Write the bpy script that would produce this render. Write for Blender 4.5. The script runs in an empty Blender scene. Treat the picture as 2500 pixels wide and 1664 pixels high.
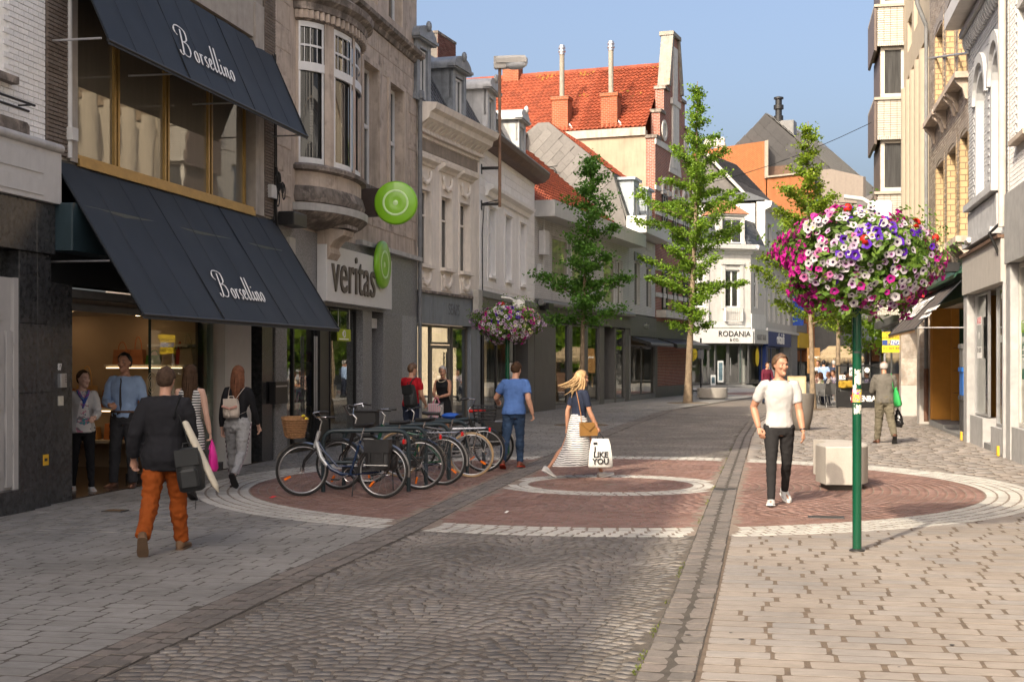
import bpy,bmesh,math,random
import numpy as np
from mathutils import Vector,Matrix,noise
R=math.radians
random.seed(7)
SC=bpy.context.scene
COL=SC.collection
# camera, sky, sun, exposure
F,CX,YH,H=3300.,1250.,882.,1.75
cam=bpy.data.cameras.new('camera');camo=bpy.data.objects.new('camera',cam);COL.objects.link(camo)
camo.location=(0,0,H);camo.rotation_euler=(R(90),0,0)
cam.sensor_width=36;cam.lens=F/2500*36;cam.shift_y=0.02;cam.clip_start=.1;cam.clip_end=3000
SC.camera=camo
SUN_AZ,SUN_EL=32.,36.
w=bpy.data.worlds.new('World');SC.world=w;w.use_nodes=True
nt=w.node_tree;bg=nt.nodes['Background']
sky=nt.nodes.new('ShaderNodeTexSky');sky.sky_type='NISHITA';sky.sun_disc=False
sky.sun_elevation=R(SUN_EL);sky.sun_rotation=R(180+SUN_AZ);sky.altitude=0
sky.air_density=0.8;sky.dust_density=8.5;sky.ozone_density=0.9
nt.links.new(sky.outputs[0],bg.inputs[0]);bg.inputs[1].default_value=.15
sl=bpy.data.lights.new('sun','SUN');sl.energy=3.0;sl.angle=R(.6);sl.color=(1,.88,.70)
so=bpy.data.objects.new('sun',sl);COL.objects.link(so)
LD=Vector((math.sin(R(SUN_AZ))*math.cos(R(SUN_EL)),math.cos(R(SUN_AZ))*math.cos(R(SUN_EL)),-math.sin(R(SUN_EL))))
so.rotation_euler=LD.to_track_quat('-Z','Y').to_euler();so.location=(-20,-30,40)
SC.view_settings.view_transform='Standard';SC.view_settings.look='None'
SC.view_settings.gamma=1;SC.view_settings.exposure=1.05;SC.view_settings.use_curve_mapping=False
SC.render.engine='CYCLES'
SC.cycles.max_bounces=8;SC.cycles.transparent_max_bounces=16
# helpers
def dep(y):return F*H/(y-YH)
def gp(px,py):
 d=dep(py);return Vector(((px-CX)/F*d,d,0))
def at(px,py,d):return Vector(((px-CX)/F*d,d,H+(YH-py)/F*d))
def lerp(a,b,t):return a+(b-a)*t
rnd=random.uniform
def tag(o,label=None,cat=None,group=None,kind=None):
 if label:o['label']=label
 if cat:o['category']=cat
 if group:o['group']=group
 if kind:o['kind']=kind
 return o
def thing(name,label,cat,loc=(0,0,0),rz=0.,group=None):
 o=bpy.data.objects.new(name,None);COL.objects.link(o)
 o.location=loc;o.rotation_euler=(0,0,rz);o.empty_display_size=.2
 return tag(o,label,cat,group)
def obj(name,me,parent=None,mw=None):
 o=bpy.data.objects.new(name,me);COL.objects.link(o)
 if parent is not None:o.parent=parent
 if mw is not None:o.matrix_local=mw
 return o
def set_mat(me,m):
 me.materials.clear()
 for k in(m if isinstance(m,(list,tuple))else[m]):me.materials.append(k)
class MB:
 """collects shapes; build() links them as one mesh object"""
 def __init__(s):s.v=[];s.f=[];s.mi=[];s.cur=0
 def add(s,vs,fs):
  o=len(s.v);s.v+=[tuple(v)for v in vs]
  for f in fs:s.f.append(tuple(i+o for i in f));s.mi.append(s.cur)
  return s
 def box(s,x0,x1,y0,y1,z0,z1,M=None):
  if x0>x1:x0,x1=x1,x0
  if y0>y1:y0,y1=y1,y0
  if z0>z1:z0,z1=z1,z0
  vs=[(x,y,z)for z in(z0,z1)for x,y in((x0,y0),(x1,y0),(x1,y1),(x0,y1))]
  if M is not None:vs=[M@Vector(v)for v in vs]
  return s.add(vs,[(3,2,1,0),(4,5,6,7),(0,1,5,4),(1,2,6,5),(2,3,7,6),(3,0,4,7)])
 def cbox(s,x0,x1,y0,y1,z0,z1,c=.01):
  """box with chamfered vertical and front edges"""
  a=[(x0+c,y0),(x1-c,y0),(x1,y0+c),(x1,y1),(x0,y1),(x0,y0+c)]
  return s.slab(a,z0,z1,c)
 def slab(s,pts,z0,z1,ch=0):
  n=len(pts)
  if not ch:
   vs=[(x,y,z0)for x,y in pts]+[(x,y,z1)for x,y in pts]
   fs=[tuple(range(n))[::-1],tuple(range(n,2*n))]+[(i,(i+1)%n,(i+1)%n+n,i+n)for i in range(n)]
   return s.add(vs,fs)
  mx=sum(p[0]for p in pts)/n;my=sum(p[1]for p in pts)/n
  def ins(p):
   dx,dy=mx-p[0],my-p[1];l=math.hypot(dx,dy)or 1
   return(p[0]+dx/l*ch,p[1]+dy/l*ch)
  q=[ins(p)for p in pts]
  vs=[(x,y,z0)for x,y in pts]+[(x,y,z1-ch)for x,y in pts]+[(x,y,z1)for x,y in q]
  fs=[tuple(range(n))[::-1],tuple(range(2*n,3*n))]
  for r in(0,1):fs+=[(i+r*n,(i+1)%n+r*n,(i+1)%n+(r+1)*n,i+(r+1)*n)for i in range(n)]
  return s.add(vs,fs)
 def prism(s,pts,y0,y1):
  """polygon in x,z (counter-clockwise seen from -y) pushed from y0 to y1"""
  n=len(pts)
  vs=[(x,y0,z)for x,z in pts]+[(x,y1,z)for x,z in pts]
  fs=[tuple(range(n)),tuple(range(n,2*n))[::-1]]+[((i+1)%n,i,i+n,(i+1)%n+n)for i in range(n)]
  return s.add(vs,fs)
 def prism_x(s,pts,x0,x1):
  """polygon in y,z pushed along x"""
  n=len(pts)
  vs=[(x0,y,z)for y,z in pts]+[(x1,y,z)for y,z in pts]
  fs=[tuple(range(n))[::-1],tuple(range(n,2*n))]+[(i,(i+1)%n,(i+1)%n+n,i+n)for i in range(n)]
  return s.add(vs,fs)
 def quad(s,*p):return s.add(p,[tuple(range(len(p)))])
 def tube(s,path,r,n=8,cap=True,flat=1.):
  P=[Vector(p)for p in path];k=len(P)
  rs=r if isinstance(r,(list,tuple))else[r]*k
  t0=(P[1]-P[0]).normalized()
  a=t0.cross(Vector((0,0,1))if abs(t0.z)<.9 else Vector((1,0,0))).normalized()
  vs=[]
  for i in range(k):
   t=((P[i]-P[i-1]).normalized()if i else t0)
   if i<k-1:t=(t+(P[i+1]-P[i]).normalized()).normalized()
   a=(a-t*a.dot(t))
   a=a.normalized()if a.length>1e-6 else t.orthogonal().normalized()
   b=t.cross(a)
   for j in range(n):
    an=2*math.pi*j/n
    vs.append(P[i]+a*math.cos(an)*rs[i]+b*math.sin(an)*rs[i]*flat)
  fs=[(i*n+j,i*n+(j+1)%n,(i+1)*n+(j+1)%n,(i+1)*n+j)for i in range(k-1)for j in range(n)]
  if cap:fs+=[tuple(range(n))[::-1],tuple(range((k-1)*n,k*n))]
  return s.add(vs,fs)
 def lathe(s,prof,n=24,c=(0,0,0),cap=True,sx=1.,sy=1.):
  vs=[]
  for r,z in prof:
   for j in range(n):
    an=2*math.pi*j/n;vs.append((c[0]+r*math.cos(an)*sx,c[1]+r*math.sin(an)*sy,c[2]+z))
  k=len(prof)
  fs=[(i*n+j,i*n+(j+1)%n,(i+1)*n+(j+1)%n,(i+1)*n+j)for i in range(k-1)for j in range(n)]
  if cap:fs+=[tuple(range(n))[::-1],tuple(range((k-1)*n,k*n))]
  return s.add(vs,fs)
 def ball(s,c,r,nu=12,nv=8,M=None):
  if not isinstance(r,(list,tuple)):r=(r,r,r)
  vs=[(0,0,-1)]+[(math.cos(2*math.pi*j/nu)*math.cos(-math.pi/2+math.pi*i/nv),math.sin(2*math.pi*j/nu)*math.cos(-math.pi/2+math.pi*i/nv),math.sin(-math.pi/2+math.pi*i/nv))for i in range(1,nv)for j in range(nu)]+[(0,0,1)]
  fs=[(0,1+(j+1)%nu,1+j)for j in range(nu)]
  for i in range(nv-2):fs+=[(1+i*nu+j,1+i*nu+(j+1)%nu,1+(i+1)*nu+(j+1)%nu,1+(i+1)*nu+j)for j in range(nu)]
  L=len(vs)-1
  fs+=[(L,1+(nv-2)*nu+j,1+(nv-2)*nu+(j+1)%nu)for j in range(nu)]
  vv=[Vector((v[0]*r[0],v[1]*r[1],v[2]*r[2]))for v in vs]
  if M is not None:vv=[M@v for v in vv]
  return s.add([v+Vector(c)for v in vv],fs)
 def torus(s,c,Rr,r,axis='y',n=40,m=8):
  vs=[]
  for i in range(n):
   a=2*math.pi*i/n
   for j in range(m):
    b=2*math.pi*j/m;q=Rr+r*math.cos(b)
    p=(q*math.cos(a),r*math.sin(b),q*math.sin(a))if axis=='y' else((r*math.sin(b),q*math.cos(a),q*math.sin(a))if axis=='x' else(q*math.cos(a),q*math.sin(a),r*math.sin(b)))
    vs.append((c[0]+p[0],c[1]+p[1],c[2]+p[2]))
  fs=[(i*m+j,((i+1)%n)*m+j,((i+1)%n)*m+(j+1)%m,i*m+(j+1)%m)for i in range(n)for j in range(m)]
  return s.add(vs,fs)
 def mesh(s,name,mat,smooth=0):
  me=bpy.data.meshes.new(name);me.from_pydata(s.v,[],s.f);set_mat(me,mat)
  if isinstance(mat,(list,tuple)):me.polygons.foreach_set('material_index',s.mi)
  if smooth:
   me.polygons.foreach_set('use_smooth',[True]*len(me.polygons))
   if smooth<170:me.set_sharp_from_angle(angle=R(smooth))
  me.update();return me
 def build(s,name,mat,parent=None,smooth=0,mw=None):
  return obj(name,s.mesh(name,mat,smooth),parent,mw)
def np_mesh(name,uv,uf,mats,mat,smooth=0):
 """one mesh of many transformed copies of a small unit shape"""
 uv=np.array(uv);k=len(uv);A=np.array([np.array(m)for m in mats])
 V=np.einsum('mij,kj->mki',A[:,:3,:3],uv)+A[:,None,:3,3]
 m=len(A);V=V.reshape(-1,3)
 ls=np.concatenate([np.array(f)for f in uf]);tot=np.array([len(f)for f in uf])
 L=(ls[None,:]+(np.arange(m)*k)[:,None]).ravel();T=np.tile(tot,m);S=np.concatenate([[0],np.cumsum(T)[:-1]])
 me=bpy.data.meshes.new(name)
 me.vertices.add(len(V));me.vertices.foreach_set('co',V.astype(np.float32).ravel())
 me.loops.add(len(L));me.loops.foreach_set('vertex_index',L.astype(np.int32))
 me.polygons.add(len(T));me.polygons.foreach_set('loop_start',S.astype(np.int32));me.polygons.foreach_set('loop_total',T.astype(np.int32))
 if smooth:me.polygons.foreach_set('use_smooth',[True]*len(T))
 me.update(calc_edges=True);me.validate();set_mat(me,mat);return me
def lay(parent,name,stuff_name,units,mats,mat,keep=300,label=None):
 """pieces: the first `keep` become objects that share mesh data, the rest one part of kind stuff"""
 ms=[]
 for(uv,uf)in units:
  b=MB();b.add(uv,uf);ms.append(b.mesh(name,mat))
 for i,m in enumerate(mats[:keep]):
  o=obj(name,ms[i%len(ms)],parent,m)
 rest=mats[keep:]
 if rest:
  n=len(units)
  if n==1 or len(rest)<200:
   o=obj(stuff_name,np_mesh(stuff_name,units[0][0],units[0][1],rest,mat),parent);o['kind']='stuff'
  else:
   k=len(units[0][0]);V=[];mm=[]
   big_v=[];
   grp=[rest[i::n]for i in range(n)]
   mes=[np_mesh(stuff_name,units[i][0],units[i][1],grp[i],mat)for i in range(n)if grp[i]]
   bm=bmesh.new()
   for q in mes:bm.from_mesh(q);bpy.data.meshes.remove(q)
   me=bpy.data.meshes.new(stuff_name);bm.to_mesh(me);bm.free();set_mat(me,mat)
   o=obj(stuff_name,me,parent);o['kind']='stuff'
def TRS(loc,rz=0.,s=(1,1,1),rx=0.,ry=0.):
 M=Matrix.Translation(Vector(loc))@Matrix.Rotation(rz,4,'Z')
 if ry:M=M@Matrix.Rotation(ry,4,'Y')
 if rx:M=M@Matrix.Rotation(rx,4,'X')
 return M@Matrix.Diagonal((s[0],s[1],s[2],1))
# materials
MATS={}
class NB:
 def __init__(s,name):
  s.m=bpy.data.materials.new(name);s.m.use_nodes=True;s.t=s.m.node_tree;s.t.nodes.clear()
  s.out=s.t.nodes.new('ShaderNodeOutputMaterial')
 def n(s,typ,ins=None,**kw):
  nd=s.t.nodes.new('ShaderNode'+typ)
  for k,v in kw.items():setattr(nd,k,v)
  for k,v in(ins or{}).items():
   if hasattr(v,'is_output'):s.t.links.new(v,nd.inputs[k])
   else:nd.inputs[k].default_value=v
  return nd
 def math(s,op,a,b=0.,c=0.):return s.n('Math',{0:a,1:b,2:c},operation=op).outputs[0]
 def scale(s,col,f):
  if isinstance(col,tuple):col=col[:3]
  return s.n('VectorMath',{0:col,'Scale':f},operation='SCALE').outputs[0]
 def mix(s,f,a,b):
  nd=s.n('Mix',data_type='RGBA');
  for k,v in((0,f),(6,a),(7,b)):
   if hasattr(v,'is_output'):s.t.links.new(v,nd.inputs[k])
   else:nd.inputs[k].default_value=v
  return nd.outputs[2]
 def rng(s,v,a,b,c,d):return s.n('MapRange',{0:v,1:a,2:b,3:c,4:d}).outputs[0]
 def coord(s,sc=(1,1,1),rot=None):
  tc=s.n('TexCoord').outputs['Object']
  rn=s.n('ObjectInfo').outputs['Random']
  off=s.n('VectorMath',{0:(17.3,9.1,5.7),'Scale':rn},operation='SCALE').outputs[0]
  return s.n('VectorMath',{0:s.n('VectorMath',{0:tc,1:sc},operation='MULTIPLY').outputs[0],1:off},operation='ADD').outputs[0]
 def noise(s,vec,scale,detail=4.,rough=.6):return s.n('TexNoise',{'Vector':vec,'Scale':scale,'Detail':detail,'Roughness':rough}).outputs['Fac']
 def piece(s):
  a=s.n('ObjectInfo').outputs['Random'];b=s.n('NewGeometry').outputs['Random Per Island']
  return s.math('FRACT',s.math('ADD',a,b))
 def done(s,sh):s.t.links.new(sh,s.out.inputs[0]);return s.m
def c4(c):return(c[0],c[1],c[2],1)
def M(name,col,rough=.65,var=.15,ns=5.,bump=0.,bs=60.,metal=0.,spec=.4,rv=0.,streak=0.,col2=None,c2s=3.,c2lo=.5,c2hi=.62,coat=0.,fine=0.,piece2=None,sheen=0.,world=0.):
 if name in MATS:return MATS[name]
 b=NB(name);co=b.coord()
 c=c4(col)
 if col2 is not None:c=b.mix(b.rng(b.noise(co,c2s,6,.65),c2lo,c2hi,0,1),c,c4(col2))
 if piece2 is not None:c=b.mix(b.math('POWER',b.piece(),1.5),c,c4(piece2))
 f=b.rng(b.noise(co,ns,5),.3,.7,1-var,1+var);c=b.scale(c,f)
 if fine:c=b.scale(c,b.rng(b.noise(co,160,2),.3,.7,1-fine,1+fine))
 if rv:c=b.scale(c,b.rng(b.piece(),0,1,1-rv,1+rv))
 if world:c=b.scale(c,b.rng(b.noise(b.n('NewGeometry').outputs['Position'],.7,6,.62),.34,.66,1-world,1+world))
 if streak:
  st=b.noise(b.coord((2.2,2.2,.22)),2.2,6,.7);c=b.scale(c,b.rng(st,.48,.72,1,1-streak))
 ins={'Base Color':c,'Roughness':rough,'Metallic':metal,'Specular IOR Level':spec}
 if coat:ins['Coat Weight']=coat
 if sheen:ins['Sheen Weight']=sheen
 if bump:
  ins['Normal']=b.n('Bump',{'Height':b.noise(co,bs,4),'Strength':bump,'Distance':.01}).outputs[0]
 MATS[name]=b.done(b.n('BsdfPrincipled',ins).outputs[0]);return MATS[name]
def M_brick(name,c1,c2,mort,bw=.22,bh=.065,var=.2,rough=.8,streak=.2,mw=.012):
 if name in MATS:return MATS[name]
 b=NB(name);tc=b.n('TexCoord').outputs['Object'];sp=b.n('SeparateXYZ',{0:tc})
 v=b.n('CombineXYZ',{0:b.math('ADD',sp.outputs[0],sp.outputs[1]),1:sp.outputs[2]}).outputs[0]
 br=b.n('TexBrick',{'Vector':v,'Color1':c4(c1),'Color2':c4(c2),'Mortar':c4(mort),'Scale':1.,'Mortar Size':mw,'Brick Width':bw,'Row Height':bh,'Bias':0.,'Mortar Smooth':.2})
 c=b.scale(br.outputs[0],b.rng(b.noise(tc,3,5),.3,.7,1-var,1+var))
 if streak:c=b.scale(c,b.rng(b.noise(b.coord((1.5,1.5,.2)),2,5),.48,.75,1,1-streak))
 bp=b.n('Bump',{'Height':br.outputs[1],'Strength':.5,'Distance':-.01}).outputs[0]
 MATS[name]=b.done(b.n('BsdfPrincipled',{'Base Color':c,'Roughness':rough,'Normal':bp,'Specular IOR Level':.2}).outputs[0]);return MATS[name]
def M_glass(name,tint=(.8,.86,.84),ior=1.75,dark=None,fold=.3):
 """dark: colour of an unlit room or blind right behind the pane (no see-through); else a clear pane"""
 if name in MATS:return MATS[name]
 b=NB(name);co=b.coord()
 bp=b.n('Bump',{'Height':b.noise(co,1.6,2),'Strength':.03,'Distance':.03}).outputs[0]
 fr=b.n('Fresnel',{'IOR':ior,'Normal':bp}).outputs[0]
 gl=b.n('BsdfGlossy',{'Color':(.95,.97,.96,1),'Roughness':.015,'Normal':bp}).outputs[0]
 if dark is None:ba=b.n('BsdfTransparent',{'Color':c4(tint)}).outputs[0]
 else:ba=b.n('BsdfDiffuse',{'Color':b.scale(c4(dark),b.rng(b.noise(b.coord((6,6,.5)),2,3),.3,.7,1-fold,1+fold))}).outputs[0]
 MATS[name]=b.done(b.n('MixShader',{0:fr,1:ba,2:gl}).outputs[0]);return MATS[name]
def M_emit(name,col,st):
 if name in MATS:return MATS[name]
 b=NB(name);MATS[name]=b.done(b.n('Emission',{'Color':c4(col),'Strength':st}).outputs[0]);return MATS[name]
def M_leaf(name,c1,c2,trans=.35):
 if name in MATS:return MATS[name]
 b=NB(name);g=b.n('NewGeometry').outputs['Random Per Island'];co=b.coord()
 c=b.mix(g,c4(c1),c4(c2));c=b.scale(c,b.rng(b.noise(co,1.2,3),.3,.7,.7,1.3))
 p=b.n('BsdfPrincipled',{'Base Color':c,'Roughness':.5,'Specular IOR Level':.3}).outputs[0]
 t=b.n('BsdfTranslucent',{'Color':b.scale(c,1.5)}).outputs[0]
 MATS[name]=b.done(b.n('MixShader',{0:trans,1:p,2:t}).outputs[0]);return MATS[name]
def M_stripe(name,c1,c2,freq,axis=2,duty=.5,wob=.01,rough=.8):
 if name in MATS:return MATS[name]
 b=NB(name);tc=b.n('TexCoord').outputs['Object'];sp=b.n('SeparateXYZ',{0:tc})
 v=b.math('ADD',sp.outputs[axis],b.math('MULTIPLY',b.noise(tc,5,2),wob))
 f=b.math('GREATER_THAN',b.math('FRACT',b.math('MULTIPLY',v,freq)),duty)
 MATS[name]=b.done(b.n('BsdfPrincipled',{'Base Color':b.mix(f,c4(c1),c4(c2)),'Roughness':rough,'Specular IOR Level':.2}).outputs[0]);return MATS[name]
def M_print(name,base,cols,scale=9.,thr=.5):
 """cloth with a printed pattern of coloured patches"""
 if name in MATS:return MATS[name]
 b=NB(name);tc=b.n('TexCoord').outputs['Object']
 vo=b.n('TexVoronoi',{'Vector':b.n('VectorMath',{0:tc,1:b.n('TexNoise',{'Vector':tc,'Scale':7.}).outputs['Color']},operation='ADD').outputs[0],'Scale':scale})
 r=b.n('SeparateColor',{0:vo.outputs['Color']})
 c=c4(base)
 for i,k in enumerate(cols):c=b.mix(b.math('GREATER_THAN',b.math('FRACT',b.math('ADD',r.outputs[i%3],.37*i)),thr),c,c4(k))
 m=b.math('GREATER_THAN',b.noise(tc,6,3),.5)
 MATS[name]=b.done(b.n('BsdfPrincipled',{'Base Color':b.mix(m,c4(base),c),'Roughness':.75}).outputs[0]);return MATS[name]
def text(s,name,size,mat,parent,loc=None,rot=(R(90),0,0),ext=.008,sx=1.,align='CENTER',shear=0.,mw=None,off=0.,sp=1.):
 cu=bpy.data.curves.new(name,'FONT');cu.body=s;cu.size=size;cu.extrude=ext;cu.align_x=align;cu.align_y='CENTER';cu.shear=shear;cu.offset=off;cu.space_character=sp
 cu.resolution_u=3
 o=bpy.data.objects.new(name,cu);TEXTS.append((o,mat,parent,loc,rot,sx,mw));COL.objects.link(o)
TEXTS=[]
def finish_texts():
 dg=bpy.context.evaluated_depsgraph_get()
 for o,mat,parent,loc,rot,sx,mw in TEXTS:
  me=bpy.data.meshes.new_from_object(o.evaluated_get(dg));set_mat(me,mat);nm=o.name.split('.')[0]
  bpy.data.objects.remove(o)
  p=obj(nm,me,parent)
  if mw is not None:p.matrix_local=mw
  else:
   p.location=loc;p.rotation_euler=rot;p.scale=(sx,1,1)
# ground: beds, setts, pavers, white rings
def interp(tab,d):
 if d<=tab[0][0]:a,b=tab[0],tab[1]
 elif d>=tab[-1][0]:a,b=tab[-2],tab[-1]
 else:
  for a,b in zip(tab,tab[1:]):
   if a[0]<=d<=b[0]:break
 return a[1]+(b[1]-a[1])*(d-a[0])/(b[0]-a[0])
T_LS=[(0,-3.95),(7.385,-2.48),(14,-1.16),(17.9,-.50),(20.3,-.05),(23.5,.55),(31.2,1.95),(36.9,3.1),(47.5,5.4),(54,7.6),(65.6,11.6),(80,17.)]
T_RG=[(0,-.75),(7.385,.66),(10.28,1.227),(13.43,1.81),(18.16,2.69),(23.96,3.8),(31.4,5.23),(38.8,6.77),(43.1,7.87),(55,11.3),(70,16.5),(85,23)]
T_LF=[(-20,-12.66),(33.8,-2.40),(38.5,-.93),(47,.78),(60,5.2),(65.6,6.95),(73,9.73),(84,14)]
T_RF=[(-20,.24),(45,13.05),(60,20),(80,33)]
LSW,RGW=.19,.335
xls=lambda d:interp(T_LS,d)
xrg=lambda d:interp(T_RG,d)
xlf=lambda d:interp(T_LF,d)
xrf=lambda d:interp(T_RF,d)
RC=Vector((1.4,19.25));RO,RI,SO,SI=5.68,5.1,1.52,1.06
SA=R(10.8);sv=Vector((math.sin(SA),math.cos(SA)));tv=Vector((math.cos(SA),-math.sin(SA)))
STZ=-SA
gm_bed=M('bed_sand',(.12,.09,.066),rough=.9,var=.3,ns=8,bump=.4,bs=120,fine=.3)
gm_dark=M('bed_dark',(.07,.06,.05),rough=.9,var=.35,ns=5,bump=.4,bs=100,fine=.3)
gm_bedr=M('bed_road',(.10,.085,.07),rough=.9,var=.4,ns=3,bump=.5,bs=90,fine=.35)
gm_paver=M('granite_paver',(.272,.234,.2),rough=.72,var=.12,ns=3,rv=.12,fine=.26,bump=.05,bs=60,piece2=(.205,.19,.178),spec=.3,world=.14)
gm_paverL=M('granite_paver_grey',(.235,.224,.208),rough=.7,var=.14,ns=3,rv=.2,fine=.22,bump=.05,bs=60,piece2=(.175,.168,.158),spec=.35,world=.2)
gm_cob=M('porphyry_sett',(.172,.15,.129),rough=.62,var=.25,ns=1.1,rv=.17,fine=.3,bump=.3,bs=90,piece2=(.15,.139,.127),spec=.4,world=.22)
gm_red=M('red_sett',(.22,.125,.098),rough=.65,var=.16,ns=1.5,rv=.24,fine=.2,bump=.5,bs=70,piece2=(.175,.112,.096),spec=.35,world=.14)
gm_white=M('white_sett',(.41,.395,.36),rough=.6,var=.12,ns=3,rv=.14,fine=.18,bump=.35,bs=80,world=.1)
gm_blue=M('bluestone',(.165,.146,.128),rough=.6,var=.18,ns=4,rv=.28,fine=.15,bump=.3,bs=80,piece2=(.14,.118,.102),world=.15)
gm_far=M('road_far',(.165,.142,.12),rough=.7,var=.25,ns=1.5,fine=.3,bump=.6,bs=25)
def stone_unit(seed,cut=.1,jit=.03,top=.98):
 r=random.Random(seed);P=[]
 for cx,cy in((-.5,-.5),(.5,-.5),(.5,.5),(-.5,.5)):
  a=cut*r.uniform(.4,1.5);bq=cut*r.uniform(.4,1.5);sx,sy=(1 if cx<0 else-1),(1 if cy<0 else-1)
  p1=(cx,cy+sy*a);p2=(cx+sx*bq*.5,cy)
  P+=[p1,p2]if cx*cy>0 else[p2,p1]
 P=[(x+r.uniform(-jit,0)*(1 if x>0 else-1)*.6,y+r.uniform(-jit,0)*(1 if y>0 else-1)*.6)for x,y in P]
 n=len(P)
 v=[(x,y,-1.)for x,y in P]+[(x,y,-.1)for x,y in P]+[(x*top,y,0.)for x,y in P]
 f=[tuple(range(2*n,3*n))]+[(i+k*n,(i+1)%n+k*n,(i+1)%n+(k+1)*n,i+(k+1)*n)for k in(0,1)for i in range(n)]
 return v,f
def sett_unit(seed,top=.975):
 r=random.Random(seed);q=[(-.5,-.5),(.5,-.5),(.5,.5),(-.5,.5)]
 q=[(x+r.uniform(-.05,.05),y+r.uniform(-.05,.05))for x,y in q]
 v=[(x,y,-1.)for x,y in q]+[(x*1.,y*1.,-.14)for x,y in q]+[(x*(top+r.uniform(-.03,.03)),y*(top+r.uniform(-.03,.03)),r.uniform(-.016,.016))for x,y in q]
 f=[(8,9,10,11)]+[(i+k*4,(i+1)%4+k*4,(i+1)%4+(k+1)*4,i+(k+1)*4)for k in(0,1)for i in range(4)]
 return v,f
PU=[stone_unit(i)for i in range(6)];CU=[sett_unit(i+20)for i in range(6)];WU=[sett_unit(i+40,.88)for i in range(4)]
def near(ms):ms.sort(key=lambda m:m.translation.length+(1000 if abs(m.translation.x)>.38*m.translation.y+.15 else 0));return ms
def strip(name,fa,fb,d0,d1,z,mat,n=60):
 b=MB();vs=[]
 for i in range(n+1):
  d=lerp(d0,d1,i/n);vs+=[(fa(d),d,z),(fb(d),d,z)]
 b.add(vs,[(2*i,2*i+1,2*i+3,2*i+2)for i in range(n)])
 return tag(b.build(name,mat),kind='structure')
gb=MB();gb.quad((-900,-400,-.12),(900,-400,-.12),(900,1600,-.12),(-900,1600,-.12))
tag(gb.build('ground',M('far_ground',(.22,.2,.18),rough=.9)),kind='structure')
pavL=strip('pavement',lambda d:xlf(d)-.6,lambda d:xls(d)-LSW,-14,84,-.0016,gm_dark)
road=strip('road',lambda d:xls(d)+LSW,xrg,-14,84,-.0022,gm_bedr)
pavR=strip('pavement',lambda d:xrg(d)+RGW,lambda d:xrf(d)+.8,-14,84,-.0012,gm_bed)
gutL=strip('gutter',lambda d:xls(d)-LSW,lambda d:xls(d)+LSW,-14,84,.0022,gm_dark,90)
gutR=strip('gutter',xrg,lambda d:xrg(d)+RGW,-14,84,.0018,gm_dark,90)
ring=MB();n=72
ring.add([(RC.x,RC.y,.0014)]+[(RC.x+RO*math.cos(2*math.pi*i/n),RC.y+RO*math.sin(2*math.pi*i/n),.0014)for i in range(n)],[(0,1+i,1+(i+1)%n)for i in range(n)])
ring=tag(ring.build('paved_circle',M('bed_red',(.20,.16,.13),rough=.9,var=.25,ns=9,fine=.3)),kind='structure')
strip('far_road',lambda d:xls(d)+LSW,xrg,46,84,.0,gm_far)
strip('far_pavement',lambda d:xlf(d)-.4,lambda d:xls(d)-LSW,50,84,.0,M('paver_far',(.26,.245,.225),rough=.7,var=.15,ns=2,fine=.25))
strip('far_pavement',lambda d:xrg(d)+RGW,lambda d:xrf(d)+.5,52,84,.0,MATS['paver_far'])
sq=MB();sq.quad((-10,83.5,-.004),(90,83.5,-.004),(130,260,-.004),(-10,260,-.004));tag(sq.build('square',MATS['paver_far']),kind='structure')
rc2=MB();rc2.lathe([(0.01,.004),(5.2,.004)],40,(16.3,73.,0),cap=False);tag(rc2.build('paved_circle',M('red_far',(.18,.105,.085),rough=.7,var=.2)),kind='structure')
rc3=MB();rc3.lathe([(5.2,.004),(5.8,.004)],40,(16.3,73.,0),cap=False);rc3.lathe([(1.1,.008),(1.6,.008)],30,(16.3,73.,0),cap=False);tag(rc3.build('white_ring',gm_white),kind='structure')
inring=lambda x,y,r=RO-.05:(Vector((x,y))-RC).length<r
def zone(x,d):
 a=xls(d)
 if abs(x-a)<LSW:return 'gl'
 g=xrg(d)
 if g<x<g+RGW:return 'gr'
 return 'pl' if x<a else('road' if x<g else 'pr')
ms=[]
row=.195
k0=int(3/row)
for k in range(k0,int(54/row)):
 s=k*row
 t=-2.
 for _ in range(200):
  p=sv*s+tv*t
  if p.x>xrg(p.y)+RGW:break
  t+=.03
 first=True
 while True:
  L=rnd(.26,.44)if not first else rnd(.15,.42)
  first=False;gap=rnd(.012,.03)
  p=sv*s+tv*(t+L/2)
  if p.x>xrf(p.y)+.1:break
  t+=L+gap
  if p.y<6 or inring(p.x,p.y)or p.x>.40*p.y+3:continue
  ms.append(TRS((p.x,p.y,rnd(-.0006,.0012)),STZ+rnd(-.010,.010),(L,row-rnd(.013,.02),.05),rnd(-.003,.003),rnd(-.003,.003)))
lay(pavR,'paver','pavers_beyond',PU,near(ms),gm_paver)
ms=[];row=.17
for k in range(int(3/row),int(56/row)):
 s=k*row;t=-9.-rnd(0,.3)
 while True:
  L=rnd(.22,.36);q=sv*s+tv*t;room=xls(q.y)-LSW-q.x
  if room<.05:break
  L=min(L,room if room-L>.12 else max(L if room>L else room,.06));p=sv*s+tv*(t+L/2);t+=L+rnd(.006,.014)
  if p.x<xlf(p.y)-.35 or p.y<6 or inring(p.x,p.y)or p.x<-.40*p.y-3:continue
  ms.append(TRS((p.x,p.y,rnd(-.001,.0012)),STZ+rnd(-.01,.01),(L,row-rnd(.008,.014),.05),rnd(-.003,.003),rnd(-.003,.003)))
lay(pavL,'paver','pavers_beyond',PU,near(ms),gm_paverL)
ms=[];pt=.102
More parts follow.
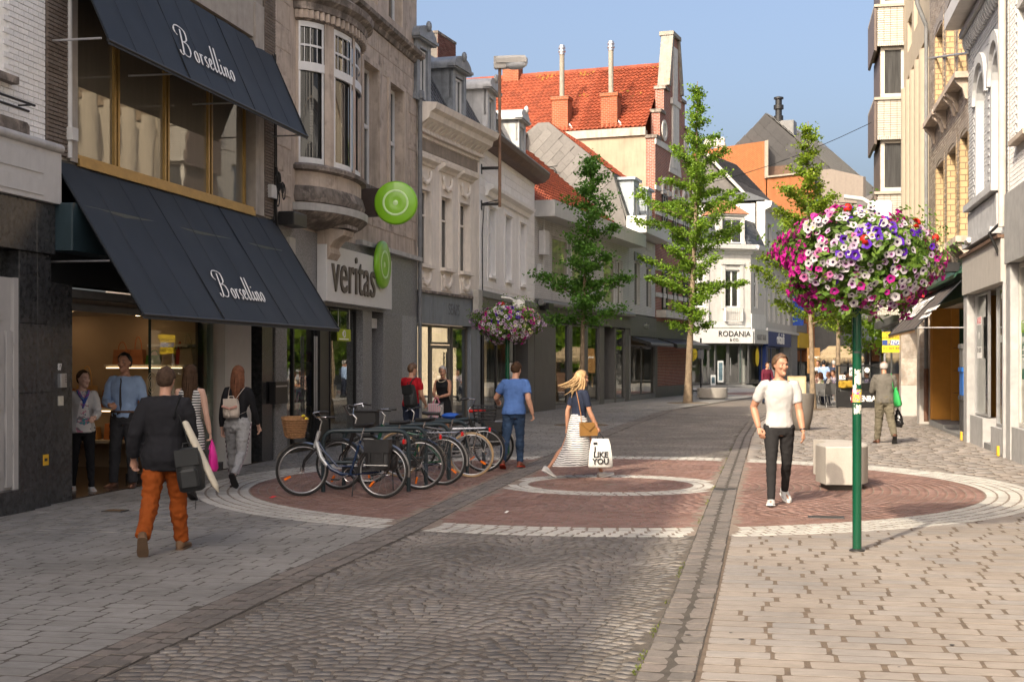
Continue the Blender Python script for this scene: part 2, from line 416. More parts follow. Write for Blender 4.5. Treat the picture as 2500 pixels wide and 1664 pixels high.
for k in range(int(2/pt),int(47/pt)):
 s=k*pt;t=-6+rnd(0,.1)
 while t<8:
  L=rnd(.08,.125);tt=t+L/2;t+=L+.007
  base=sv*s+tv*tt
  fr=(base.x-xls(base.y))/1.05
  u=(fr%1)-.5;arc=.26*(1-4*u*u);slope=-.26*8*u/1.05
  p=base+sv*arc
  if p.y<5.8 or p.y>46.5 or not(xls(p.y)+LSW+.03<p.x<xrg(p.y)-.045)or inring(p.x,p.y):continue
  ms.append(TRS((p.x,p.y,rnd(-.001,.0016)),STZ+math.atan(slope)*.8+rnd(-.09,.09),(L,pt-.009,.05),rnd(-.008,.008),rnd(-.008,.008)))
lay(road,'sett','setts_beyond',CU,near(ms),gm_cob)
ms=[]
d=5.5
while d<50:
 for j in(-1,0,1):
  L=rnd(.13,.2);x=xls(d)+j*.115;a=math.atan2(xls(d+.3)-xls(d),.3)
  ms.append(TRS((x,d+rnd(-.04,.04),rnd(.003,.006)),-a,(.11,.16,.05),rnd(-.02,.02),rnd(-.02,.02)))
 d+=.165
lay(gutL,'sett','setts_beyond',CU,near(ms),gm_blue)
ms=[];d=5.5
while d<56:
 a=math.atan2(xrg(d+.3)-xrg(d),.3)
 for j in(0,1):
  if 18.35<d<18.7:continue
  ms.append(TRS((xrg(d)+.085+j*.17,d+rnd(-.02,.02),.005),-a,(.135+rnd(0,.018),.178+rnd(-.008,.006),.05),rnd(-.02,.02),(-.05 if j else .05)))
 d+=.2
lay(gutR,'gutter_block','gutter_blocks_beyond',PU,near(ms),gm_blue)
g=MB()
for i in range(7):g.box(-.13,.13,-.14+i*.04,-.12+i*.04,-.02,.004)
g.box(-.15,-.13,-.16,.14,-.02,.005);g.box(.13,.15,-.16,.14,-.02,.005)
g.build('drain_grate',M('iron',(.05,.048,.045),rough=.5,metal=.6),gutR,mw=TRS((xrg(18.5)+.165,18.5,.0),STZ))
red,white=[],[]
r=.1
while r<RO-.02:
 if r<SI:w_,isw=.118,False
 elif r<SO:w_,isw=(SO-SI)/3,True
 elif r<RI-.06:w_,isw=.118,False
 else:w_,isw=(RO-RI)/4,True
 rr=r+w_/2;L0=.16 if isw else .14;n=max(3,int(2*math.pi*rr/L0));ph=rnd(0,6.28)
 for i in range(n):
  a=ph+2*math.pi*i/n;p=RC+Vector((math.cos(a),math.sin(a)))*rr
  ok=True;z0=zone(p.x,p.y)
  if z0 in('gl','gr'):continue
  for q in(.07,-.07):
   if zone(p.x+q,p.y)in('gl','gr'):ok=False
  if not ok:continue
  m=TRS((p.x,p.y,.0045+rnd(-.0015,.0015)),a+math.pi/2+rnd(-.05,.05),(2*math.pi*rr/n-(.02 if isw else .012),w_-(.02 if isw else .013),.05),rnd(-.012,.012),rnd(-.012,.012))
  (white if isw else red).append(m)
 r+=w_
lay(ring,'white_sett','white_setts_beyond',WU,near(white),gm_white)
lay(ring,'red_sett','red_setts_beyond',CU,near(red),gm_red)
mo=MB()
for i in range(900):
 d=6.5+22*random.random()**1.6;x=xrg(d)+rnd(-.03,.012)
 if noise.noise((d*1.1,0,3))<.0+.02*(d-7)/3:continue
 for q in range(2):
  a=rnd(0,6.28);l=rnd(.006,.016);h=rnd(.004,.016)
  mo.add([(x,d,-.006),(x+l*math.cos(a),d+l*math.sin(a),h),(x+l*math.cos(a+.9),d+l*math.sin(a+.9),h*.6)],[(0,1,2)])
tag(mo.build('moss',M_leaf('moss',(.09,.12,.02),(.16,.19,.03))),'yellow green moss growing along the joint of the gutter','moss',kind='stuff')
for(px,py,c,sz,lab,nm)in((666,1216,(.55,.04,.05),.05,'crumpled red and white wrapper lying on the red paving by the bicycles','wrapper'),(1237,1253,(.6,.6,.58),.03,'tiny white paper scrap lying on the red setts left of the small white ring','paper_scrap')):
 b=MB();p=gp(px,py);b.add([(p.x-sz,p.y,.01),(p.x,p.y-sz,.012),(p.x+sz,p.y,.03),(p.x,p.y+sz,.014),(p.x,p.y,.035)],[(0,1,4),(1,2,4),(2,3,4),(3,0,4),(3,2,1,0)])
 tag(b.build(nm,M(nm,c)),lab,'litter')
for(px,py,a_,c_,lab)in((2017,1263,.2,.1,'small dark rectangular access cover set in the red paving below the stone bench'),(281,1247,.13,.1,'small rusty brown access cover set in the grey paving left of the man in orange')):
 p=gp(px,py);T=thing('access_cover',lab,'cover',(p.x,p.y,.005),STZ);b=MB();b.cbox(-a_,a_,-c_,c_,-.02,.006,.006);b.build('frame',MATS['iron'],T);b=MB()
 for i in range(5):b.box(-a_*.8,a_*.8,-c_*.75+i*c_*.36,-c_*.6+i*c_*.36,.006,.009)
 b.build('raised_bars',MATS['iron']if px>1000 else M('rusty_iron',(.12,.075,.04),rough=.8),T)['kind']='stuff'
gm=MB();r_=random.Random(4)
for i in range(150):
 d=7+26*r_.random();x=r_.uniform(-.38,.38)*d
 if not(xlf(d)<x<xrf(d)-.2):continue
 s_=r_.uniform(.008,.024);n_=8;gm.add([(x+s_*r_.uniform(.7,1.2)*math.cos(k*.785),d+s_*r_.uniform(.7,1.2)*math.sin(k*.785),.0075)for k in range(n_)],[tuple(range(n_))])
tag(gm.build('gum_spots',M('gum',(.055,.05,.046),rough=.8)),'dark trodden gum spots scattered over the paving','litter',kind='stuff')
# buildings: helpers
class Bld:
 """a facade seen from the street: local x to the right along the wall, y inward, z up"""
 def __init__(s,name,label,cat,p0,p1,group=None):
  s.p0=Vector(p0);d=Vector(p1)-s.p0;s.L=d.length;s.u=d/s.L;s.inw=Vector((-s.u.y,s.u.x))
  s.e=thing(name,label,cat,(p0[0],p0[1],0),math.atan2(s.u.y,s.u.x),group)
 def _s(s,px,y):
  k=(px-CX)/F;o=s.p0+s.inw*y
  return(k*o.y-o.x)/(s.u.x-k*s.u.y)
 def X(s,px,y=0.):return s._s(px,y)
 def D(s,px,y=0.):return(s.p0+s.inw*y+s.u*s._s(px,y)).y
 def Z(s,px,py,y=0.):return H+(YH-py)/F*s.D(px,y)
 def W(s,x,y,z):
  p=s.p0+s.u*x+s.inw*y;return Vector((p.x,p.y,z))
 rz=property(lambda s:math.atan2(s.u.y,s.u.x))
def wall(mb,x0,x1,z0,z1,ops=(),y=0.,dep=.25):
 xs=sorted({x0,x1}|{min(max(v,x0),x1)for o in ops for v in o[:2]});zs=sorted({z0,z1}|{min(max(v,z0),z1)for o in ops for v in o[2:4]})
 for a,b in zip(xs,xs[1:]):
  for c,d in zip(zs,zs[1:]):
   mx,mz=(a+b)/2,(c+d)/2
   if any(o[0]<mx<o[1]and o[2]<mz<o[3]for o in ops):continue
   mb.quad((a,y,c),(b,y,c),(b,y,d),(a,y,d))
 for o in ops:
  a,b,c,d=o[:4];Y=y+dep
  mb.quad((a,y,c),(a,y,d),(a,Y,d),(a,Y,c));mb.quad((b,y,d),(b,y,c),(b,Y,c),(b,Y,d))
  mb.quad((a,y,d),(b,y,d),(b,Y,d),(a,Y,d));mb.quad((b,y,c),(a,y,c),(a,Y,c),(b,Y,c))
def wall_rest(mb,x0,x1,z0,z1,y,dep):
 """ends, top and back of a wall"""
 mb.quad((x0,y,z0),(x0,y,z1),(x0,y+dep,z1),(x0,y+dep,z0));mb.quad((x1,y,z1),(x1,y,z0),(x1,y+dep,z0),(x1,y+dep,z1))
 mb.quad((x0,y,z1),(x1,y,z1),(x1,y+dep,z1),(x0,y+dep,z1));mb.quad((x0,y+dep,z1),(x1,y+dep,z1),(x1,y+dep,z0),(x0,y+dep,z0))
def window(B,x0,x1,z0,z1,y=.2,fw=.06,fm=None,gm=None,mull=(),trans=(),sill=None,name='window',bars=None,ft=.06,sm=None):
 fm=fm or m_wfr;gm=gm or g_dark;parent=B.e if isinstance(B,Bld)else B
 f=MB()
 f.box(x0,x0+fw,y,y+ft,z0,z1);f.box(x1-fw,x1,y,y+ft,z0,z1)
 f.box(x0+fw,x1-fw,y,y+ft,z1-fw,z1);f.box(x0+fw,x1-fw,y,y+ft,z0,z0+fw)
 for t in trans:f.box(x0+fw,x1-fw,y-.008,y+ft-.008,t-fw*.6,t+fw*.6)
 for m in mull:f.box(m-fw*.55,m+fw*.55,y+.006,y+ft,z0+fw,z1-fw)
 for(bx0,bx1,bz0,bz1)in(bars or()):f.box(bx0,bx1,y+.012,y+ft-.01,bz0,bz1)
 o=f.build(name,fm,parent)
 p=MB();p.quad((x0+fw*.5,y+ft*.6,z0+fw*.5),(x1-fw*.5,y+ft*.6,z0+fw*.5),(x1-fw*.5,y+ft*.6,z1-fw*.5),(x0+fw*.5,y+ft*.6,z1-fw*.5))
 p.build('pane',gm,o)
 if sill:
  q=MB();q.box(x0-.06,x1+.06,-sill,y-.004,z0-.09,z0-.004);q.build('sill',sm or fm,o)
 return o
def body(B,x0,x1,z0,z1,y0,y1,mat,name='side_walls',top=True):
 b=MB();b.box(x0,x1,y0,y1,z0,z1);return b.build(name,mat,B.e)
def cornice(B,x0,x1,prof,mat,name='cornice',ends=True):
 """prof: list of (y, z) from the bottom out and up; closes back to the wall"""
 b=MB();b.prism_x(prof,x0,x1);return b.build(name,mat,B.e)
def bricks(x0,x1,z0,z1,bl=.22,bh=.065,j=.012,y=0.,ops=(),d=.03,jit=.003):
 """running bond as matrices for a unit brick (centred in x,z; front face at y=0)"""
 out=[];k=0;z=z0
 while z<z1-.02:
  hh=min(bh,z1-z);x=x0-(bl*.5 if k%2 else 0)
  while x<x1:
   a,b=max(x,x0),min(x+bl-j,x1)
   if b-a>.03 and not any(o[0]<(a+b)/2<o[1]and o[2]<z+hh/2<o[3]for o in ops):
    out.append(TRS(((a+b)/2,y-rnd(0,jit),z+hh/2),0,(b-a,d,hh-j)))
   x+=bl
  z+=bh;k+=1
 return out
def brick_unit(c=.06):
 v=[(-.5,1,-.5),(.5,1,-.5),(.5,1,.5),(-.5,1,.5),(-.5,.2,-.5),(.5,.2,-.5),(.5,.2,.5),(-.5,.2,.5),(-.5+c*.4,0,-.5+c),(.5-c*.4,0,-.5+c),(.5-c*.4,0,.5-c),(-.5+c*.4,0,.5-c)]
 f=[(8,9,10,11)]+[(i+k*4,(i+1)%4+k*4,(i+1)%4+(k+1)*4,i+(k+1)*4)for k in(0,1)for i in range(4)]
 return v,f
BU=[brick_unit()]
def pan_tile(nw=6):
 """clay pan tile: unit width 1 (x), unit length 1 (y up the slope), roll on the right"""
 prof=[(0,.10),(.08,.02),(.3,-.06),(.52,.02),(.66,.3),(.82,.34),(.96,.2),(1.04,.04)]
 v=[]
 for yy,lift in((-.5,.42),(.56,.0)):
  v+=[(x-.5,yy,z+lift)for x,z in prof]
 v+=[(x-.5,-.5,z+.42-.22)for x,z in prof]
 n=len(prof)
 f=[(i,i+1,n+i+1,n+i)for i in range(n-1)]+[(2*n+i,2*n+i+1,i+1,i)for i in range(n-1)]
 return v,f
TU=[pan_tile()]
def slate_unit():
 v=[(-.49,-.5,.5),(.49,-.5,.5),(.49,.6,0),(-.49,.6,0),(-.49,-.5,0),(.49,-.5,0)]
 return v,[(0,1,2,3),(4,5,1,0),(1,5,2),(4,0,3)]
SU=[slate_unit()]
def on_plane(o,ax,ay,nx,ny,w,l,t,inside=None,half=False,jit=.0):
 """matrices for tiles covering a slope: o corner, ax along the eaves, ay up the slope (unit vectors)"""
 ax=Vector(ax).normalized();ay=Vector(ay).normalized();az=ax.cross(ay);o=Vector(o);out=[]
 for j in range(ny):
  for i in range(nx+(1 if half and j%2 else 0)):
   u=(i+.5-(.5 if half and j%2 else 0))*w;v=(j+.5)*l
   if inside and not inside(u,v):continue
   p=o+ax*u+ay*v+az*rnd(0,jit)
   m=Matrix((ax*w,ay*l,az*t)).transposed().to_4x4();m.translation=p;out.append(m)
 return out
m_wfr=M('white_window_paint',(.62,.62,.60),rough=.45,var=.06,streak=.1)
m_grfr=M('grey_frame',(.10,.10,.10),rough=.4,var=.1)
m_dkstone=M('black_polished_stone',(.038,.039,.041),rough=.25,var=.5,ns=14,fine=.4,spec=.5,streak=.2)
m_granite=M('grey_granite',(.19,.19,.192),rough=.45,var=.65,ns=55,fine=.5,bump=.15,bs=200)
m_cream=M('cream_stone',(.78,.71,.625),rough=.8,var=.08,ns=3,streak=.2,bump=.15,bs=50)
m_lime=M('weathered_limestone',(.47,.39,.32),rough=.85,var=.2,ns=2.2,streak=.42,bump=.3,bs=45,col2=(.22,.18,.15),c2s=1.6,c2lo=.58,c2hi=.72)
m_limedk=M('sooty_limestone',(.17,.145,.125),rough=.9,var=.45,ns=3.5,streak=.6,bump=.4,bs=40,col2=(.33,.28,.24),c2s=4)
m_whitep=M('white_masonry_paint',(.84,.825,.80),rough=.7,var=.05,streak=.14,rv=.03,bump=.1,bs=40)
m_greyp=M('grey_masonry_paint',(.54,.535,.52),rough=.7,var=.08,streak=.15,bump=.1,bs=40)
m_dkgrey=M('dark_grey_cladding',(.105,.102,.098),rough=.5,var=.12,ns=2,streak=.15)
m_mid=M('mid_grey_cladding',(.20,.20,.198),rough=.55,var=.1,streak=.2)
m_zinc=M('zinc',(.25,.27,.29),rough=.45,var=.25,ns=4,streak=.35,metal=.3)
m_slate=M('blue_slate',(.055,.062,.075),rough=.45,var=.15,rv=.25,spec=.5)
m_slateg=M('grey_slate',(.135,.127,.12),rough=.6,var=.12,rv=.14,streak=.2)
m_tile=M('clay_tile',(.235,.052,.022),rough=.75,var=.14,ns=3,rv=.2,fine=.15,world=.16)
m_rbrick=M('red_brick_piece',(.30,.095,.06),rough=.85,var=.15,rv=.3)
m_black=M('black_metal',(.015,.015,.016),rough=.4,var=.2)
m_dkin=M('unlit_interior',(.03,.028,.026),rough=.8)
m_pipe=M('grey_pipe',(.17,.175,.18),rough=.5,var=.2,streak=.2)
m_brown=M('brown_wood',(.12,.07,.045),rough=.6,var=.2,streak=.2)
m_cable=M('black_cable',(.012,.012,.012),rough=.6)
m_alu=M('aluminium',(.45,.45,.46),rough=.35,metal=.8,var=.1)
g_dark=M_glass('window_glass',dark=(.03,.03,.03),ior=2.2)
g_curt=M_glass('window_glass_curtain',dark=(.05,.05,.05),ior=1.38)
g_shop=M_glass('shop_glass',ior=2.6)
g_clear=M_glass('clear_glass',tint=(.93,.95,.94),ior=1.45)
def bar(b,p,q,r=.01,n=6):b.tube([p,q],r,n)
class Sub(Bld):
 """a thing fixed to a facade: its own empty, built in the facade's coordinates"""
 def __init__(s,B,name,label,cat,x,y,z,group=None):
  s.p0,s.u,s.inw,s.L=B.p0,B.u,B.inw,B.L
  s.off=Vector((x,y,z));s.e=thing(name,label,cat,B.W(x,y,z),B.rz,group);s.mw=Matrix.Translation(-s.off)
 def b(s,mb,name,mat,smooth=0,parent=None):return mb.build(name,mat,parent or s.e,smooth,None if parent else s.mw)
la=lambda d:(-8.84+.191*d,d)
GLY={'B':(.92,[[(.30,1.0),(.22,.6),(.12,.2),(.02,.02),(-.12,.02),(-.16,.14)],[(-.02,.72),(-.18,.86),(-.05,1.08),(.30,1.12),(.62,1.02),(.62,.72),(.42,.58),(.26,.55)],[(.26,.55),(.55,.52),(.66,.3),(.5,.06),(.25,.02),(.1,.1)]]),'o':(.42,[[(.20,.42),(.06,.34),(.03,.14),(.13,.0),(.27,.08),(.29,.3),(.20,.42),(.32,.36)]]),'r':(.34,[[(.05,.40),(.09,.36),(.05,.0)],[(.08,.25),(.18,.40),(.28,.40)]]),'s':(.35,[[(.02,.06),(.12,.0),(.21,.1),(.10,.24),(.10,.36),(.20,.43),(.26,.38)]]),'e':(.38,[[(.04,.18),(.22,.26),(.24,.38),(.14,.43),(.04,.26),(.06,.06),(.16,.0),(.3,.1)]]),'l':(.29,[[(.13,1.0),(.10,.6),(.05,.14),(.10,.0),(.24,.1)]]),'i':(.27,[[(.06,.40),(.05,.1),(.11,.0),(.22,.12)],[(.10,.58),(.11,.62)]]),'n':(.47,[[(.05,.40),(.06,.2),(.04,.0)],[(.06,.24),(.2,.42),(.28,.36),(.26,.08),(.32,.0),(.42,.12)]])}
def script_text(word,size,r):
 b=MB();x=0
 for ch in word:
  adv,st=GLY[ch]
  for s_ in st:
   P=[Vector((a+.28*c+x,c,0))for a,c in s_];Q=[P[0]]
   for i in range(len(P)-1):
    p0,p1,p2,p3=P[max(i-1,0)],P[i],P[i+1],P[min(i+2,len(P)-1)]
    for t in(.25,.5,.75,1):Q.append(.5*((2*p1)+(p2-p0)*t+(2*p0-5*p1+4*p2-p3)*t*t+(3*p1-p0-3*p2+p3)*t**3))
   rs=[]
   for i in range(len(Q)):
    dq=Q[min(i+1,len(Q)-1)]-Q[max(i-1,0)];rs.append(r*(1.5 if abs(dq.y)>abs(dq.x)*1.1 else .8))
   b.tube([q*size for q in Q],rs,5,True,.35)
  x+=adv
 b.v=[(v[0]-x*size/2,v[1]-.4*size,v[2])for v in b.v]
 return b
m_canvas=M('navy_canvas',(.016,.020,.026),rough=.62,var=.18,ns=1.2,streak=.0,bump=.12,bs=25,spec=.4,col2=(.024,.028,.032),c2s=1.3,c2lo=.45,c2hi=.8)
m_seam=M('canvas_seam',(.008,.011,.015),rough=.7)
m_white=M('white_print',(.75,.74,.72),rough=.6,var=.05)
def slope_frame(x,y0,z0,p,zt,zl,f,lift=.012):
 """matrix of a spot on an awning, f up the slope from its lower edge"""
 ay=Vector((0,p,zt-zl)).normalized();az=Vector((1,0,0)).cross(ay);o=Vector((x,-p*(1-f),zl+(zt-zl)*f))+az*lift
 m=Matrix(((1,0,0),ay,az)).transposed().to_4x4();m.translation=o;return m
def awning(B,x0,x1,zt,zl,p,label,npan,arms,txt=None,val=.05,mat=None):
 S=Sub(B,'awning',label,'awning',(x0+x1)/2,0,zl)
 mat=mat or m_canvas
 for i in range(npan):
  a,c=lerp(x0,x1,i/npan),lerp(x0,x1,(i+1)/npan);b=MB();nx,ny=10,14;vs=[]
  for side in(0,1):
   for j in range(ny+1):
    f=j/ny
    for k in range(nx+1):
     x=lerp(a,c,k/nx);sag=.035*math.sin(math.pi*f)*math.sin(math.pi*k/nx)+.014*noise.noise((x*1.7,f*2.6,i))+.006*noise.noise((x*6,f*5,i+4))
     vs.append((x,-p*f+sag*.5,lerp(zt,zl,f)-sag-.012*side))
  w_=nx+1;off=(ny+1)*w_
  fs=[(j*w_+k,(j+1)*w_+k,(j+1)*w_+k+1,j*w_+k+1)for j in range(ny)for k in range(nx)]
  fs+=[tuple(q+off for q in f[::-1])for f in fs]
  b.add(vs,fs);S.b(b,'canvas_panel',mat,180)
 for i in range(npan+1):
  b=MB();x=lerp(x0,x1,i/npan);x+=.012 if i==0 else(-.012 if i==npan else 0)
  b.tube([(x,0,zt+.01),(x,-p,zl+.01)],.013 if i in(0,npan)else .006,6,True);S.b(b,'seam',m_seam)
 for i in range(npan):
  for q in(.33,.66):
   x=lerp(x0,x1,(i+q)/npan);b=MB();b.tube([(x,-.0,zt-.008),(x,-p*.5,(zt+zl)/2-.024),(x,-p,zl-.002)],.003,5);S.b(b,'stitched_seam',mat)
 b=MB();b.tube([(x0,-p,zl),(x1,-p,zl)],.022,8);S.b(b,'front_bar',m_black,60)
 b=MB();b.box(x0+.01,x1-.01,-p-.006,-p+.006,zl-val,zl+.0);S.b(b,'valance',mat)
 for(xa,za)in arms:
  b=MB();b.tube([(xa,0,za),(xa,-p*(zt-za)/(zt-zl)+.01,za)],.014,6);S.b(b,'arm',m_alu,60)
 return S
# white painted brick house at the left edge
A=Bld('shop_house','white painted brick house with black stone shopfront and grey door at the left edge','building',la(8.),la(16.45))
xe=A.L;zb=4.36
ops=[(xe-2.6,A.X(17),5.05,7.6),(xe-5.4,xe-4.1,5.05,7.6),(xe-2.6,A.X(17),9,11.5),(xe-5.4,xe-4.1,9,11.5)]
b=MB();wall(b,0,xe,4.3,16.8,ops,0,.3);wall_rest(b,0,xe,4.3,16.8,0,.5);b.build('wall',m_whitep,A.e)
body(A,0,xe,0,16.7,.75,10,m_whitep)
for o in ops:window(A,*o,y=.1,fw=.07,trans=[o[2]+1.7],sill=.12,sm=m_limedk)
lay(A.e,'brick','bricks_beyond',BU,sorted(bricks(xe-1.55,xe-.0,4.42,8.6,.215,.07,.009,-.018,ops,.02),key=lambda m:m.translation.z-m.translation.x),m_whitep,300)
b=MB();b.box(xe-3.2,xe+.06,-.2,.05,3.66,4.30);b.build('fascia_panel',m_greyp if 0 else M('pale_grey_paint',(.50,.49,.475),rough=.6,var=.06,streak=.12),A.e)
for(a_,c_)in((xe-3.,xe-.36),):
 b=MB();b.box(a_,c_,-.212,-.198,3.98,4.22);b.box(a_,c_,-.212,-.198,3.72,3.90);b.build('moulding',MATS['pale_grey_paint'],A.e)
b=MB();b.tube([(xe-3.2,-.2,4.33),(xe+.05,-.2,4.33)],.055,10);b.build('ledge_roll',M('lead_roll',(.42,.41,.40),rough=.5,streak=.3),A.e,60)
b=MB();b.box(xe-3.2,xe+.05,-.17,.02,4.34,4.39);b.build('ledge',MATS['lead_roll'],A.e)
b=MB();b.cbox(xe-1.2,xe-.5,-.13,.02,4.39,4.55,.04);b.build('window_box',m_limedk,A.e)
b=MB();b.tube([(xe-1.6,-.2,4.75),(xe-.55,-.2,4.75)],.015,6);b.tube([(xe-1.6,-.2,4.66),(xe-.68,-.2,4.66)],.015,6);b.tube([(xe-.6,-.2,4.75),(xe-.6,.0,4.75)],.012,6);b.build('guard_rail',m_black,A.e)
b=MB();b.cbox(xe-3.2,xe-.4,-.14,.3,3.05,3.65,.02);b.cbox(xe-.395,xe+.04,-.14,.3,3.05,3.65,.02);b.build('stone_lintel',m_dkstone,A.e)
b=MB()
for(z0,z1)in((.0,1.38),(1.385,2.20),(2.205,3.045)):
 b.cbox(A.X(92,-.1),xe+.0,-.1,.4,z0,z1,.008);b.cbox(A.X(47,-.1),A.X(91.5,-.1),-.1,.4,z0,z1,.008)
b.build('stone_pillar',m_dkstone,A.e)
b=MB();b.box(xe-3.2,A.X(47),.1,.4,2.72,3.05);b.build('transom',m_dkstone,A.e)
zd=.27
b=MB();b.cbox(xe-3.2,A.X(88,-.16),-.16,.3,0,zd,.02);b.build('doorstep',m_dkstone,A.e)
x0,x1=A.X(46,-.09)-1.1,A.X(46,-.09)
m_doorp=M('grey_door_paint',(.40,.385,.37),rough=.45,var=.05,streak=.1)
b=MB();b.box(x0,x1,-.04,.2,zd,2.72);b.box(x1-.10,x1-.004,-.09,-.04,zd,2.72);b.box(x1-.22,x1-.11,-.07,-.04,zd+.03,2.1)
for(z0,z1)in((.42,.95),(1.2,1.62),(1.72,2.05),(2.22,2.6)):b.box(x0+.12,x1-.26,-.06,-.04,z0,z1);b.box(x0+.18,x1-.32,-.07,-.05,z0+.06,z1-.06)
dr=b.build('door',m_doorp,A.e)
for z in(.7,1.35,1.95):
 b=MB();b.tube([(x1-.105,-.09,z),(x1-.105,-.09,z+.09)],.012,6);b.build('hinge',m_alu,dr)
b=MB();b.box(A.X(106,-.106),A.X(119,-.106),-.106,-.1,.50,.63);b.build('yellow_sticker',M('yellow_print',(.62,.36,.02),var=.1),A.e)
b=MB();b.box(A.X(109,-.108),A.X(116,-.108),-.109,-.106,.55,.585);b.build('sticker_print',m_black,A.e)
# handbag shop with two navy awnings
Bo=Bld('handbag_shop','brown brick shop with gold framed upper window behind two navy awnings','building',la(16.46),la(24.05))
L=Bo.L;X=Bo.X
m_bb=M('brown_brick_piece',(.19,.15,.12),rough=.9,var=.2,rv=.35,piece2=(.12,.10,.085))
m_conc=M('pale_concrete',(.36,.325,.285),rough=.85,var=.12,streak=.25,bump=.15)
m_gold=M('gold_anodised',(.40,.255,.085),rough=.35,metal=.55,var=.12,streak=.1)
zs,zt=4.33,7.3
b=MB();wall(b,0,L,4.2,16.5,[(X(170),X(630),zs,zt),(X(200),X(632),8.6,10.6),(X(200),X(632),12.3,14.3)],.0,.35);wall_rest(b,0,L,4.2,16.5,0,.6);b.build('wall',m_conc,Bo.e)
body(Bo,0,L,4.25,16.4,.9,10,m_conc)
for(a_,c_,nm)in((0.01,X(159),0),(X(641),L-.01,1)):
 lay(Bo.e,'brick','bricks_beyond',BU,bricks(a_,c_,4.3,8.4,.24,.052,.008,-.045,(),.045),m_bb,300 if not nm else 200)
 b=MB();b.box(a_,c_,-.02,0.01,4.3,16.4);b.build('mortar_bed',M('mortar',(.15,.135,.12),rough=.95),Bo.e)
for z0 in(8.6,12.3):window(Bo,X(200),X(632),z0,z0+2,y=.2,fw=.08,mull=[lerp(X(200),X(632),t)for t in(.25,.5,.75)],sill=.12,sm=m_conc)
b=MB();b.box(X(164),X(183),-.04,.3,zs-.06,zt+.6);b.box(X(619),X(640),-.04,.3,zs-.06,zt+.6);b.build('concrete_jamb',m_conc,Bo.e)
b=MB();b.tube([(X(161),-.05,4.3),(X(161),-.05,9)],.035,8);b.build('conduit',m_greyp,Bo.e,60)
b=MB();b.box(X(155.),X(170),-.12,-.02,4.52,4.68);b.build('junction_box',m_greyp,Bo.e)
gx=[184,303,424,529,614]
for i in range(4):
 a_,c_=X(gx[i]+(0 if i==0 else 2)),X(gx[i+1]-(0 if i==3 else 2))
 window(Bo,a_,c_,zs,zt,y=.1,fw=.055,fm=m_gold,gm=M_glass('gold_window_glass',dark=(.13,.115,.09),ior=2.2,fold=.06))
b=MB();b.box(X(184),X(616),-.06,.12,zs-.10,zs-.004);b.box(X(184),X(616),-.035,.1,zs+.002,zs+.05);b.build('gold_sill',m_gold,Bo.e)
aw1=awning(Bo,.28,L-.15,7.24,5.70,.69,'upper navy awning with white script, above the gold framed window',3,[(.12,5.68),(2.2,5.68),(4.3,5.68),(L-.18,5.72)])
o=script_text('Borsellino',.47,.0135).build('lettering',m_white,aw1.e,0,aw1.mw@slope_frame(X(508,-.47),0,0,.69,7.24,5.70,.36))
aw2=awning(Bo,.14,L-.0,4.27,2.32,1.22,'lower navy awning with white script, sheltering the open handbag shop entrance',3,[(.1,2.97),(L-.05,2.97)],val=.05)
o=script_text('Borsellino',.41,.012).build('lettering',m_white,aw2.e,0,aw2.mw@slope_frame(X(592,-.95),0,0,1.22,4.27,2.32,.25))
m_teal=M('teal_panel',(.025,.045,.055),rough=.35,var=.15)
b=MB();b.cbox(.02,L-.5,-.36,.0,3.10,3.68,.012);b.build('sign_box',m_teal,Bo.e)
b=MB();b.box(.0,L,-.02,.3,2.72,4.26);b.build('beam',M('black_panel',(.012,.013,.014),rough=.4),Bo.e)
for z in(2.62,2.46):
 b=MB();b.box(X(172),X(548),.02+(2.62-z),.3,z-.05,z+.04);b.build('shutter_rail',M('shutter_grey',(.13,.13,.125),rough=.4),Bo.e)
b=MB();b.cbox(.0,X(172),-.03,.5,0,2.72,.01);pl=b.build('entrance_pillar',m_dkstone,Bo.e)
text('87','house_number',.12,m_white,Bo.e,(X(145,-.03),-.035,Bo.Z(145,896)),ext=.004,sx=.75)
b=MB();b.cbox(X(141,-.03),X(156,-.03),-.075,-.03,Bo.Z(148,945),Bo.Z(148,911),.008);ic=b.build('intercom',m_alu,Bo.e)
b=MB()
for i in range(5):b.box(X(151,-.03),X(155,-.03),-.079,-.073,Bo.Z(148,915+i*4+1.5),Bo.Z(148,915+i*4))
b.build('speaker_grille',m_black,ic)
b=MB();b.cbox(X(141,-.03),X(152,-.03),-.05,-.03,Bo.Z(146,989),Bo.Z(146,966),.004);b.build('bell_plate',M('ivory',(.5,.47,.4)),Bo.e)
m_inw=M('shop_wall_warm',(.40,.31,.215),rough=.8,var=.1,ns=1)
m_floorw=M('shop_floor',(.06,.042,.03),rough=.18,var=.2,ns=3)
xw=X(548)-.004
b=MB();b.box(X(172),X(640),.0,5,-.02,.015);b.build('shop_floor',m_floorw,Bo.e)
b=MB();b.box(.0,L,4.6,4.8,0,2.72);b.box(X(172)-.16,X(172)-.004,.5,4.6,0,2.7);b.box(xw,xw+.1,.5,4.6,0,2.7);b.build('interior_wall',m_inw,Bo.e)
b=MB();b.box(xw-.012,xw-.002,1.28,1.29,.3,2.4);b.box(xw-.012,xw-.002,.5,4.,1.18,1.19);b.box(xw-.012,xw-.002,2.9,2.91,.3,2.4);b.build('panel_joint',M('panel_joint',(.2,.15,.1)),Bo.e)
b=MB();b.box(.0,L,.31,4.6,2.5,2.7);b.build('shop_ceiling',M('shop_ceiling',(.34,.29,.24),rough=.8),Bo.e)
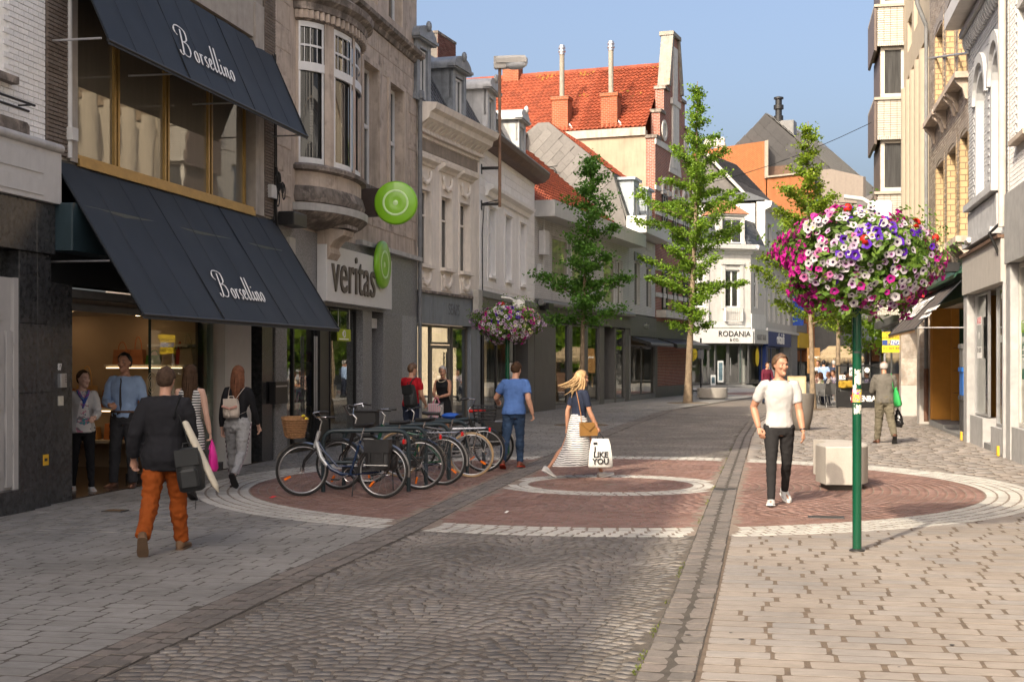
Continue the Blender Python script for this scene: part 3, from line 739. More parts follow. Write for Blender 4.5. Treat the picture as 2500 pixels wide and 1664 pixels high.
for(x,y)in((1.8,1.7),(1.8,3.2),(3.6,1.7),(3.6,3.2),(5.0,1.2),(5.0,2.6)):
 b=MB();b.lathe([(.01,-.0),(.07,-.0),(.07,.02)],12,(x,y,2.478));b.build('ceiling_spot',M_emit('warm_lamp',(1.,.66,.36),13),Bo.e)
gl=MB();gl.quad((X(385),.12,.14),(X(540),.12,.14),(X(540),.12,2.42),(X(385),.12,2.42));gl.build('display_window',M_glass('display_glass',ior=1.7),Bo.e)
b=MB();b.box(X(385),X(548),.02,.5,0,.13);b.build('plinth',m_dkstone,Bo.e)
b=MB();b.box(X(385)-.012,X(385),.1,.14,.1,2.42);b.build('glass_edge',M('green_glass_edge',(.03,.05,.045),rough=.2),Bo.e)
b=MB();b.box(X(525),X(540),.14,.19,.14,2.42);b.build('glass_return',M('green_glass_return',(.20,.24,.20),rough=.2),Bo.e)
b=MB();b.box(X(548),X(612),-.01,.3,.02,2.72);b.build('white_panel',M('white_panel',(.46,.445,.43),rough=.5,var=.04),Bo.e)
b=MB();b.box(X(612),X(640),.25,.3,.0,2.72);b.build('side_door',M('black_door',(.012,.012,.013),rough=.3),Bo.e)
b=MB();b.box(X(640),L,.0,.3,.0,2.72);b.build('dark_cladding',m_dkstone,Bo.e)
m_shelf=M('shelf_white',(.55,.5,.42),rough=.5,var=.03)
for(y0,y1,z,dp)in((.5,1.9,1.70,.4),(.5,1.2,2.03,.3),(1.2,2.9,1.0,.45),(1.2,2.9,.48,.5),(.4,1.1,.9,.35)):
 b=MB();b.box(xw-dp,xw-.003,y0,y1,z-.045,z);b.build('shelf',m_shelf,Bo.e)
for(y0,y1,z,dp)in((.55,1.85,1.653,.42),(1.25,2.85,.955,.46)):
 b=MB();b.box(xw-dp,xw-dp+.03,y0,y1,z-.012,z-.001);b.build('shelf_light',M_emit('shelf_lamp',(1.,.68,.36),2.2),Bo.e)
def handbag(B,y,z,w_,h,d,col,label,tall=False,x=None):
 x=xw-.2 if x is None else x
 S=Sub(B,'handbag',label,'handbag',x,y,z,'handbags on show in the handbag shop');mt=M('leather_%d_%d_%d'%tuple(int(c*99)for c in col),col,rough=.45,var=.12)
 b=MB();b.prism_x([(y-w_/2,z),(y-w_*.42,z+h),(y+w_*.42,z+h),(y+w_/2,z)],x-d/2,x+d/2);S.b(b,'bag_body',mt)
 b=MB();n=8;hh=h*(.9 if tall else .55)
 b.tube([(x,y+w_*.25*math.cos(math.pi*i/n),z+h*.97+hh*math.sin(math.pi*i/n))for i in range(n+1)],.011,5);S.b(b,'handle',mt)
 b=MB();b.box(x-d/2-.008,x-d/2,y-w_*.4,y+w_*.4,z+h*.55,z+h*.98);S.b(b,'flap',mt)
for q in((1.68,1.702,.28,.24,.14,(.36,.15,.07),'russet handbag on the lit shelf, left end',False),(1.40,1.702,.24,.24,.14,(.42,.17,.08),'tan handbag with high handle on the lit shelf beside the green clutch',True),(1.12,1.702,.27,.15,.1,(.06,.16,.02),'green clutch bag on the lit shelf',False),(.85,1.702,.24,.2,.14,(.40,.30,.2),'beige handbag on the lit shelf right of the green clutch',False),(.68,1.702,.1,.24,.1,(.45,.03,.03),'narrow red bag on the lit shelf',False),(.54,1.702,.24,.26,.14,(.46,.38,.27),'large cream handbag at the right end of the lit shelf',True),(2.7,1.002,.32,.30,.16,(.45,.16,.04),'orange tote with long handles behind the tie man',True),(2.3,1.002,.34,.36,.16,(.5,.3,.12),'gold striped tote with long handles behind the tie man',True),(1.85,1.002,.32,.28,.16,(.30,.12,.06),'chestnut bag on the middle shelf',True),(1.45,1.002,.3,.26,.16,(.42,.2,.07),'amber bag at the right end of the middle shelf',False),(2.65,.482,.34,.26,.16,(.42,.17,.05),'orange tan bag on the low shelf behind the floral woman',False),(2.25,.482,.34,.2,.16,(.40,.2,.06),'flat honey bag on the low shelf',False),(1.8,.482,.34,.26,.16,(.38,.14,.05),'brown bag on the low shelf near the tie man',False),(1.4,.482,.3,.2,.16,(.5,.28,.1),'yellow tan bag at the right end of the low shelf',False),(.85,.902,.3,.3,.16,(.40,.32,.22),'sand coloured bag on the small shelf behind the shop glass',False)):handbag(Bo,*q)
b=MB();cx_,cz_=X(372,.1),Bo.Z(372,937,.1)
for k in range(3):
 rr=.17-.045*k;b.tube([(cx_+rr*math.cos(a/16*6.283*.8+k),.105,cz_+rr*math.sin(a/16*6.283*.8+k))for a in range(17)],.006,4)
b.build('swirl_decal',M('decal_gold',(.45,.36,.22)),Bo.e)
# limestone house with bow window over a haberdashery
V=Bld('limestone_house','sooty limestone house with curved bow window over a grey granite shopfront','building',la(24.06),la(33.8))
L=V.L;X=V.X;zc=3.62
w1=(X(884),X(922),5.58,8.28);w2=(X(949),X(983),5.60,8.22)
u1=(w1[0],w1[1],9.75,12.2);u2=(w2[0],w2[1],9.75,12.2);u0=(X(745),X(800),9.75,12.2)
bx0,bx1=X(721),X(851)
ops=[w1,w2,u1,u2,u0,(bx0+.15,bx1-.15,5.0,8.2)]
b=MB();wall(b,0,L,4.25,16,ops,0,.3);wall_rest(b,0,L,4.25,16,0,.6);b.build('wall',m_lime,V.e)
body(V,0,L,4.3,15.9,.9,10,m_lime)
m_vw=M('window_white',(.66,.66,.65),rough=.4,var=.05,streak=.08)
for o,tr in((w1,7.0),(w2,6.95)):window(V,*o,y=.2,fw=.07,fm=m_vw,gm=g_curt,trans=[tr])
for o in(u1,u2,u0):window(V,*o,y=.2,fw=.07,fm=m_vw,gm=g_dark,trans=[o[2]+1.7],mull=[(o[0]+o[1])/2])
blk=[]
z=4.75;k=0
while z<9.2:
 x=X(668)+.02-(k%2)*.4
 while x<L-.02:
  a_,c_=max(x,.02),min(x+.85,L-.02)
  if c_-a_>.1 and not any(o[0]-.05<c_ and o[1]+.05>a_ and o[2]<z+.4 and o[3]>z for o in ops)and not(bx0-.15<c_ and a_<bx1+.15):
   blk.append(TRS(((a_+c_)/2,-.012-rnd(0,.004),z+.22),0,(c_-a_-.012,.02,.428)))
  x+=.86
 z+=.44;k+=1
lay(V.e,'stone_block','stone_blocks_beyond',BU,blk,m_lime,300)
for o in(w1,w2):
 b=MB();b.box(o[0]-.14,o[0]-.003,-.05,.1,o[2]-.1,o[3]+.1);b.box(o[1]+.003,o[1]+.14,-.05,.1,o[2]-.1,o[3]+.1);b.box(o[0],o[1],-.05,.1,o[3]+.003,o[3]+.12);b.build('architrave',m_lime,V.e)
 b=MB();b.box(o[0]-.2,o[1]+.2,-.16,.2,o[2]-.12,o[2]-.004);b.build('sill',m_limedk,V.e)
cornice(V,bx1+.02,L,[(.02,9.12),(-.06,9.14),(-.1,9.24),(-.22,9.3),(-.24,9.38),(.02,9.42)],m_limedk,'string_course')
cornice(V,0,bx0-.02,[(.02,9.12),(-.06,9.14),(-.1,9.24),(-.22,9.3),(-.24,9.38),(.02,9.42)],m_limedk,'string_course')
ux=(bx0+bx1)/2;aa=(bx1-bx0)/2;bb=.62
def bow(t,k=1.,e=0.):
 t=R(t);return(ux-(aa+e)*k*math.cos(t),-(bb+e)*k*math.sin(t))
def bow_ring(b,prof,t0=0,t1=180,n=40):
 """prof: list of (offset, z)"""
 vs=[]
 for i in range(n+1):
  t=lerp(t0,t1,i/n)
  for e,z in prof:x,y=bow(t,1,e);vs.append((x,y+.02,z))
 m=len(prof)
 b.add(vs,[(i*m+j,(i+1)*m+j,(i+1)*m+j+1,i*m+j+1)for i in range(n)for j in range(m-1)])
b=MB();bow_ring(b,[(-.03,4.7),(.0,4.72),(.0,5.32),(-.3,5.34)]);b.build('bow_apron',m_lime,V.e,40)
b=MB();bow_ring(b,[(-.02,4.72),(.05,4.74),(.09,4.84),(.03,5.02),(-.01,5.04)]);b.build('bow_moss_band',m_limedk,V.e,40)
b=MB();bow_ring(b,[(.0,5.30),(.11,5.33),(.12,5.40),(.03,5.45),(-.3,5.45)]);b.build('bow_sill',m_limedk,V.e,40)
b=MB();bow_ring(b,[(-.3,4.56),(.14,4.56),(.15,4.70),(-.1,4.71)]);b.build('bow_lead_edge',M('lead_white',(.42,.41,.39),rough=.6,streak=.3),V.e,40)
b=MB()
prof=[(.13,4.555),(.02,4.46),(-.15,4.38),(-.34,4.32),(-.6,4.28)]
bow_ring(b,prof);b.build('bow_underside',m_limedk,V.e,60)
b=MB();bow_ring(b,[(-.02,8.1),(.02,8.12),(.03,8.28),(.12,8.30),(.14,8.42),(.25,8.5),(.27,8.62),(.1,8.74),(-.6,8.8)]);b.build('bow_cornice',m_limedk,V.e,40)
for i in range(26):
 x,y=bow(4+i*6.9,1,.05);b=MB();b.cbox(x-.035,x+.035,y-.045,y+.03,8.14,8.29,.008);b.build('dentil',m_lime,V.e)
b=MB();bow_ring(b,[(-.08,5.44),(-.02,5.44),(-.02,8.12),(-.08,8.12)],0,7);bow_ring(b,[(-.25,5.44),(.01,5.44),(.01,8.12),(-.25,8.12)],44,57);bow_ring(b,[(-.25,5.44),(.01,5.44),(.01,8.12),(-.25,8.12)],89,95);bow_ring(b,[(-.25,5.44),(.01,5.44),(.01,8.12),(-.25,8.12)],123,136);bow_ring(b,[(-.08,5.44),(-.02,5.44),(-.02,8.12),(-.08,8.12)],173,180)
b.build('bow_pier',m_lime,V.e,30)
for(t0,t1)in((7,44),(57,89),(95,123),(136,173)):
 f=MB();e=-.07;fw=3.2
 def seg(ta,tb,z0,z1,th=.0):bow_ring(f,[(e+.03,z0),(e+.03+th,z0),(e+.03+th,z1),(e+.03,z1)],ta,tb,6)
 seg(t0,t0+fw,5.46,8.1,.03);seg(t1-fw,t1,5.46,8.1,.03);seg(t0,t1,5.46,5.56,.03);seg(t0,t1,8.0,8.1,.03);seg(t0,t1,7.18,7.34,.05)
 for q in(.25,.5,.75):tt=lerp(t0,t1,q);seg(tt-.5,tt+.5,7.3,8.05,.015)
 seg(t0,t1,7.64,7.68,.016)
 o=f.build('window',m_vw,V.e,30)
 p=MB();bow_ring(p,[(e,5.5),(e,8.05)],t0,t1,8);p.build('pane',g_dark,o,60)
b=MB();b.box(bx0+.1,bx1-.1,.4,.45,5,8.2);b.build('room_back',m_dkin,V.e)
b=MB()
pts=[(-.12,3.72),(-.22,3.74),(-.30,3.86),(-.26,3.98),(-.36,4.1),(-.54,4.2),(-.58,4.3),(-.3,4.34),(.05,4.34),(.05,3.66)]
b.prism_x(pts,X(772)-.0,X(772)+.62);b.build('scroll_bracket',m_lime,V.e)
b=MB();b.box(X(772)-.03,X(772)+.65,-.64,.0,4.335,4.40);b.build('bracket_cap',m_limedk,V.e)
b=MB();b.box(X(868),L-.03,-.16,.1,4.24,4.34);b.build('white_ledge',MATS['lead_white'],V.e)
b=MB();wall(b,0,L,2.86,4.24,(),-.02,.1);wall_rest(b,0,L,2.86,4.24,-.02,.9);b.build('granite_fascia',m_granite,V.e)
b=MB();b.quad((.1,-.0,2.86),(.1,1.2,2.86),(L-.1,1.2,2.86),(L-.1,0,2.86));b.build('soffit',m_dkgrey,V.e)
for(a_,c_,y1)in((X(663),X(697),.35),(X(883),X(905),.8),(X(933),X(979),.9)):
 b=MB();b.cbox(max(a_,.02),c_,-.03,y1,0,2.862,.008);b.build('granite_column',m_granite,V.e)
b=MB();b.box(X(979)+.003,L,-.02,.6,0,2.86);b.build('pale_granite_pier',M('pale_granite',(.27,.275,.28),rough=.5,var=.5,ns=50,fine=.5),V.e)
b=MB();b.cbox(X(673,-.15),X(703,-.15),-.15,-.03,V.Z(688,985,-.15),V.Z(688,931,-.15),.012);mbx=b.build('mailbox',m_black,V.e)
b=MB();b.box(X(675,-.16),X(702,-.16),-.157,-.15,V.Z(688,944,-.15),V.Z(688,940,-.15));b.build('letter_slot',m_alu,mbx)
xa,xb=X(697),X(883)
def shopglass(B,xs,z0,z1,y,fm,gm,fw=.05,name='shop_window'):
 for a_,c_ in zip(xs,xs[1:]):window(B,a_+.004,c_-.004,z0,z1,y=y,fw=fw,fm=fm,gm=gm,name=name)
shopglass(V,[xa,X(748),X(798)],.04,2.84,.25,m_black,g_shop,.03)
shopglass(V,[X(820),xb],.04,2.84,.12,m_black,g_shop,.03)
for px in(768,773):
 b=MB();b.tube([(X(px,.15),.15,.75),(X(px,.15),.15,2.25)],.018,8);b.build('door_handle',m_alu,V.e,60)
b=MB();b.box(X(798),X(820),.14,.3,0,2.86);b.build('black_pillar',m_black,V.e)
b=MB();b.box(X(905),X(933),.8,.85,0,2.86);b.build('recess_door',m_dkgrey,V.e)
b=MB();b.box(X(907),X(931),.1,.8,2.5,2.72);b.build('lightbox',M('white_box',(.5,.5,.48)),V.e)
b=MB();b.box(X(908,.78),X(920,.78),.74,.8,1.15,1.75);b.build('door_panel',m_black,V.e)
b=MB();b.box(.1,L-.1,4.6,4.7,0,2.86);b.box(.02,.1,.9,4.6,0,2.86);b.build('interior_wall',M('shop_wall_grey',(.20,.185,.17),rough=.8),V.e)
b=MB();b.box(.1,L-.1,.3,4.6,-.01,.012);b.build('shop_floor',M('shop_floor_grey',(.14,.13,.12),rough=.3),V.e)
b=MB();b.box(.1,L-.1,1.2,4.6,2.84,2.9);b.build('shop_ceiling',M('shop_ceil_grey',(.4,.4,.4)),V.e)
for x in(1.5,3.2,4.8):
 b=MB();b.lathe([(.01,0),(.1,0),(.1,.02)],12,(x,2.5,2.81));b.build('ceiling_spot',M_emit('cool_lamp',(1.,.85,.65),8),V.e)
sx0,sx1=X(797,-.22),X(957,-.22);sz0,sz1=2.93,4.03
sg=Sub(V,'shop_sign','white box sign reading veritas with a green button at its right end','sign',(sx0+sx1)/2,-.1,sz0)
b=MB();b.cbox(sx0,sx1,-.22,-.03,sz0,sz1,.012);sg.b(b,'sign_board',M('sign_white',(.60,.59,.57),rough=.45,var=.04))
m_umber=M('umber_print',(.09,.075,.06),rough=.5)
text('veritas','lettering',1.2,m_umber,sg.e,None,mw=sg.mw@Matrix.Translation((X(868,-.25)-.0,-.235,(sz0+sz1)/2+.02))@Matrix.Rotation(R(90),4,'X')@Matrix.Diagonal((.93,1,1,1)),ext=.018)
m_lime_g=M('button_green',(.20,.47,.015),rough=.3,var=.08,ns=2,coat=.3)
m_lime_w=M('button_ring',(.52,.74,.36),rough=.35,var=.05)
def button(mb_list,R_,th):
 pass
def disc_sign(parent,mw,r,th):
 b=MB();n=48;prof=[(r*.9,-th),(r*.97,-th*.85),(r,-th*.5),(r,-th*.1),(r*.97,.05*r),(r*.9,.08*r),(r*.62,.06*r),(r*.54,.085*r),(r*.2,.06*r),(.001,.05*r)]
 b.lathe(prof,n);b.build('button_disc',m_lime_g,parent,50,mw)
 b=MB();b.lathe([(r*.5,.082*r),(r*.53,.094*r),(r*.58,.094*r),(r*.6,.078*r)],n,cap=False);b.build('button_ring',m_lime_w,parent,50,mw)
 b=MB();b.lathe([(r*.12,.058*r),(r*.07,.072*r),(.001,.076*r)],20,cap=False);b.build('button_centre',m_lime_w,parent,50,mw)
zc=V.Z(938,648,-.25)
disc_sign(sg.e,sg.mw@Matrix.Translation((X(936,-.3),-.30,zc))@Matrix.Rotation(R(90),4,'X'),.53,.08)
hs=Sub(V,'hanging_sign','round green button sign hanging on a brown bracket box out over the street','sign',X(873),-.5,4.6)
xq=X(960,-.9)
b=MB();b.box(X(966,-.86)-.02,X(966,-.86)+.28,-.52,.0,V.Z(873,528),V.Z(873,462));hs.b(b,'bracket_box',M('brown_box',(.05,.035,.03),rough=.5))
b=MB();
disc_sign(hs.e,hs.mw@Matrix.Translation((X(966,-.86),-.86,V.Z(966,495,-.86)))@Matrix.Rotation(R(8),4,'Z')@Matrix.Rotation(R(-90),4,'Y'),.465,.16)
b=MB();b.tube([(L-.06,-.1,4.6),(L-.06,-.1,8.35)],.06,10);b.tube([(L-.06,-.1,.1),(L-.06,-.1,4.6)],.05,10);b.cbox(L-.15,L+.03,-.2,-.02,8.3,8.5,.02);b.build('downpipe',m_pipe,V.e,60)
for dx in(.02,.09):
 b=MB();b.tube([(X(662)+dx,-.05,7.2),(X(663)+dx,-.06,5.4),(X(661)+dx,-.05,4.2)],.012,5);b.build('cable',m_cable,V.e)
b=MB()
for i in range(5):
 rr=rnd(.1,.24);cx_,cz_=X(665)+rnd(-.06,.16),4.75+rnd(-.25,.3)
 b.tube([(cx_+rr*.5*math.cos(a*.52),-.08-.02*i,cz_+rr*math.sin(a*.52))for a in range(13)],.011,5)
b.tube([(X(664),-.07,5.2),(X(668),-.09,4.9),(X(662),-.08,4.5),(X(668),-.07,4.1)],.03,6)
b.build('cable_coil',m_cable,V.e)
b=MB();b.cbox(X(648),X(661),-.12,-.0,4.62,4.85,.01);b.build('junction_box',m_greyp,V.e)
b=MB();b.cbox(X(676),X(710),-.32,-.02,4.2,4.44,.02);b.build('floodlight',m_black,V.e)
b=MB();b.cbox(X(697),X(712),-.08,-.02,3.72,4.02,.01);b.build('alarm_box',M('alarm_beige',(.4,.38,.34)),V.e)
pk=Sub(V,'sale_board','magenta surfboard shaped sale sign reading 2+1 behind the haberdashery glass','sign',X(733,.6),.6,.3)
b=MB();cx_=X(734,.6);zb_=V.Z(734,1015,.6);ht=V.Z(734,955,.6)-zb_
pts=[(cx_+.18*math.sin(math.pi*t)**.6*(1 if s_>0 else-1),zb_+ht*(t if s_>0 else 1-t))for s_ in(1,-1)for t in[i/10 for i in range(11)]]
b.prism(pts[:-1],.6,.63);pk.b(b,'board',M('magenta_board',(.42,.03,.17),rough=.5))
text('2+1','lettering',.24,m_white,pk.e,None,mw=pk.mw@Matrix.Translation((cx_,.59,zb_+ht*.42))@Matrix.Rotation(R(90),4,'X')@Matrix.Diagonal((.75,1,1,1)),ext=.003)
text('Summersale','lettering',.07,m_white,pk.e,None,mw=pk.mw@Matrix.Translation((cx_,.59,zb_+ht*.74))@Matrix.Rotation(R(90),4,'X')@Matrix.Diagonal((.75,1,1,1)),ext=.003)
gs=Sub(V,'window_label','lime green square label hanging in the haberdashery window below the sign','sign',X(841,.05),.05,2.1)
b=MB();b.box(X(825,.05),X(856,.05),.05,.07,V.Z(840,832,.05),V.Z(840,803,.05));gs.b(b,'label_card',M('lime_card',(.36,.42,.02)))
b=MB();b.torus((X(841,.04),.045,V.Z(840,815,.05)),.07,.012,'y',20,6);b.torus((X(838,.04),.045,V.Z(840,815,.05)),.035,.01,'y',16,6);gs.b(b,'button_emblem',m_white)
b=MB();b.box(X(829,.04),X(852,.04),.046,.05,V.Z(840,829,.05),V.Z(840,826,.05));gs.b(b,'small_print',m_white)
b=MB();b.tube([(X(827,.05),.06,V.Z(840,803,.05)),(X(827,.05),.06,2.84)],.006,5);b.tube([(X(854,.05),.06,V.Z(840,803,.05)),(X(854,.05),.06,2.84)],.006,5);gs.b(b,'wire',m_alu)
rd=Sub(V,'window_sticker','round violet sticker with sale lettering on the shop door glass','sign',X(781,.22),.22,1.6)
b=MB();b.lathe([(.001,0),(.26,0),(.26,.004),(.001,.004)],28);b.build('sticker_disc',M('violet_print',(.16,.04,.13)),rd.e,0,rd.mw@Matrix.Translation((X(782,.22),.225,V.Z(782,880,.2)))@Matrix.Rotation(R(90),4,'X'))
text('SHOP\nHIER','lettering',.13,M('pink_print',(.5,.05,.22)),rd.e,None,mw=rd.mw@Matrix.Translation((X(782,.2),.215,V.Z(782,893,.2)))@Matrix.Rotation(R(90),4,'X')@Matrix.Diagonal((.7,1,1,1)),ext=.002)
for i,(px,yy,col,ht,lab)in enumerate(((712,1.0,(.35,.06,.05),1.5,'dress form in a red top in the window left of the magenta board'),(760,1.6,(.03,.04,.10),1.55,'dress form in a dark dress behind the shop door'),(850,.9,(.35,.33,.3),1.4,'dress form in a pale top in the far shop window'),(868,1.3,(.30,.05,.10),1.45,'dress form in a wine red dress at the far end of the shop window'))):
 S=Sub(V,'dress_form',lab,'mannequin',X(px,yy),yy,.0);x=X(px,yy)
 b=MB();b.lathe([(.17,.75),(.16,.95),(.12,1.08),(.16,1.28),(.17,1.36),(.07,1.46),(.05,ht)],14,(x,yy,0),sy=.65);S.b(b,'torso',M('cloth_%d'%i,col),60)
 b=MB();b.tube([(x,yy,.02),(x,yy,.78)],.02,6);b.lathe([(.16,.015),(.15,.03),(.02,.05)],14,(x,yy,0));S.b(b,'stand',m_alu,60)
b=MB();b.box(X(705,2),X(790,2),2.2,2.6,.4,.44);b.box(X(705,2),X(790,2),2.2,2.6,1.1,1.14);b.box(X(705,2),X(790,2),2.2,2.6,1.7,1.74);b.build('shelf',m_shelf,V.e)
bb_=MB()
for i in range(26):
 x=rnd(X(705,2),X(790,2));z=random.choice((.44,1.14,1.74));bb_.cur=random.randrange(4);bb_.box(x,x+.14,2.2,2.35,z,z+rnd(.1,.3))
bb_.build('folded_stock',[M('stock_a',(.3,.08,.06)),M('stock_b',(.08,.1,.25)),M('stock_c',(.4,.36,.3)),M('stock_d',(.3,.1,.2))],V.e)['kind']='stuff'
# cream house with mansard, white house, low shop, gabled house ...
def mansard(B,x0,x1,z0,z1,y0,y1,mat,n=None,w_=.22,l_=.16,name='mansard_slope',keep=0):
 b=MB();b.quad((x0,y0,z0),(x1,y0,z0),(x1,y1,z1),(x0,y1,z1));b.quad((x0-.004,y0,z0),(x0-.004,y1,z1),(x0-.004,y1+.2,z1),(x0-.004,y0+.4,z0));b.quad((x1+.004,y0,z0),(x1+.004,y0+.4,z0),(x1+.004,y1+.2,z1),(x1+.004,y1,z1))
 o=b.build(name,mat,B.e);ay=Vector((0,y1-y0,z1-z0));ln=ay.length
 ms=on_plane((x0,y0,z0),(1,0,0),ay,int((x1-x0)/w_),int(ln/l_),(x1-x0)/int((x1-x0)/w_),ln/int(ln/l_),.018,half=False,jit=.006)
 lay(o,'slate','slates_beyond',SU,ms,mat,keep)
 return o
def dormer(B,xc,z0,w_,h,y0,depth,mat,gm=None,arched=True):
 """zinc clad dormer: cheeks, hood with a curved pediment, window"""
 b=MB();a_,c_=xc-w_/2,xc+w_/2
 b.prism_x([(y0,z0),(y0,z0+h),(y0+depth,z0+h),(y0+depth*.99,z0+h*.9)],a_,a_+.05);b.prism_x([(y0,z0),(y0,z0+h),(y0+depth,z0+h),(y0+depth*.99,z0+h*.9)],c_-.05,c_)
 b.box(a_,a_+.2,y0-.05,y0+.06,z0,z0+h);b.box(c_-.2,c_,y0-.05,y0+.06,z0,z0+h);b.box(a_+.2,c_-.2,y0-.04,y0+.06,z0+h-.22,z0+h)
 b.prism([(a_-.12,z0),(a_,z0),(a_,z0+.5),(a_-.03,z0+.3)],y0-.03,y0+.1);b.prism([(c_,z0),(c_+.12,z0),(c_+.03,z0+.3),(c_,z0+.5)],y0-.03,y0+.1)
 o=b.build('dormer',mat,B.e)
 q=MB();pts=[(xc+(w_/2+.14)*math.cos(t),z0+h+.04+.3*math.sin(t))for t in[math.pi*i/12 for i in range(13)]]
 if arched:q.prism([(xc-w_/2-.14,z0+h-.06),(xc+w_/2+.14,z0+h-.06)]+pts,y0-.16,y0+depth);q.prism([(xc-w_/2-.18,z0+h-.02),(xc+w_/2+.18,z0+h-.02),(xc+w_/2+.18,z0+h+.05),(xc-w_/2-.18,z0+h+.05)],y0-.2,y0+.06)
 else:q.box(xc-w_/2-.14,xc+w_/2+.14,y0-.16,y0+depth,z0+h+.002,z0+h+.12)
 q.build('hood',mat,o,40)
 if arched:
  q=MB();q.ball((xc,y0-.18,z0+h+.34),(.09,.08,.14),8,6);q.build('finial',mat,o,60)
 window(o,a_+.2,c_-.2,z0+.05,z0+h-.24,y=y0+.02,fw=.06,gm=gm or g_dark,mull=[xc])
 return o
def shop_room(B,x0,x1,zt,depth=3.5,y=.4,col=(.17,.16,.15),lit=0):
 b=MB();b.box(x0,x1,y+depth,y+depth+.1,0,zt);b.build('interior_wall',M('room_%d'%int(col[0]*100),col,rough=.85),B.e)
 b=MB();b.box(x0,x1,y,y+depth,-.012,.01);b.build('shop_floor',MATS.get('shop_floor_grey'),B.e)
def garland(B,xc,zc,w_,h,mat):
 b=MB();n=10
 P=[(xc+w_*.42*math.cos(math.pi+math.pi*i/n),-.04,zc+h*.25+h*.5*math.sin(math.pi+math.pi*i/n))for i in range(n+1)]
 for i,p in enumerate(P):b.ball(p,(.055,.05,.06+.02*(i%2)),6,4)
 for s_ in(-1,1):b.ball((xc+s_*w_*.44,-.04,zc+h*.32),(.07,.05,.1),6,4);b.tube([(xc+s_*w_*.44,-.03,zc+h*.3),(xc+s_*w_*.4,-.03,zc-h*.3)],.03,5)
 b.ball((xc,-.05,zc-h*.28),(.08,.05,.08),6,4)
 b.build('garland',mat,B.e,60)
Cr=Bld('cream_house','cream stuccoed house with carved window heads, bracketed cornice and slate mansard','building',(-2.42,33.82),(-.93,38.5))
L=Cr.L;X=Cr.X;n3=4.95/L
ws=[(X(1022),X(1052),4.22,6.12),(X(1077),X(1103),4.22,6.1),(X(1122.5),X(1147),4.22,6.1)]
b=MB();wall(b,0,L,3.55,8.2,ws,0,.28);wall_rest(b,0,L,3.55,8.2,0,.5);b.build('wall',m_cream,Cr.e)
body(Cr,0.02,L-.02,3.3,8.2,.8,9,m_cream)
for o in ws:
 window(Cr,*o,y=.15,fw=.04,fm=m_cream,gm=g_curt,trans=[o[2]+1.28],sill=.14,sm=m_cream)
 xc=(o[0]+o[1])/2;w_=o[1]-o[0]
 cornice(Cr,o[0]-.2,o[1]+.2,[(.02,6.72),(-.05,6.74),(-.08,6.8),(-.2,6.86),(-.22,6.94),(.02,6.97)],m_cream,'window_head')
 b=MB();b.box(o[0]-.1,o[0]-.004,-.018,.05,4.1,6.7);b.box(o[1]+.004,o[1]+.1,-.018,.05,4.1,6.7);b.build('pilaster',m_cream,Cr.e)
 garland(Cr,xc,6.42,w_*.9,.42,m_cream)
 b=MB();b.box(xc-w_*.5,xc+w_*.5,-.03,.02,3.62,4.02);b.build('apron_panel',m_cream,Cr.e);garland(Cr,xc,3.84,w_*.8,.4,m_cream)
b=MB();b.box(.15,L-.1,-.03,.02,7.02,7.08);b.box(.15,L-.1,-.04,.02,7.42,7.5);b.build('moulding',m_cream,Cr.e)
b=MB();b.box(.25,L-.2,-.018,.02,7.1,7.4);b.build('frieze_panel',M('brown_render',(.28,.235,.19),rough=.9,streak=.3),Cr.e)
cornice(Cr,-.02,L+.02,[(.02,7.55),(-.08,7.57),(-.1,7.66),(-.38,7.84),(-.42,7.98),(-.55,8.05),(-.6,8.2),(.0,8.26)],m_cream)
nb=15
for i in range(nb):
 x=(i+.5)/nb*L;b=MB();b.prism_x([(.0,7.6),(-.12,7.62),(-.3,7.78),(-.36,7.88),(.0,7.9)],x-.06,x+.06);b.build('bracket',m_cream,Cr.e)
b=MB()
for i in range(46):x=(i+.5)/46*L;b.box(x-.03,x+.03,-.16,-.02,7.52,7.6)
b.build('dentil_course',m_cream,Cr.e)['kind']='stuff'
mansard(Cr,.02,L,8.25,9.85,-.15,.75,m_slate)
b=MB();b.prism_x([(.7,9.78),(.62,9.86),(.75,9.95),(4.5,11.2),(8.5,9.9),(8.5,8.2),(.9,8.2)],.02,L-.02);b.build('roof',m_slate,Cr.e)
b=MB();b.box(0,L,.55,.78,9.8,9.98);b.build('roof_ridge_trim',m_zinc,Cr.e)
dormer(Cr,X(1020),8.25,.95,1.55,-.12,1.3,m_zinc);dormer(Cr,X(1108),8.25,1.05,1.35,-.12,1.2,m_zinc)
ch=Sub(Cr,'brick_chimney','dark red brick chimney above the slate mansard of the cream house','chimney',2.2,4,9.9)
xa,xb=X(1068,3.6),X(1112,3.6);zt=Cr.Z(1090,95,3.6)
b=MB();b.box(xa,xb,3.6,4.5,9.6,zt);S_=ch.b(b,'stack',MATS['mortar'])
ms=bricks(xa,xb,9.9,zt-.02,.24,.08,.014,3.585,(),.02);ms2=[Matrix.Translation(Vector((xb,3.6,0)))@Matrix.Rotation(R(90),4,'Z')@m for m in bricks(0,.9,9.9,zt-.02,.24,.08,.014,-.015,(),.02)]
m_dkbrick=M('dark_brick_piece',(.19,.075,.055),rough=.9,rv=.4,var=.2,piece2=(.11,.06,.05))
lay(ch.e,'brick','bricks_beyond',BU,[ch.mw@m for m in ms+ms2],m_dkbrick,300)
b=MB();b.box(xa-.03,xb+.03,3.57,4.53,zt,zt+.08);ch.b(b,'cap',m_limedk)
m_bluegrey=M('bluegrey_cladding',(.19,.21,.235),rough=.5,var=.08,streak=.45)
b=MB();zf0,zf1=2.72,3.48
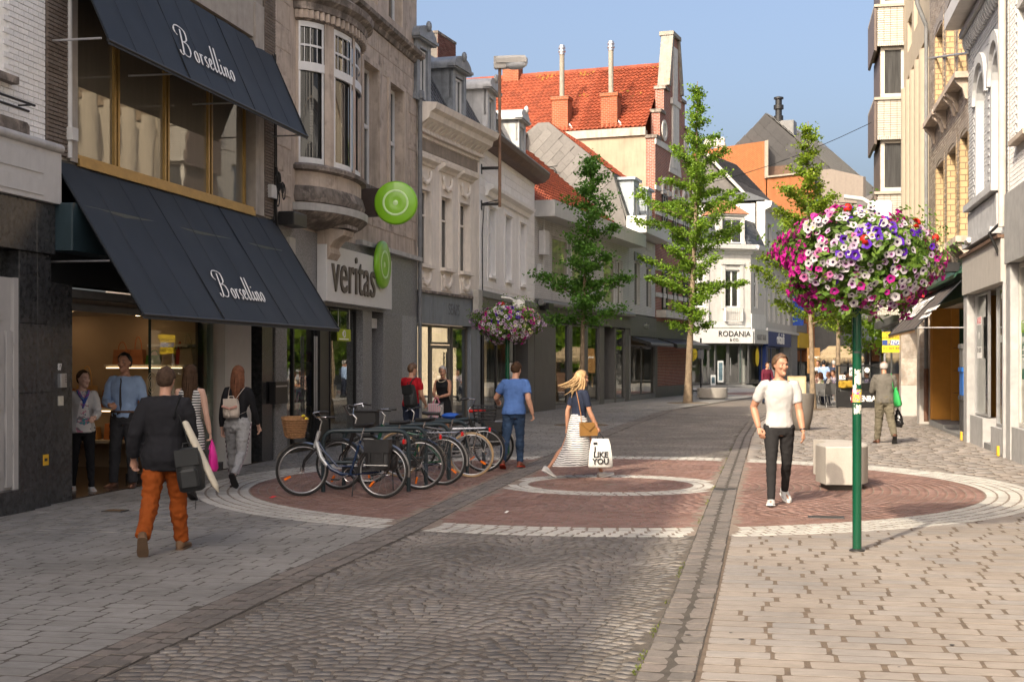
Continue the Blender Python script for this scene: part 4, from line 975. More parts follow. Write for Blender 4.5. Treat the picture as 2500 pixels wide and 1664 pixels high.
for i in range(6):a_,c_=lerp(.02,L,i/6),lerp(.02,L,(i+1)/6);b=MB();b.cbox(a_+.004,c_-.004,-.1,.02,zf0,zf1,.006);b.build('fascia_panel',m_bluegrey,Cr.e)
b=MB();b.box(.0,L,-.16,.0,3.485,3.55);b.build('lead_flashing',m_limedk,Cr.e)
text('SEAPS','ghost_lettering',.42,M('letter_ghost',(.12,.13,.14),rough=.7),Cr.e,(X(1100),-.105,3.12),ext=.004,sx=.8)
b=MB();b.cbox(X(1147),L-.0,-.03,.4,0,2.71,.01);b.build('bluegrey_pier',m_bluegrey,Cr.e)
m_alufr=M('bronze_alu',(.16,.145,.125),rough=.4,metal=.3,var=.1)
shopglass(Cr,[.04,X(1058)],.05,2.7,.07,m_alufr,g_shop,.06);shopglass(Cr,[X(1060),X(1107)],.02,2.18,.09,m_alufr,g_shop,.09,'shop_door');shopglass(Cr,[X(1060),X(1107)],2.2,2.7,.09,m_alufr,g_shop,.06);shopglass(Cr,[X(1110),X(1147)],.05,2.7,.07,m_alufr,g_shop,.06)
for px in(1083,1089):
 b=MB();b.tube([(X(px,.25),.24,.5),(X(px,.25),.24,2.0)],.02,6);b.build('door_handle',m_alu,Cr.e,60)
shop_room(Cr,.1,L-.1,2.7,4)
ps=Sub(Cr,'window_poster','white and teal to let poster on the shop glass of the cream house','poster',X(1132),.2,2);z0,z1=Cr.Z(1132,848),Cr.Z(1132,805)
b=MB();b.box(X(1121),X(1143),.27,.28,z0,z1);ps.b(b,'sheet',m_white);b=MB();b.prism([(X(1134),z0+.1),(X(1143),z0+.16),(X(1143),z1),(X(1134),z1-.1)],.262,.269);ps.b(b,'teal_shape',M('teal_print',(.02,.25,.32)))
text('te huur','lettering',.13,M('print_blue',(.03,.12,.2)),ps.e,None,mw=ps.mw@Matrix.Translation((X(1127),.266,z1-.16))@Matrix.Rotation(R(90),4,'X'),ext=.001)
# white house
Wh=Bld('white_house','white painted brick house with brown gutter and three tall windows under one pediment','building',(-.93,38.5),(.78,47.))
L=Wh.L;X=Wh.X
ws=[(X(1194),X(1208),4.3,6.28),(X(1234.5),X(1247),4.3,6.28),(X(1270.5),X(1281),4.3,6.28)]
b=MB();wall(b,0,L,3.75,8.2,ws,0,.28);wall_rest(b,0,L,3.75,8.2,0,.5);b.build('wall',m_whitep,Wh.e)
body(Wh,0.02,L-.02,3.4,8.2,.8,9,m_whitep)
crs=[]
z=3.9;k=0
while z<8.0:
 x=.03-(k%2)*.9
 while x<L:
  a_,c_=max(x,.03),min(x+1.8,L-.03)
  for(p,q)in([(a_,c_)]if not any(o[2]-.25<z+.12 and z<o[3]+.5 for o in ws)else[(max(a_,s0),min(c_,s1))for s0,s1 in((.03,ws[0][0]-.35),(ws[2][1]+.4,L-.03))]):
   if q-p>.1:crs.append(TRS(((p+q)/2,-.012-rnd(0,.003),z+.12),0,(q-p-.01,.02,.232)))
  x+=1.8
 z+=.24;k+=1
lay(Wh.e,'stone_course','courses_beyond',BU,crs,m_whitep,300)
for o in ws:
 window(Wh,*o,y=.13,fw=.04,fm=m_whitep,gm=g_curt,trans=[o[2]+1.3],sill=.1,sm=m_whitep)
 b=MB();b.box(o[0]-.26,o[0]-.05,-.02,.05,4.1,6.5);b.box(o[1]+.05,o[1]+.26,-.02,.05,4.1,6.5);b.build('pilaster',m_whitep,Wh.e)
 b=MB();b.box(o[0]-.24,o[1]+.24,-.06,.02,6.32,6.46);b.build('lintel',m_whitep,Wh.e)
cornice(Wh,ws[0][0]-.55,ws[2][1]+.5,[(.02,6.56),(-.08,6.58),(-.12,6.7),(-.26,6.78),(-.28,6.88),(.02,6.95)],m_whitep,'pediment')
cornice(Wh,-.0,L+.15,[(.02,7.9),(-.3,7.96),(-.34,7.98),(-.5,8.12),(-.52,8.26),(.0,8.3)],m_brown,'gutter')
b=MB();b.box(0,L+.15,-.53,-.42,8.26,8.3);b.build('zinc_edge',m_zinc,Wh.e)
mansard(Wh,.02,L-.1,8.3,9.7,-.1,.7,M('slate_worn',(.10,.10,.095),rough=.6,rv=.3,streak=.2))
b=MB();b.prism_x([(.62,9.62),(.5,9.7),(.7,9.8),(4.5,10.9),(8.5,9.6),(8.5,8.2),(.9,8.2)],.02,L-.1);b.build('roof',m_slate,Wh.e)
m_dormw=M('painted_zinc',(.50,.50,.49),rough=.5,var=.12,streak=.35)
dormer(Wh,X(1187),8.32,1.15,1.3,-.12,1.2,m_dormw);dormer(Wh,X(1263),8.32,1.15,1.25,-.12,1.2,m_dormw)
b=MB();b.box(0,L,-.1,.02,3.60,3.78);b.build('grey_ledge',m_mid,Wh.e)
b=MB();wall(b,0,L,2.75,3.6,(),-.06,.1);wall_rest(b,0,L,2.75,3.6,-.06,.3);b.build('fascia',M('taupe_fascia',(.115,.105,.095),rough=.5,var=.06),Wh.e)
b=MB();b.cbox(X(1180),L-.3,-.26,-.08,2.76,2.95,.03);b.build('awning_case',m_black,Wh.e)
shopglass(Wh,[X(1181),X(1218),X(1262)],.3,2.72,.06,m_black,g_shop,.05);shopglass(Wh,[X(1264),X(1289)],.02,2.72,.9,m_grfr,g_shop,.05,'shop_door')
for a_,c_ in((.02,X(1181)-.01),(X(1289),L-.01)):b=MB();b.box(a_,c_,-.0,.5,0,2.75);b.build('dark_pier',m_dkgrey,Wh.e)
b=MB();b.box(X(1181),X(1262),-.02,.3,0,.29);b.build('plinth',m_dkstone,Wh.e)
shop_room(Wh,.1,L-.1,2.7,3.5,1.)
lp=Sub(Wh,'wall_street_lamp','street lamp on a tall rusty pole bracketed to the white house wall','street lamp',X(1176),-.55,6.2)
xp=X(1220,-.55);zb_,zt=Wh.Z(1220,505,-.55),Wh.Z(1220,168,-.55)
b=MB();b.tube([(xp,-.55,zb_),(xp,-.55,zt)],.045,8);lp.b(b,'pole',M('rusty_steel',(.22,.13,.085),rough=.7,var=.3,ns=6),60)
for py in(410,498):
 z=Wh.Z(1220,py,-.55);b=MB();b.box(xp-.03,xp+.03,-.58,.0,z-.04,z+.04);b.box(xp-.06,xp+.06,-.03,.0,z-.16,z+.12);lp.b(b,'wall_bracket',m_black)
b=MB();b.prism([(xp-.12,zt),(xp+.12,zt),(xp+.12,zt+.30),(xp-.12,zt+.34)],-.75,-.4);b.slab([(xp-.10,-1.35),(xp+.10,-1.35),(xp+.15,-1.1),(xp+.15,-.5),(xp+.1,-.4),(xp-.1,-.4),(xp-.15,-.5),(xp-.15,-1.1)],zt+.14,zt+.34,.07);lp.b(b,'lamp_head',M('lamp_casing',(.50,.47,.42),rough=.35,var=.08))
b=MB();b.ball((xp,-1.0,zt+.12),(.15,.36,.17),14,8);lp.b(b,'lamp_glass',M('lamp_diffuser',(.55,.56,.56),rough=.15,spec=.6),60)
b=MB();b.tube([(X(1176),-.03,3.7),(X(1175),-.03,5.4),(X(1178),-.05,6.3),(xp,-.5,6.35)],.015,5);b.build('cable',m_cable,Wh.e)
b=MB();b.tube([(X(1174),-.05,.0),(X(1174),-.05,2.75)],.05,8);b.build('downpipe',m_black,Wh.e,60)
b=MB();b.cbox(X(1160,-.1),X(1170,-.1),-.2,-.03,3.1,3.75,.02);b.build('meter_box',M('alarm_beige',(.4,.38,.34)),Wh.e)
# low grey shop with an orange tiled roof
Gs=Bld('grey_shop','low grey painted brick shop with flat white fascia, tall shop windows and orange tiled roof','building',(.78,47.),(5.2,60.))
L=Gs.L;X=Gs.X
ws=[(X(1348),X(1393),4.25,6.3),(X(1397),X(1432),4.25,6.2),(X(1474),X(1506),4.2,6.1),(X(1508),X(1520),4.2,6.1)]
b=MB();wall(b,0,L,3.95,7.2,ws,0,.2);wall_rest(b,0,L,3.95,7.2,0,.4);b.build('wall',M_brick('grey_painted_brick',(.52,.515,.50),(.48,.475,.465),(.38,.375,.37),.24,.08,.06,.75,.15),Gs.e)
body(Gs,0.02,L-.02,3.5,7.2,.8,11,m_greyp)
for o in ws:window(Gs,*o,y=.1,fw=.06,gm=M_glass('window_glass_blind',dark=(.24,.22,.18),ior=1.6),fm=m_greyp)
b=MB();b.box(-.05,L+.1,-.75,.1,6.78,7.34);b.build('flat_fascia',M('fascia_metal',(.46,.455,.44),rough=.5,var=.05,streak=.12),Gs.e)
r0,r1=Vector((0,.05,7.3)),Vector((0,4.6,11.2));b=MB();b.quad((-.02,.05,7.3),(L,.05,7.3),(L,4.6,11.2),(-.02,4.6,11.2));b.quad((-.02,4.6,11.2),(L,4.6,11.2),(L,9,7.2),(-.02,9,7.2));b.add([(-.02,.05,7.2),(-.02,9,7.2),(-.02,4.6,11.18)],[(0,2,1)]);ro=b.build('roof',m_tile,Gs.e)
ms=on_plane(r0,(1,0,0),r1-r0,int(L/.27),20,L/int(L/.27),(r1-r0).length/20,.16,jit=.006)
ms.sort(key=lambda m:m.translation.x);lay(ro,'roof_tile','roof_tiles_beyond',TU,ms,m_tile,300)
b=MB();wall(b,0,L,3.2,3.95,(),-.06,.1);wall_rest(b,0,L,3.2,3.95,-.06,.5);b.build('fascia',m_dkgrey,Gs.e)
b=MB();b.tube([(.1,-.2,3.8),(L,-.2,3.8)],.11,8);b.build('awning_roll',m_mid,Gs.e,60)
xs=[X(1356),X(1388),X(1396),X(1427),X(1436),X(1463),X(1503),X(1525)]
shopglass(Gs,[X(1356),X(1389)],.15,3.15,.04,m_dkgrey,g_shop,.05);shopglass(Gs,[X(1397),X(1427)],.15,3.15,.04,m_dkgrey,g_shop,.05);shopglass(Gs,[X(1435),X(1463)],.15,3.15,.04,m_dkgrey,g_shop,.05);shopglass(Gs,[X(1504),X(1526)],.15,3.15,.04,m_dkgrey,g_shop,.05)
for a_,c_ in((.0,X(1356)),(X(1389),X(1397)),(X(1427),X(1435)),(X(1463),X(1475)),(X(1500),X(1504)),(X(1526),L-.02)):
 b=MB();b.cbox(a_+.004,c_-.004,-.012,.5,0,3.2,.01);b.build('cladding_pier',m_dkgrey,Gs.e)
b=MB();b.box(X(1475),X(1500),1.0,1.1,0,3.2);b.build('recess_wall',m_dkgrey,Gs.e)
b=MB();b.box(X(1356),L-.05,-.0,.5,0,.14);b.build('plinth',m_mid,Gs.e)
shop_room(Gs,.1,L-.1,3.2,1.2,.5,(.26,.27,.25))
for a_,c_ in((1356,1389),(1397,1427),(1435,1463),(1504,1526)):b=MB();b.box(X(a_)+.06,X(c_)-.06,.31,.32,2.35,3.1);b.build('frosted_band',M('frosted',(.33,.37,.33),rough=.5),Gs.e)
for i,px in enumerate((1372,1411,1449,1514)):
 S=Sub(Gs,'window_banner','grey sale banner with total clearance lettering, shop window %s the street tree'%('left of','behind','just right of','far right of')[i],'banner',X(px),.2,2)
 zc=Gs.Z(px,855);b=MB();b.box(X(px-10),X(px+9),.232,.236,zc-.14,zc+.1);S.b(b,'print_block',M('grey_print',(.33,.34,.33)))
 text('LIQUIDATIE','lettering',.17,m_umber,S.e,None,mw=S.mw@Matrix.Translation((X(px),.228,zc))@Matrix.Rotation(R(90),4,'X'),ext=.001)
for i,px in enumerate((1370,1446)):
 S=Sub(Gs,'window_poster',('white lettered TOTALE poster low in the shop window left of the walking blonde woman','white lettered UITVERKOOP poster low in the shop window right of the street tree')[i],'poster',X(px),.2,1)
 for k,t in enumerate((('TOTALE','-50','%'),('TOTALE','UITVER','KOOP'))[i]):text(t,'lettering',.38,m_white,S.e,None,mw=S.mw@Matrix.Translation((X(px),.23,1.55-k*.42))@Matrix.Rotation(R(90),4,'X')@Matrix.Diagonal((.8,1,1,1)),ext=.001)
b=MB();b.cbox(X(1314),X(1326),-.25,-.02,5.5,6.35,.04);b.build('antenna_box',m_greyp,Gs.e);b=MB();b.tube([(X(1320),-.12,5.0),(X(1320),-.12,7.0)],.02,5);b.build('antenna_pipe',m_greyp,Gs.e)
b=MB();b.cbox(X(1313),X(1326),-.4,-.06,3.55,3.8,.02);b.build('floodlight',m_black,Gs.e)
for px,z in((1310,4.75),(1174,4.6)):
 b=MB();b.cbox(X(px),X(px)+.25,-.15,-.01,z,z+.4,.02);b.build('junction_box',m_greyp,Gs.e)
# narrow house with slate hung side gable
Ng=Bld('slate_gable_house','narrow pale house with slate hung side gable, between grey shop and red gabled house','building',(5.2,60.),(6.95,65.6))
L=Ng.L;X=Ng.X
ws=[(X(1549),X(1562),4.3,6.3),(X(1578),X(1590),4.3,6.2)]
b=MB();wall(b,0,L,3.9,7.4,ws,0,.2);wall_rest(b,0,L,3.9,7.4,0,.4);b.build('wall',M_brick('pale_brick',(.58,.57,.545),(.54,.53,.51),(.42,.41,.40),.22,.07,.06,.75,.1),Ng.e)
for o in ws:
 window(Ng,*o,y=.1,fw=.06,gm=g_curt,fm=m_greyp);b=MB();b.box(o[0]-.15,o[1]+.15,-.05,.02,o[3]+.02,o[3]+.4);b.build('lintel',m_mid,Ng.e)
 b=MB();b.box(o[0]-.1,o[1]+.1,-.03,.02,7.0,7.3);b.build('fret_panel',m_greyp,Ng.e)
body(Ng,.06,L,3.5,7.4,.8,11,m_greyp)
b=MB();b.box(-.1,L+.1,-.8,.1,7.45,8.2);b.build('white_gutter',M('gutter_white',(.54,.53,.52),rough=.5,var=.05,streak=.15),Ng.e)
G=[(.0,7.4),(.2,8.2),(.75,10.15),(3.7,12.55),(4.2,12.55),(5.9,11.3),(5.9,7.0)]
b=MB();b.prism_x(G,-.03,.1);sg_=b.build('slate_gable',m_slateg,Ng.e)
def in_poly(P,u,v):
 c=False
 for(a0,b0),(a1,b1)in zip(P,P[1:]+P[:1]):
  if(b0>v)!=(b1>v)and u<(a1-a0)*(v-b0)/(b1-b0)+a0:c=not c
 return c
ms=[];k=.62
e1=Vector((0,-1,1)).normalized();e2=Vector((0,1,1)).normalized()
for i in range(-16,26):
 for j in range(-16,26):
  p=Vector((0,3,9))+e1*(i*k+(j%2)*.3)*.95+e2*j*k*.62
  if all(in_poly(G,(p+e1*k*a_+e2*k*.62*c_).y,(p+e1*k*a_+e2*k*.62*c_).z)for a_,c_ in((.45,.45),(-.45,.45),(.45,-.45),(-.45,-.45))):
   m=Matrix((e1*k*.965,e2*k*.62,Vector((-.012,0,0)))).transposed().to_4x4();m.translation=(-.045-rnd(0,.008),p.y,p.z);ms.append(m)
u_=([(-.5,-.5,0),(.5,-.5,0),(.5,.5,0),(-.5,.5,0),(-.48,-.48,1),(.48,-.48,1),(.48,.48,1),(-.48,.48,1)],[(7,6,5,4),(0,1,5,4),(1,2,6,5),(2,3,7,6),(3,0,4,7)])
lay(sg_,'slate','slates_beyond',[u_],ms,m_slateg,300)
b=MB();b.quad((.1,.75,10.15),(L,.75,10.15),(L,3.75,12.55),(.1,3.75,12.55));b.quad((.1,3.75,12.55),(L,3.75,12.55),(L,8,9),(.1,8,9));ro=b.build('roof',m_tile,Ng.e)
ay=Vector((0,3.,2.4));lay(ro,'roof_tile','roof_tiles_beyond',TU,on_plane((.0,.75,10.15),(1,0,0),ay,20,13,L/20,ay.length/13,.1),m_tile,260)
mansard(Ng,.1,L,8.2,10.15,.1,.75,M('slate_worn',(.1,.1,.095)),w_=.3,l_=.22)
dormer(Ng,X(1551),8.2,1.2,1.7,-.0,1.2,M('blue_zinc',(.34,.38,.41),rough=.4,var=.1,streak=.3),arched=False);dormer(Ng,X(1583),8.2,1.2,1.6,.0,1.2,MATS['blue_zinc'],arched=False)
b=MB();b.box(0,L,-.06,.3,2.9,3.85);b.build('fascia',m_dkgrey,Ng.e)
text('mehus','lettering',.42,m_alu,Ng.e,(X(1574),-.09,3.42),ext=.02)
cs=Sub(Ng,'canopy','short black folded shop canopy under the grey fascia beside the red gabled house','awning',L*.5,-.4,2.7)
b=MB();b.prism_x([(-.06,2.86),(-.06,2.7),(-.9,2.45),(-.95,2.5),(-.9,2.6)],.3,L-.1);cs.b(b,'canvas_panel',m_black)
shopglass(Ng,[.25,L*.5,L-.2],.2,2.5,.05,m_dkgrey,g_shop,.06);b=MB();b.box(0,.24,-.02,.5,0,2.9);b.box(L-.19,L,-.02,.5,0,2.9);b.box(.24,L-.19,-.02,.3,0,.2);b.build('stone_pier',m_mid,Ng.e)
shop_room(Ng,.1,L-.1,2.8,3)
bc=Sub(Ng,'side_chimney','brown brick chimney standing left of the grey slate gable','chimney',-.3,4.5,9)
xq0,xq1=-1.4,-.3;y0=4.75
b=MB();b.box(-.6,-.04,y0,y0+1.75,8.6,12.0);bc.b(b,'stack',M_brick('brown_chimney_brick',(.20,.11,.08),(.14,.09,.075),(.2,.17,.14),.22,.075));b=MB();b.box(-.65,.0,y0-.05,y0+1.8,12.0,12.1);bc.b(b,'cap',m_limedk)
b=MB();b.torus((-.4,3.5,10.2),.26,.02,'x',16,5);b.torus((-.44,3.46,10.16),.2,.02,'x',16,5);b.tube([(-.3,4.3,10.45),(-.4,3.2,10.5)],.02,5);b.build('cable_coil',m_cable,Ng.e)
# red brick house with stepped gable
Rg=Bld('stepped_gable_house','tall red brick house with white banded stepped gable and steep orange tiled roof','building',(6.95,65.6),(9.73,73.))
L=Rg.L;X=Rg.X;hw=L/2
m_rb=M_brick('red_brick_wall',(.30,.085,.05),(.22,.065,.045),(.36,.30,.26),.23,.075,.12,.85,.12)
m_rwhite=M('carved_white_stone',(.55,.52,.48),rough=.8,streak=.25)
steps=[(0,0),(L,0),(L,12.6),(L-.9,12.6),(L-.9,14.0),(L-1.7,14.0),(L-1.7,15.3),(L-2.4,15.6),(hw+.75,18.3),(hw-.75,18.3),(2.4,15.6),(1.7,15.3),(1.7,14.0),(.9,14.0),(.9,12.6),(0,12.6)]
b=MB();b.prism(steps,.0,.45);b.build('gable_wall',m_rb,Rg.e)
for i,(a_,z)in enumerate(((0,12.6),(.9,14.),(1.7,15.3))):
 for x0 in(a_-.08,L-a_-.9+.08-.16):
  b=MB();b.box(x0,x0+.98,-.1,.5,z+.003,z+.16);b.build('step_cap',m_limedk,Rg.e)
b=MB();b.box(hw-.85,hw+.85,-.15,.6,18.303,18.5);b.prism([(2.35,15.62),(2.75,15.62),(hw-.55,18.29),(hw-.8,18.29)],-.12,.5);b.prism([(L-2.75,15.62),(L-2.35,15.62),(hw+.8,18.29),(hw+.55,18.29)],-.12,.5);b.build('coping',M('coping_stone',(.25,.23,.20),rough=.8,streak=.3,col2=(.4,.28,.1),c2s=1.2,c2lo=.6,c2hi=.7),Rg.e)
b=MB();b.box(hw-.65,hw+.65,-.08,.02,11.6,14.8);b.box(hw-.9,hw+.9,-.12,.02,14.8,15.1);b.box(hw-.45,hw+.45,-.06,.02,15.1,17.8);b.prism([(hw-1.3,11.3),(hw+1.3,11.3),(hw+.66,12.4),(hw-.66,12.4)],-.06,.02);b.build('carved_panel',m_rwhite,Rg.e)
for x in(1.6,L-1.6):
 b=MB();b.lathe([(.4,0),(.52,.03),(.52,.09),(.36,.1),(.34,.04)],20);b.build('oculus',m_rwhite,Rg.e,40,Matrix.Translation((x,.0,13.2))@Matrix.Rotation(R(90),4,'X'))
for z in(12.3,10.1,8.9,7.6,6.2,4.9):
 b=MB();b.box(-.02,L+.02,-.05,.02,z,z+(.3 if z>12 else .22));b.build('stone_band',m_rwhite,Rg.e)
for i in range(3):
 xc=L*(.22+.28*i)
 b=MB();b.box(xc-.5,xc+.5,-.04,.1,8.0,10.0);pts=[(xc+.72*math.cos(t),10.0+.9*math.sin(t))for t in[math.pi*k/14 for k in range(15)]];q=[(xc+.5*math.cos(t),10.0+.62*math.sin(t))for t in[math.pi*k/14 for k in range(14,-1,-1)]]
 a_=MB();a_.prism(pts+q,-.12,.02);a_.build('arch_hood',m_rwhite,Rg.e)
 window(Rg,xc-.5,xc+.5,7.4,10.,y=-.07,fw=.08,fm=m_black,gm=g_dark,trans=[9.2],mull=[xc]);window(Rg,xc-.5,xc+.5,4.3,6.6,y=-.07,fw=.12,fm=m_black,gm=g_dark,trans=[5.9])
b=MB();b.box(.2,L-.2,-.5,.05,3.9,4.25);b.build('balcony_ledge',m_rwhite,Rg.e)
b=MB();b.box(0,L,-.06,.3,2.85,3.7);b.build('fascia',m_dkgrey,Rg.e);shopglass(Rg,[.3,L*.35,L*.65,L-.3],.55,2.8,.06,m_black,g_shop,.09);b=MB();b.box(0,L,-.04,.3,0,.54);b.box(0,.29,-.04,.4,.55,2.85);b.build('dark_plinth',m_dkgrey,Rg.e)
cs=Sub(Rg,'canopy','black shop canopy at the foot of the red gabled house behind the second tree','awning',L*.5,-.4,2.7);b=MB();b.prism_x([(-.06,2.9),(-.06,2.7),(-1.,2.4),(-1.05,2.45),(-1,2.6)],.3,L-.1);cs.b(b,'canvas_panel',m_black)
shop_room(Rg,.1,L-.1,2.8,3)
m_beige=M('beige_render',(.32,.255,.185),rough=.9,var=.12,streak=.22,ns=1.2)
b=MB();b.box(.0,.25,.46,16,0,13.0);b.box(L-.25,L,.46,16,0,13.0);b.build('side_wall',m_beige,Rg.e)
b=MB();b.box(-.14,.0,.46,15.8,12.75,13.14);b.build('eaves_board',M('worn_white_board',(.36,.32,.27),rough=.8,streak=.4),Rg.e)
e0,e1_=Vector((-.1,0,13.15)),Vector((hw,0,16.95));b=MB();b.quad((-.1,.46,13.15),(hw,.46,16.95),(hw,16.5,16.95),(-.1,16.5,13.15));b.quad((hw,.46,16.95),(L+.1,.46,13.15),(L+.1,16.5,13.15),(hw,16.5,16.95));ro=b.build('roof',m_tile,Rg.e)
ay=e1_-e0;nx,ny=70,20
ms=on_plane((-.1,16.5,13.15),(0,-1,0),ay,nx,ny,16.04/nx,ay.length/ny,.17,jit=.006)
ms.sort(key=lambda m:m.translation.y);lay(ro,'roof_tile','roof_tiles_beyond',TU,ms,m_tile,300)
m_lich=M_leaf('yellow_lichen',(.20,.105,.014),(.26,.17,.02),.0);b=MB();r_=random.Random(2)
for i in range(1500):
 t=1-abs(r_.gauss(0,.2));y=r_.uniform(.6,15.8)
 if t<0 or t>.99 or noise.noise((y*.8,t*3,1))<-.1+(1-t):continue
 p=e0.lerp(e1_,t)+Vector((-.035,y,.045));s_=r_.uniform(.03,.09);n_=5;b.add([p+Vector((s_*math.cos(k*1.26)*.7,s_*math.sin(k*1.26)*1.2,s_*math.cos(k*1.26)*.67))for k in range(n_)],[tuple(range(n_))])
b.build('lichen',m_lich,ro)['kind']='stuff'
b=MB()
for i in range(44):y=.5+i*.365;b.tube([(hw,y,16.97),(hw,y+.4,17.0+rnd(-.01,.01))],[.13,.11],7)
b.build('ridge_tiles',m_tile,Rg.e)['kind']='stuff'
for i,(pc,p0_,p1_,tops,topp)in enumerate(((1383,1364,1402,239,130),(1496,1477,1514,228,120))):
 P=Rg;y=4.9 if i==0 else 2.35
 S=Sub(Rg,'roof_chimney',('orange brick chimney with thin pipe on the orange roof, left one of the two','orange brick chimney with thin pipe on the orange roof, the one nearer the stepped gable')[i],'chimney',.4,y,13.2,'chimneys with thin pipes on the orange roof')
 b=MB();b.box(.05,.75,y-.42,y+.42,13.0,14.9);b.box(.0,.8,y-.47,y+.47,14.78,14.95);b.box(.02,.78,y-.45,y+.45,13.2,13.32);S.b(b,'stack',M_brick('orange_brick',(.29,.075,.028),(.24,.062,.026),(.25,.16,.11),.22,.09,.12))
 b=MB();b.tube([(.4,y,14.9),(.4,y,17.1)],.13,10);S.b(b,'flue_pipe',M('lichen_pipe',(.25,.225,.185),rough=.8,streak=.3),60)
 b=MB();b.lathe([(.15,0),(.15,.1),(.19,.12),(.19,.2),(.14,.22),(.14,.3),(.18,.31),(.14,.46),(.02,.5)],12,(.4,y,17.1));S.b(b,'cowl',m_alu,40)
 b=MB();b.prism_x([(y-.47,13.2),(y-.8,13.2),(y-.47,13.6)],.1,.8);S.b(b,'flashing',m_alu)
b=MB();b.box(hw-.4,hw+.3,8.4,9.3,16.6,17.5);S=Sub(Rg,'ridge_chimney','low mossy orange chimney on the ridge of the orange roof','chimney',hw,8.8,16.9);S.b(b,'stack',MATS['orange_brick'])
# far end of the street
def skew_prism(name,poly,d,ext,mat,parent,x0=0):
 """poly of (x,z) in a plane facing the camera at distance d, pushed along ext=(dx,dy)"""
 n=len(poly);b=MB()
 vs=[(x,d,z)for x,z in poly]+[(x+ext[0],d+ext[1],z)for x,z in poly]
 b.add(vs,[tuple(range(n)),tuple(range(n,2*n))[::-1]]+[((i+1)%n,i,i+n,(i+1)%n+n)for i in range(n)])
 o=b.build(name,mat,parent);o.matrix_parent_inverse=parent.matrix_basis.inverted()if 0 else Matrix.Translation(-Vector(parent.location));return o
wall0=wall
def wall(mb,x0,x1,z0,z1,ops=(),y=0.,dep=.25):
 wall0(mb,x0,x1,z0,z1,ops,y,dep);wall_rest(mb,x0,x1,z0,z1,y,.6)
xd=lambda px,d:(px-CX)/F*d
zd_=lambda py,d:H+(YH-py)/F*d
m_whst=M('white_stucco',(.47,.455,.43),rough=.75,var=.06,streak=.15)
Rd=Bld('white_corner_house','white stucco corner house with slate mansard above the white RODANIA shop sign','building',(xd(1636,90),90),(xd(1832,92),92))
X=Rd.X;L=Rd.L
ops=[(X(1770),X(1806),5.4,7.95),(X(1690),X(1722),5.4,7.95)]
b=MB();wall(b,0,L,3.0,9.4,ops,0,.25);b.box(0,L,.6,8,0,9.4);b.build('wall',m_whst,Rd.e)
for o in ops:
 window(Rd,*o,y=.15,fw=.1,mull=[(o[0]+o[1])/2],trans=[7.1])
 b=MB();b.box(o[0]-.25,o[0]-.01,-.08,.05,5.3,8.3);b.box(o[1]+.01,o[1]+.25,-.08,.05,5.3,8.3);b.build('pilaster',m_whst,Rd.e)
 b=MB();b.box(o[0]-.3,o[1]+.3,-.14,.02,8.3,8.5);b.build('lintel',m_whst,Rd.e)
 b=MB();n=9
 b.box(o[0]-.1,o[1]+.1,-.3,-.26,5.35,5.4);b.box(o[0]-.1,o[1]+.1,-.3,-.26,4.45,4.5)
 for i in range(n):x=lerp(o[0]-.08,o[1]+.08,i/(n-1));b.box(x-.012,x+.012,-.29,-.27,4.5,5.35)
 b.box(o[0]-.1,o[0]-.06,-.3,.02,4.45,5.4);b.box(o[1]+.06,o[1]+.1,-.3,.02,4.45,5.4);b.build('balcony_rail',m_greyp,Rd.e)
cornice(Rd,-.2,L+.1,[(.02,9.0),(-.1,9.05),(-.15,9.2),(-.55,9.35),(-.6,9.65),(.0,9.7)],M('gutter_white',(.54,.53,.52)))
b=MB();b.box(0,L,-.06,.02,4.05,4.4);b.build('shop_ledge',m_greyp,Rd.e)
mansard(Rd,0,L,9.7,11.5,-.1,.8,m_slate,w_=.3,l_=.25)
b=MB();b.prism_x([(.75,11.4),(.7,11.55),(4,11.75),(8,11.5),(8,9.4),(.6,9.4)],.01,L-.01);b.build('roof',m_slate,Rd.e)
dx=X(1784);o=dormer(Rd,dx,9.7,1.9,1.9,-.15,1.5,m_whst,arched=False)
b=MB();b.add([(dx-1.25,-.4,11.72),(dx+1.25,-.4,11.72),(dx+1.25,2,11.72),(dx-1.25,2,11.72),(dx,.6,12.75),(dx,2,12.75)],[(0,1,4),(1,2,5,4),(3,0,4,5),(0,3,2,1),(2,3,5)]);b.build('hip_roof',M('brown_tile',(.26,.11,.06),rough=.8,rv=.2,var=.25,ns=12),o)
sg=Sub(Rd,'shop_sign','white fascia sign lettered RODANIA & CO. on the corner house','sign',L*.5,-.1,3);b=MB();b.cbox(.1,L+.05,-.28,-.0,2.98,3.95,.02);sg.b(b,'sign_board',M('sign_white',(.6,.59,.57)))
m_ink=M('black_print',(.02,.02,.022),rough=.6)
text('RODANIA','lettering',.66,m_ink,sg.e,None,mw=sg.mw@Matrix.Translation((X(1788),-.3,3.6))@Matrix.Rotation(R(90),4,'X')@Matrix.Diagonal((.82,.8,1,1)),ext=.01,off=.004)
text('& CO.','lettering',.34,m_ink,sg.e,None,mw=sg.mw@Matrix.Translation((X(1788),-.3,3.2))@Matrix.Rotation(R(90),4,'X')@Matrix.Diagonal((.8,.8,1,1)),ext=.01)
shopglass(Rd,[.2,X(1690),X(1716),X(1732),X(1749)],.25,2.95,.15,m_grfr,g_shop,.07);shopglass(Rd,[X(1751),X(1782),X(1811)],.2,2.95,.3,m_grfr,g_shop,.1,'shop_door');shopglass(Rd,[X(1813),X(1832)-.05],.25,2.95,.15,m_grfr,g_shop,.07)
b=MB();b.tube([(X(1787),.2,.8),(X(1787),.2,2.0)],.035,6);b.build('door_handle',m_alu,Rd.e,60)
b=MB();b.box(0,L,-.3,.6,0,.16);b.box(0,L,-.6,.6,0,.08);b.build('doorsteps',m_mid,Rd.e)
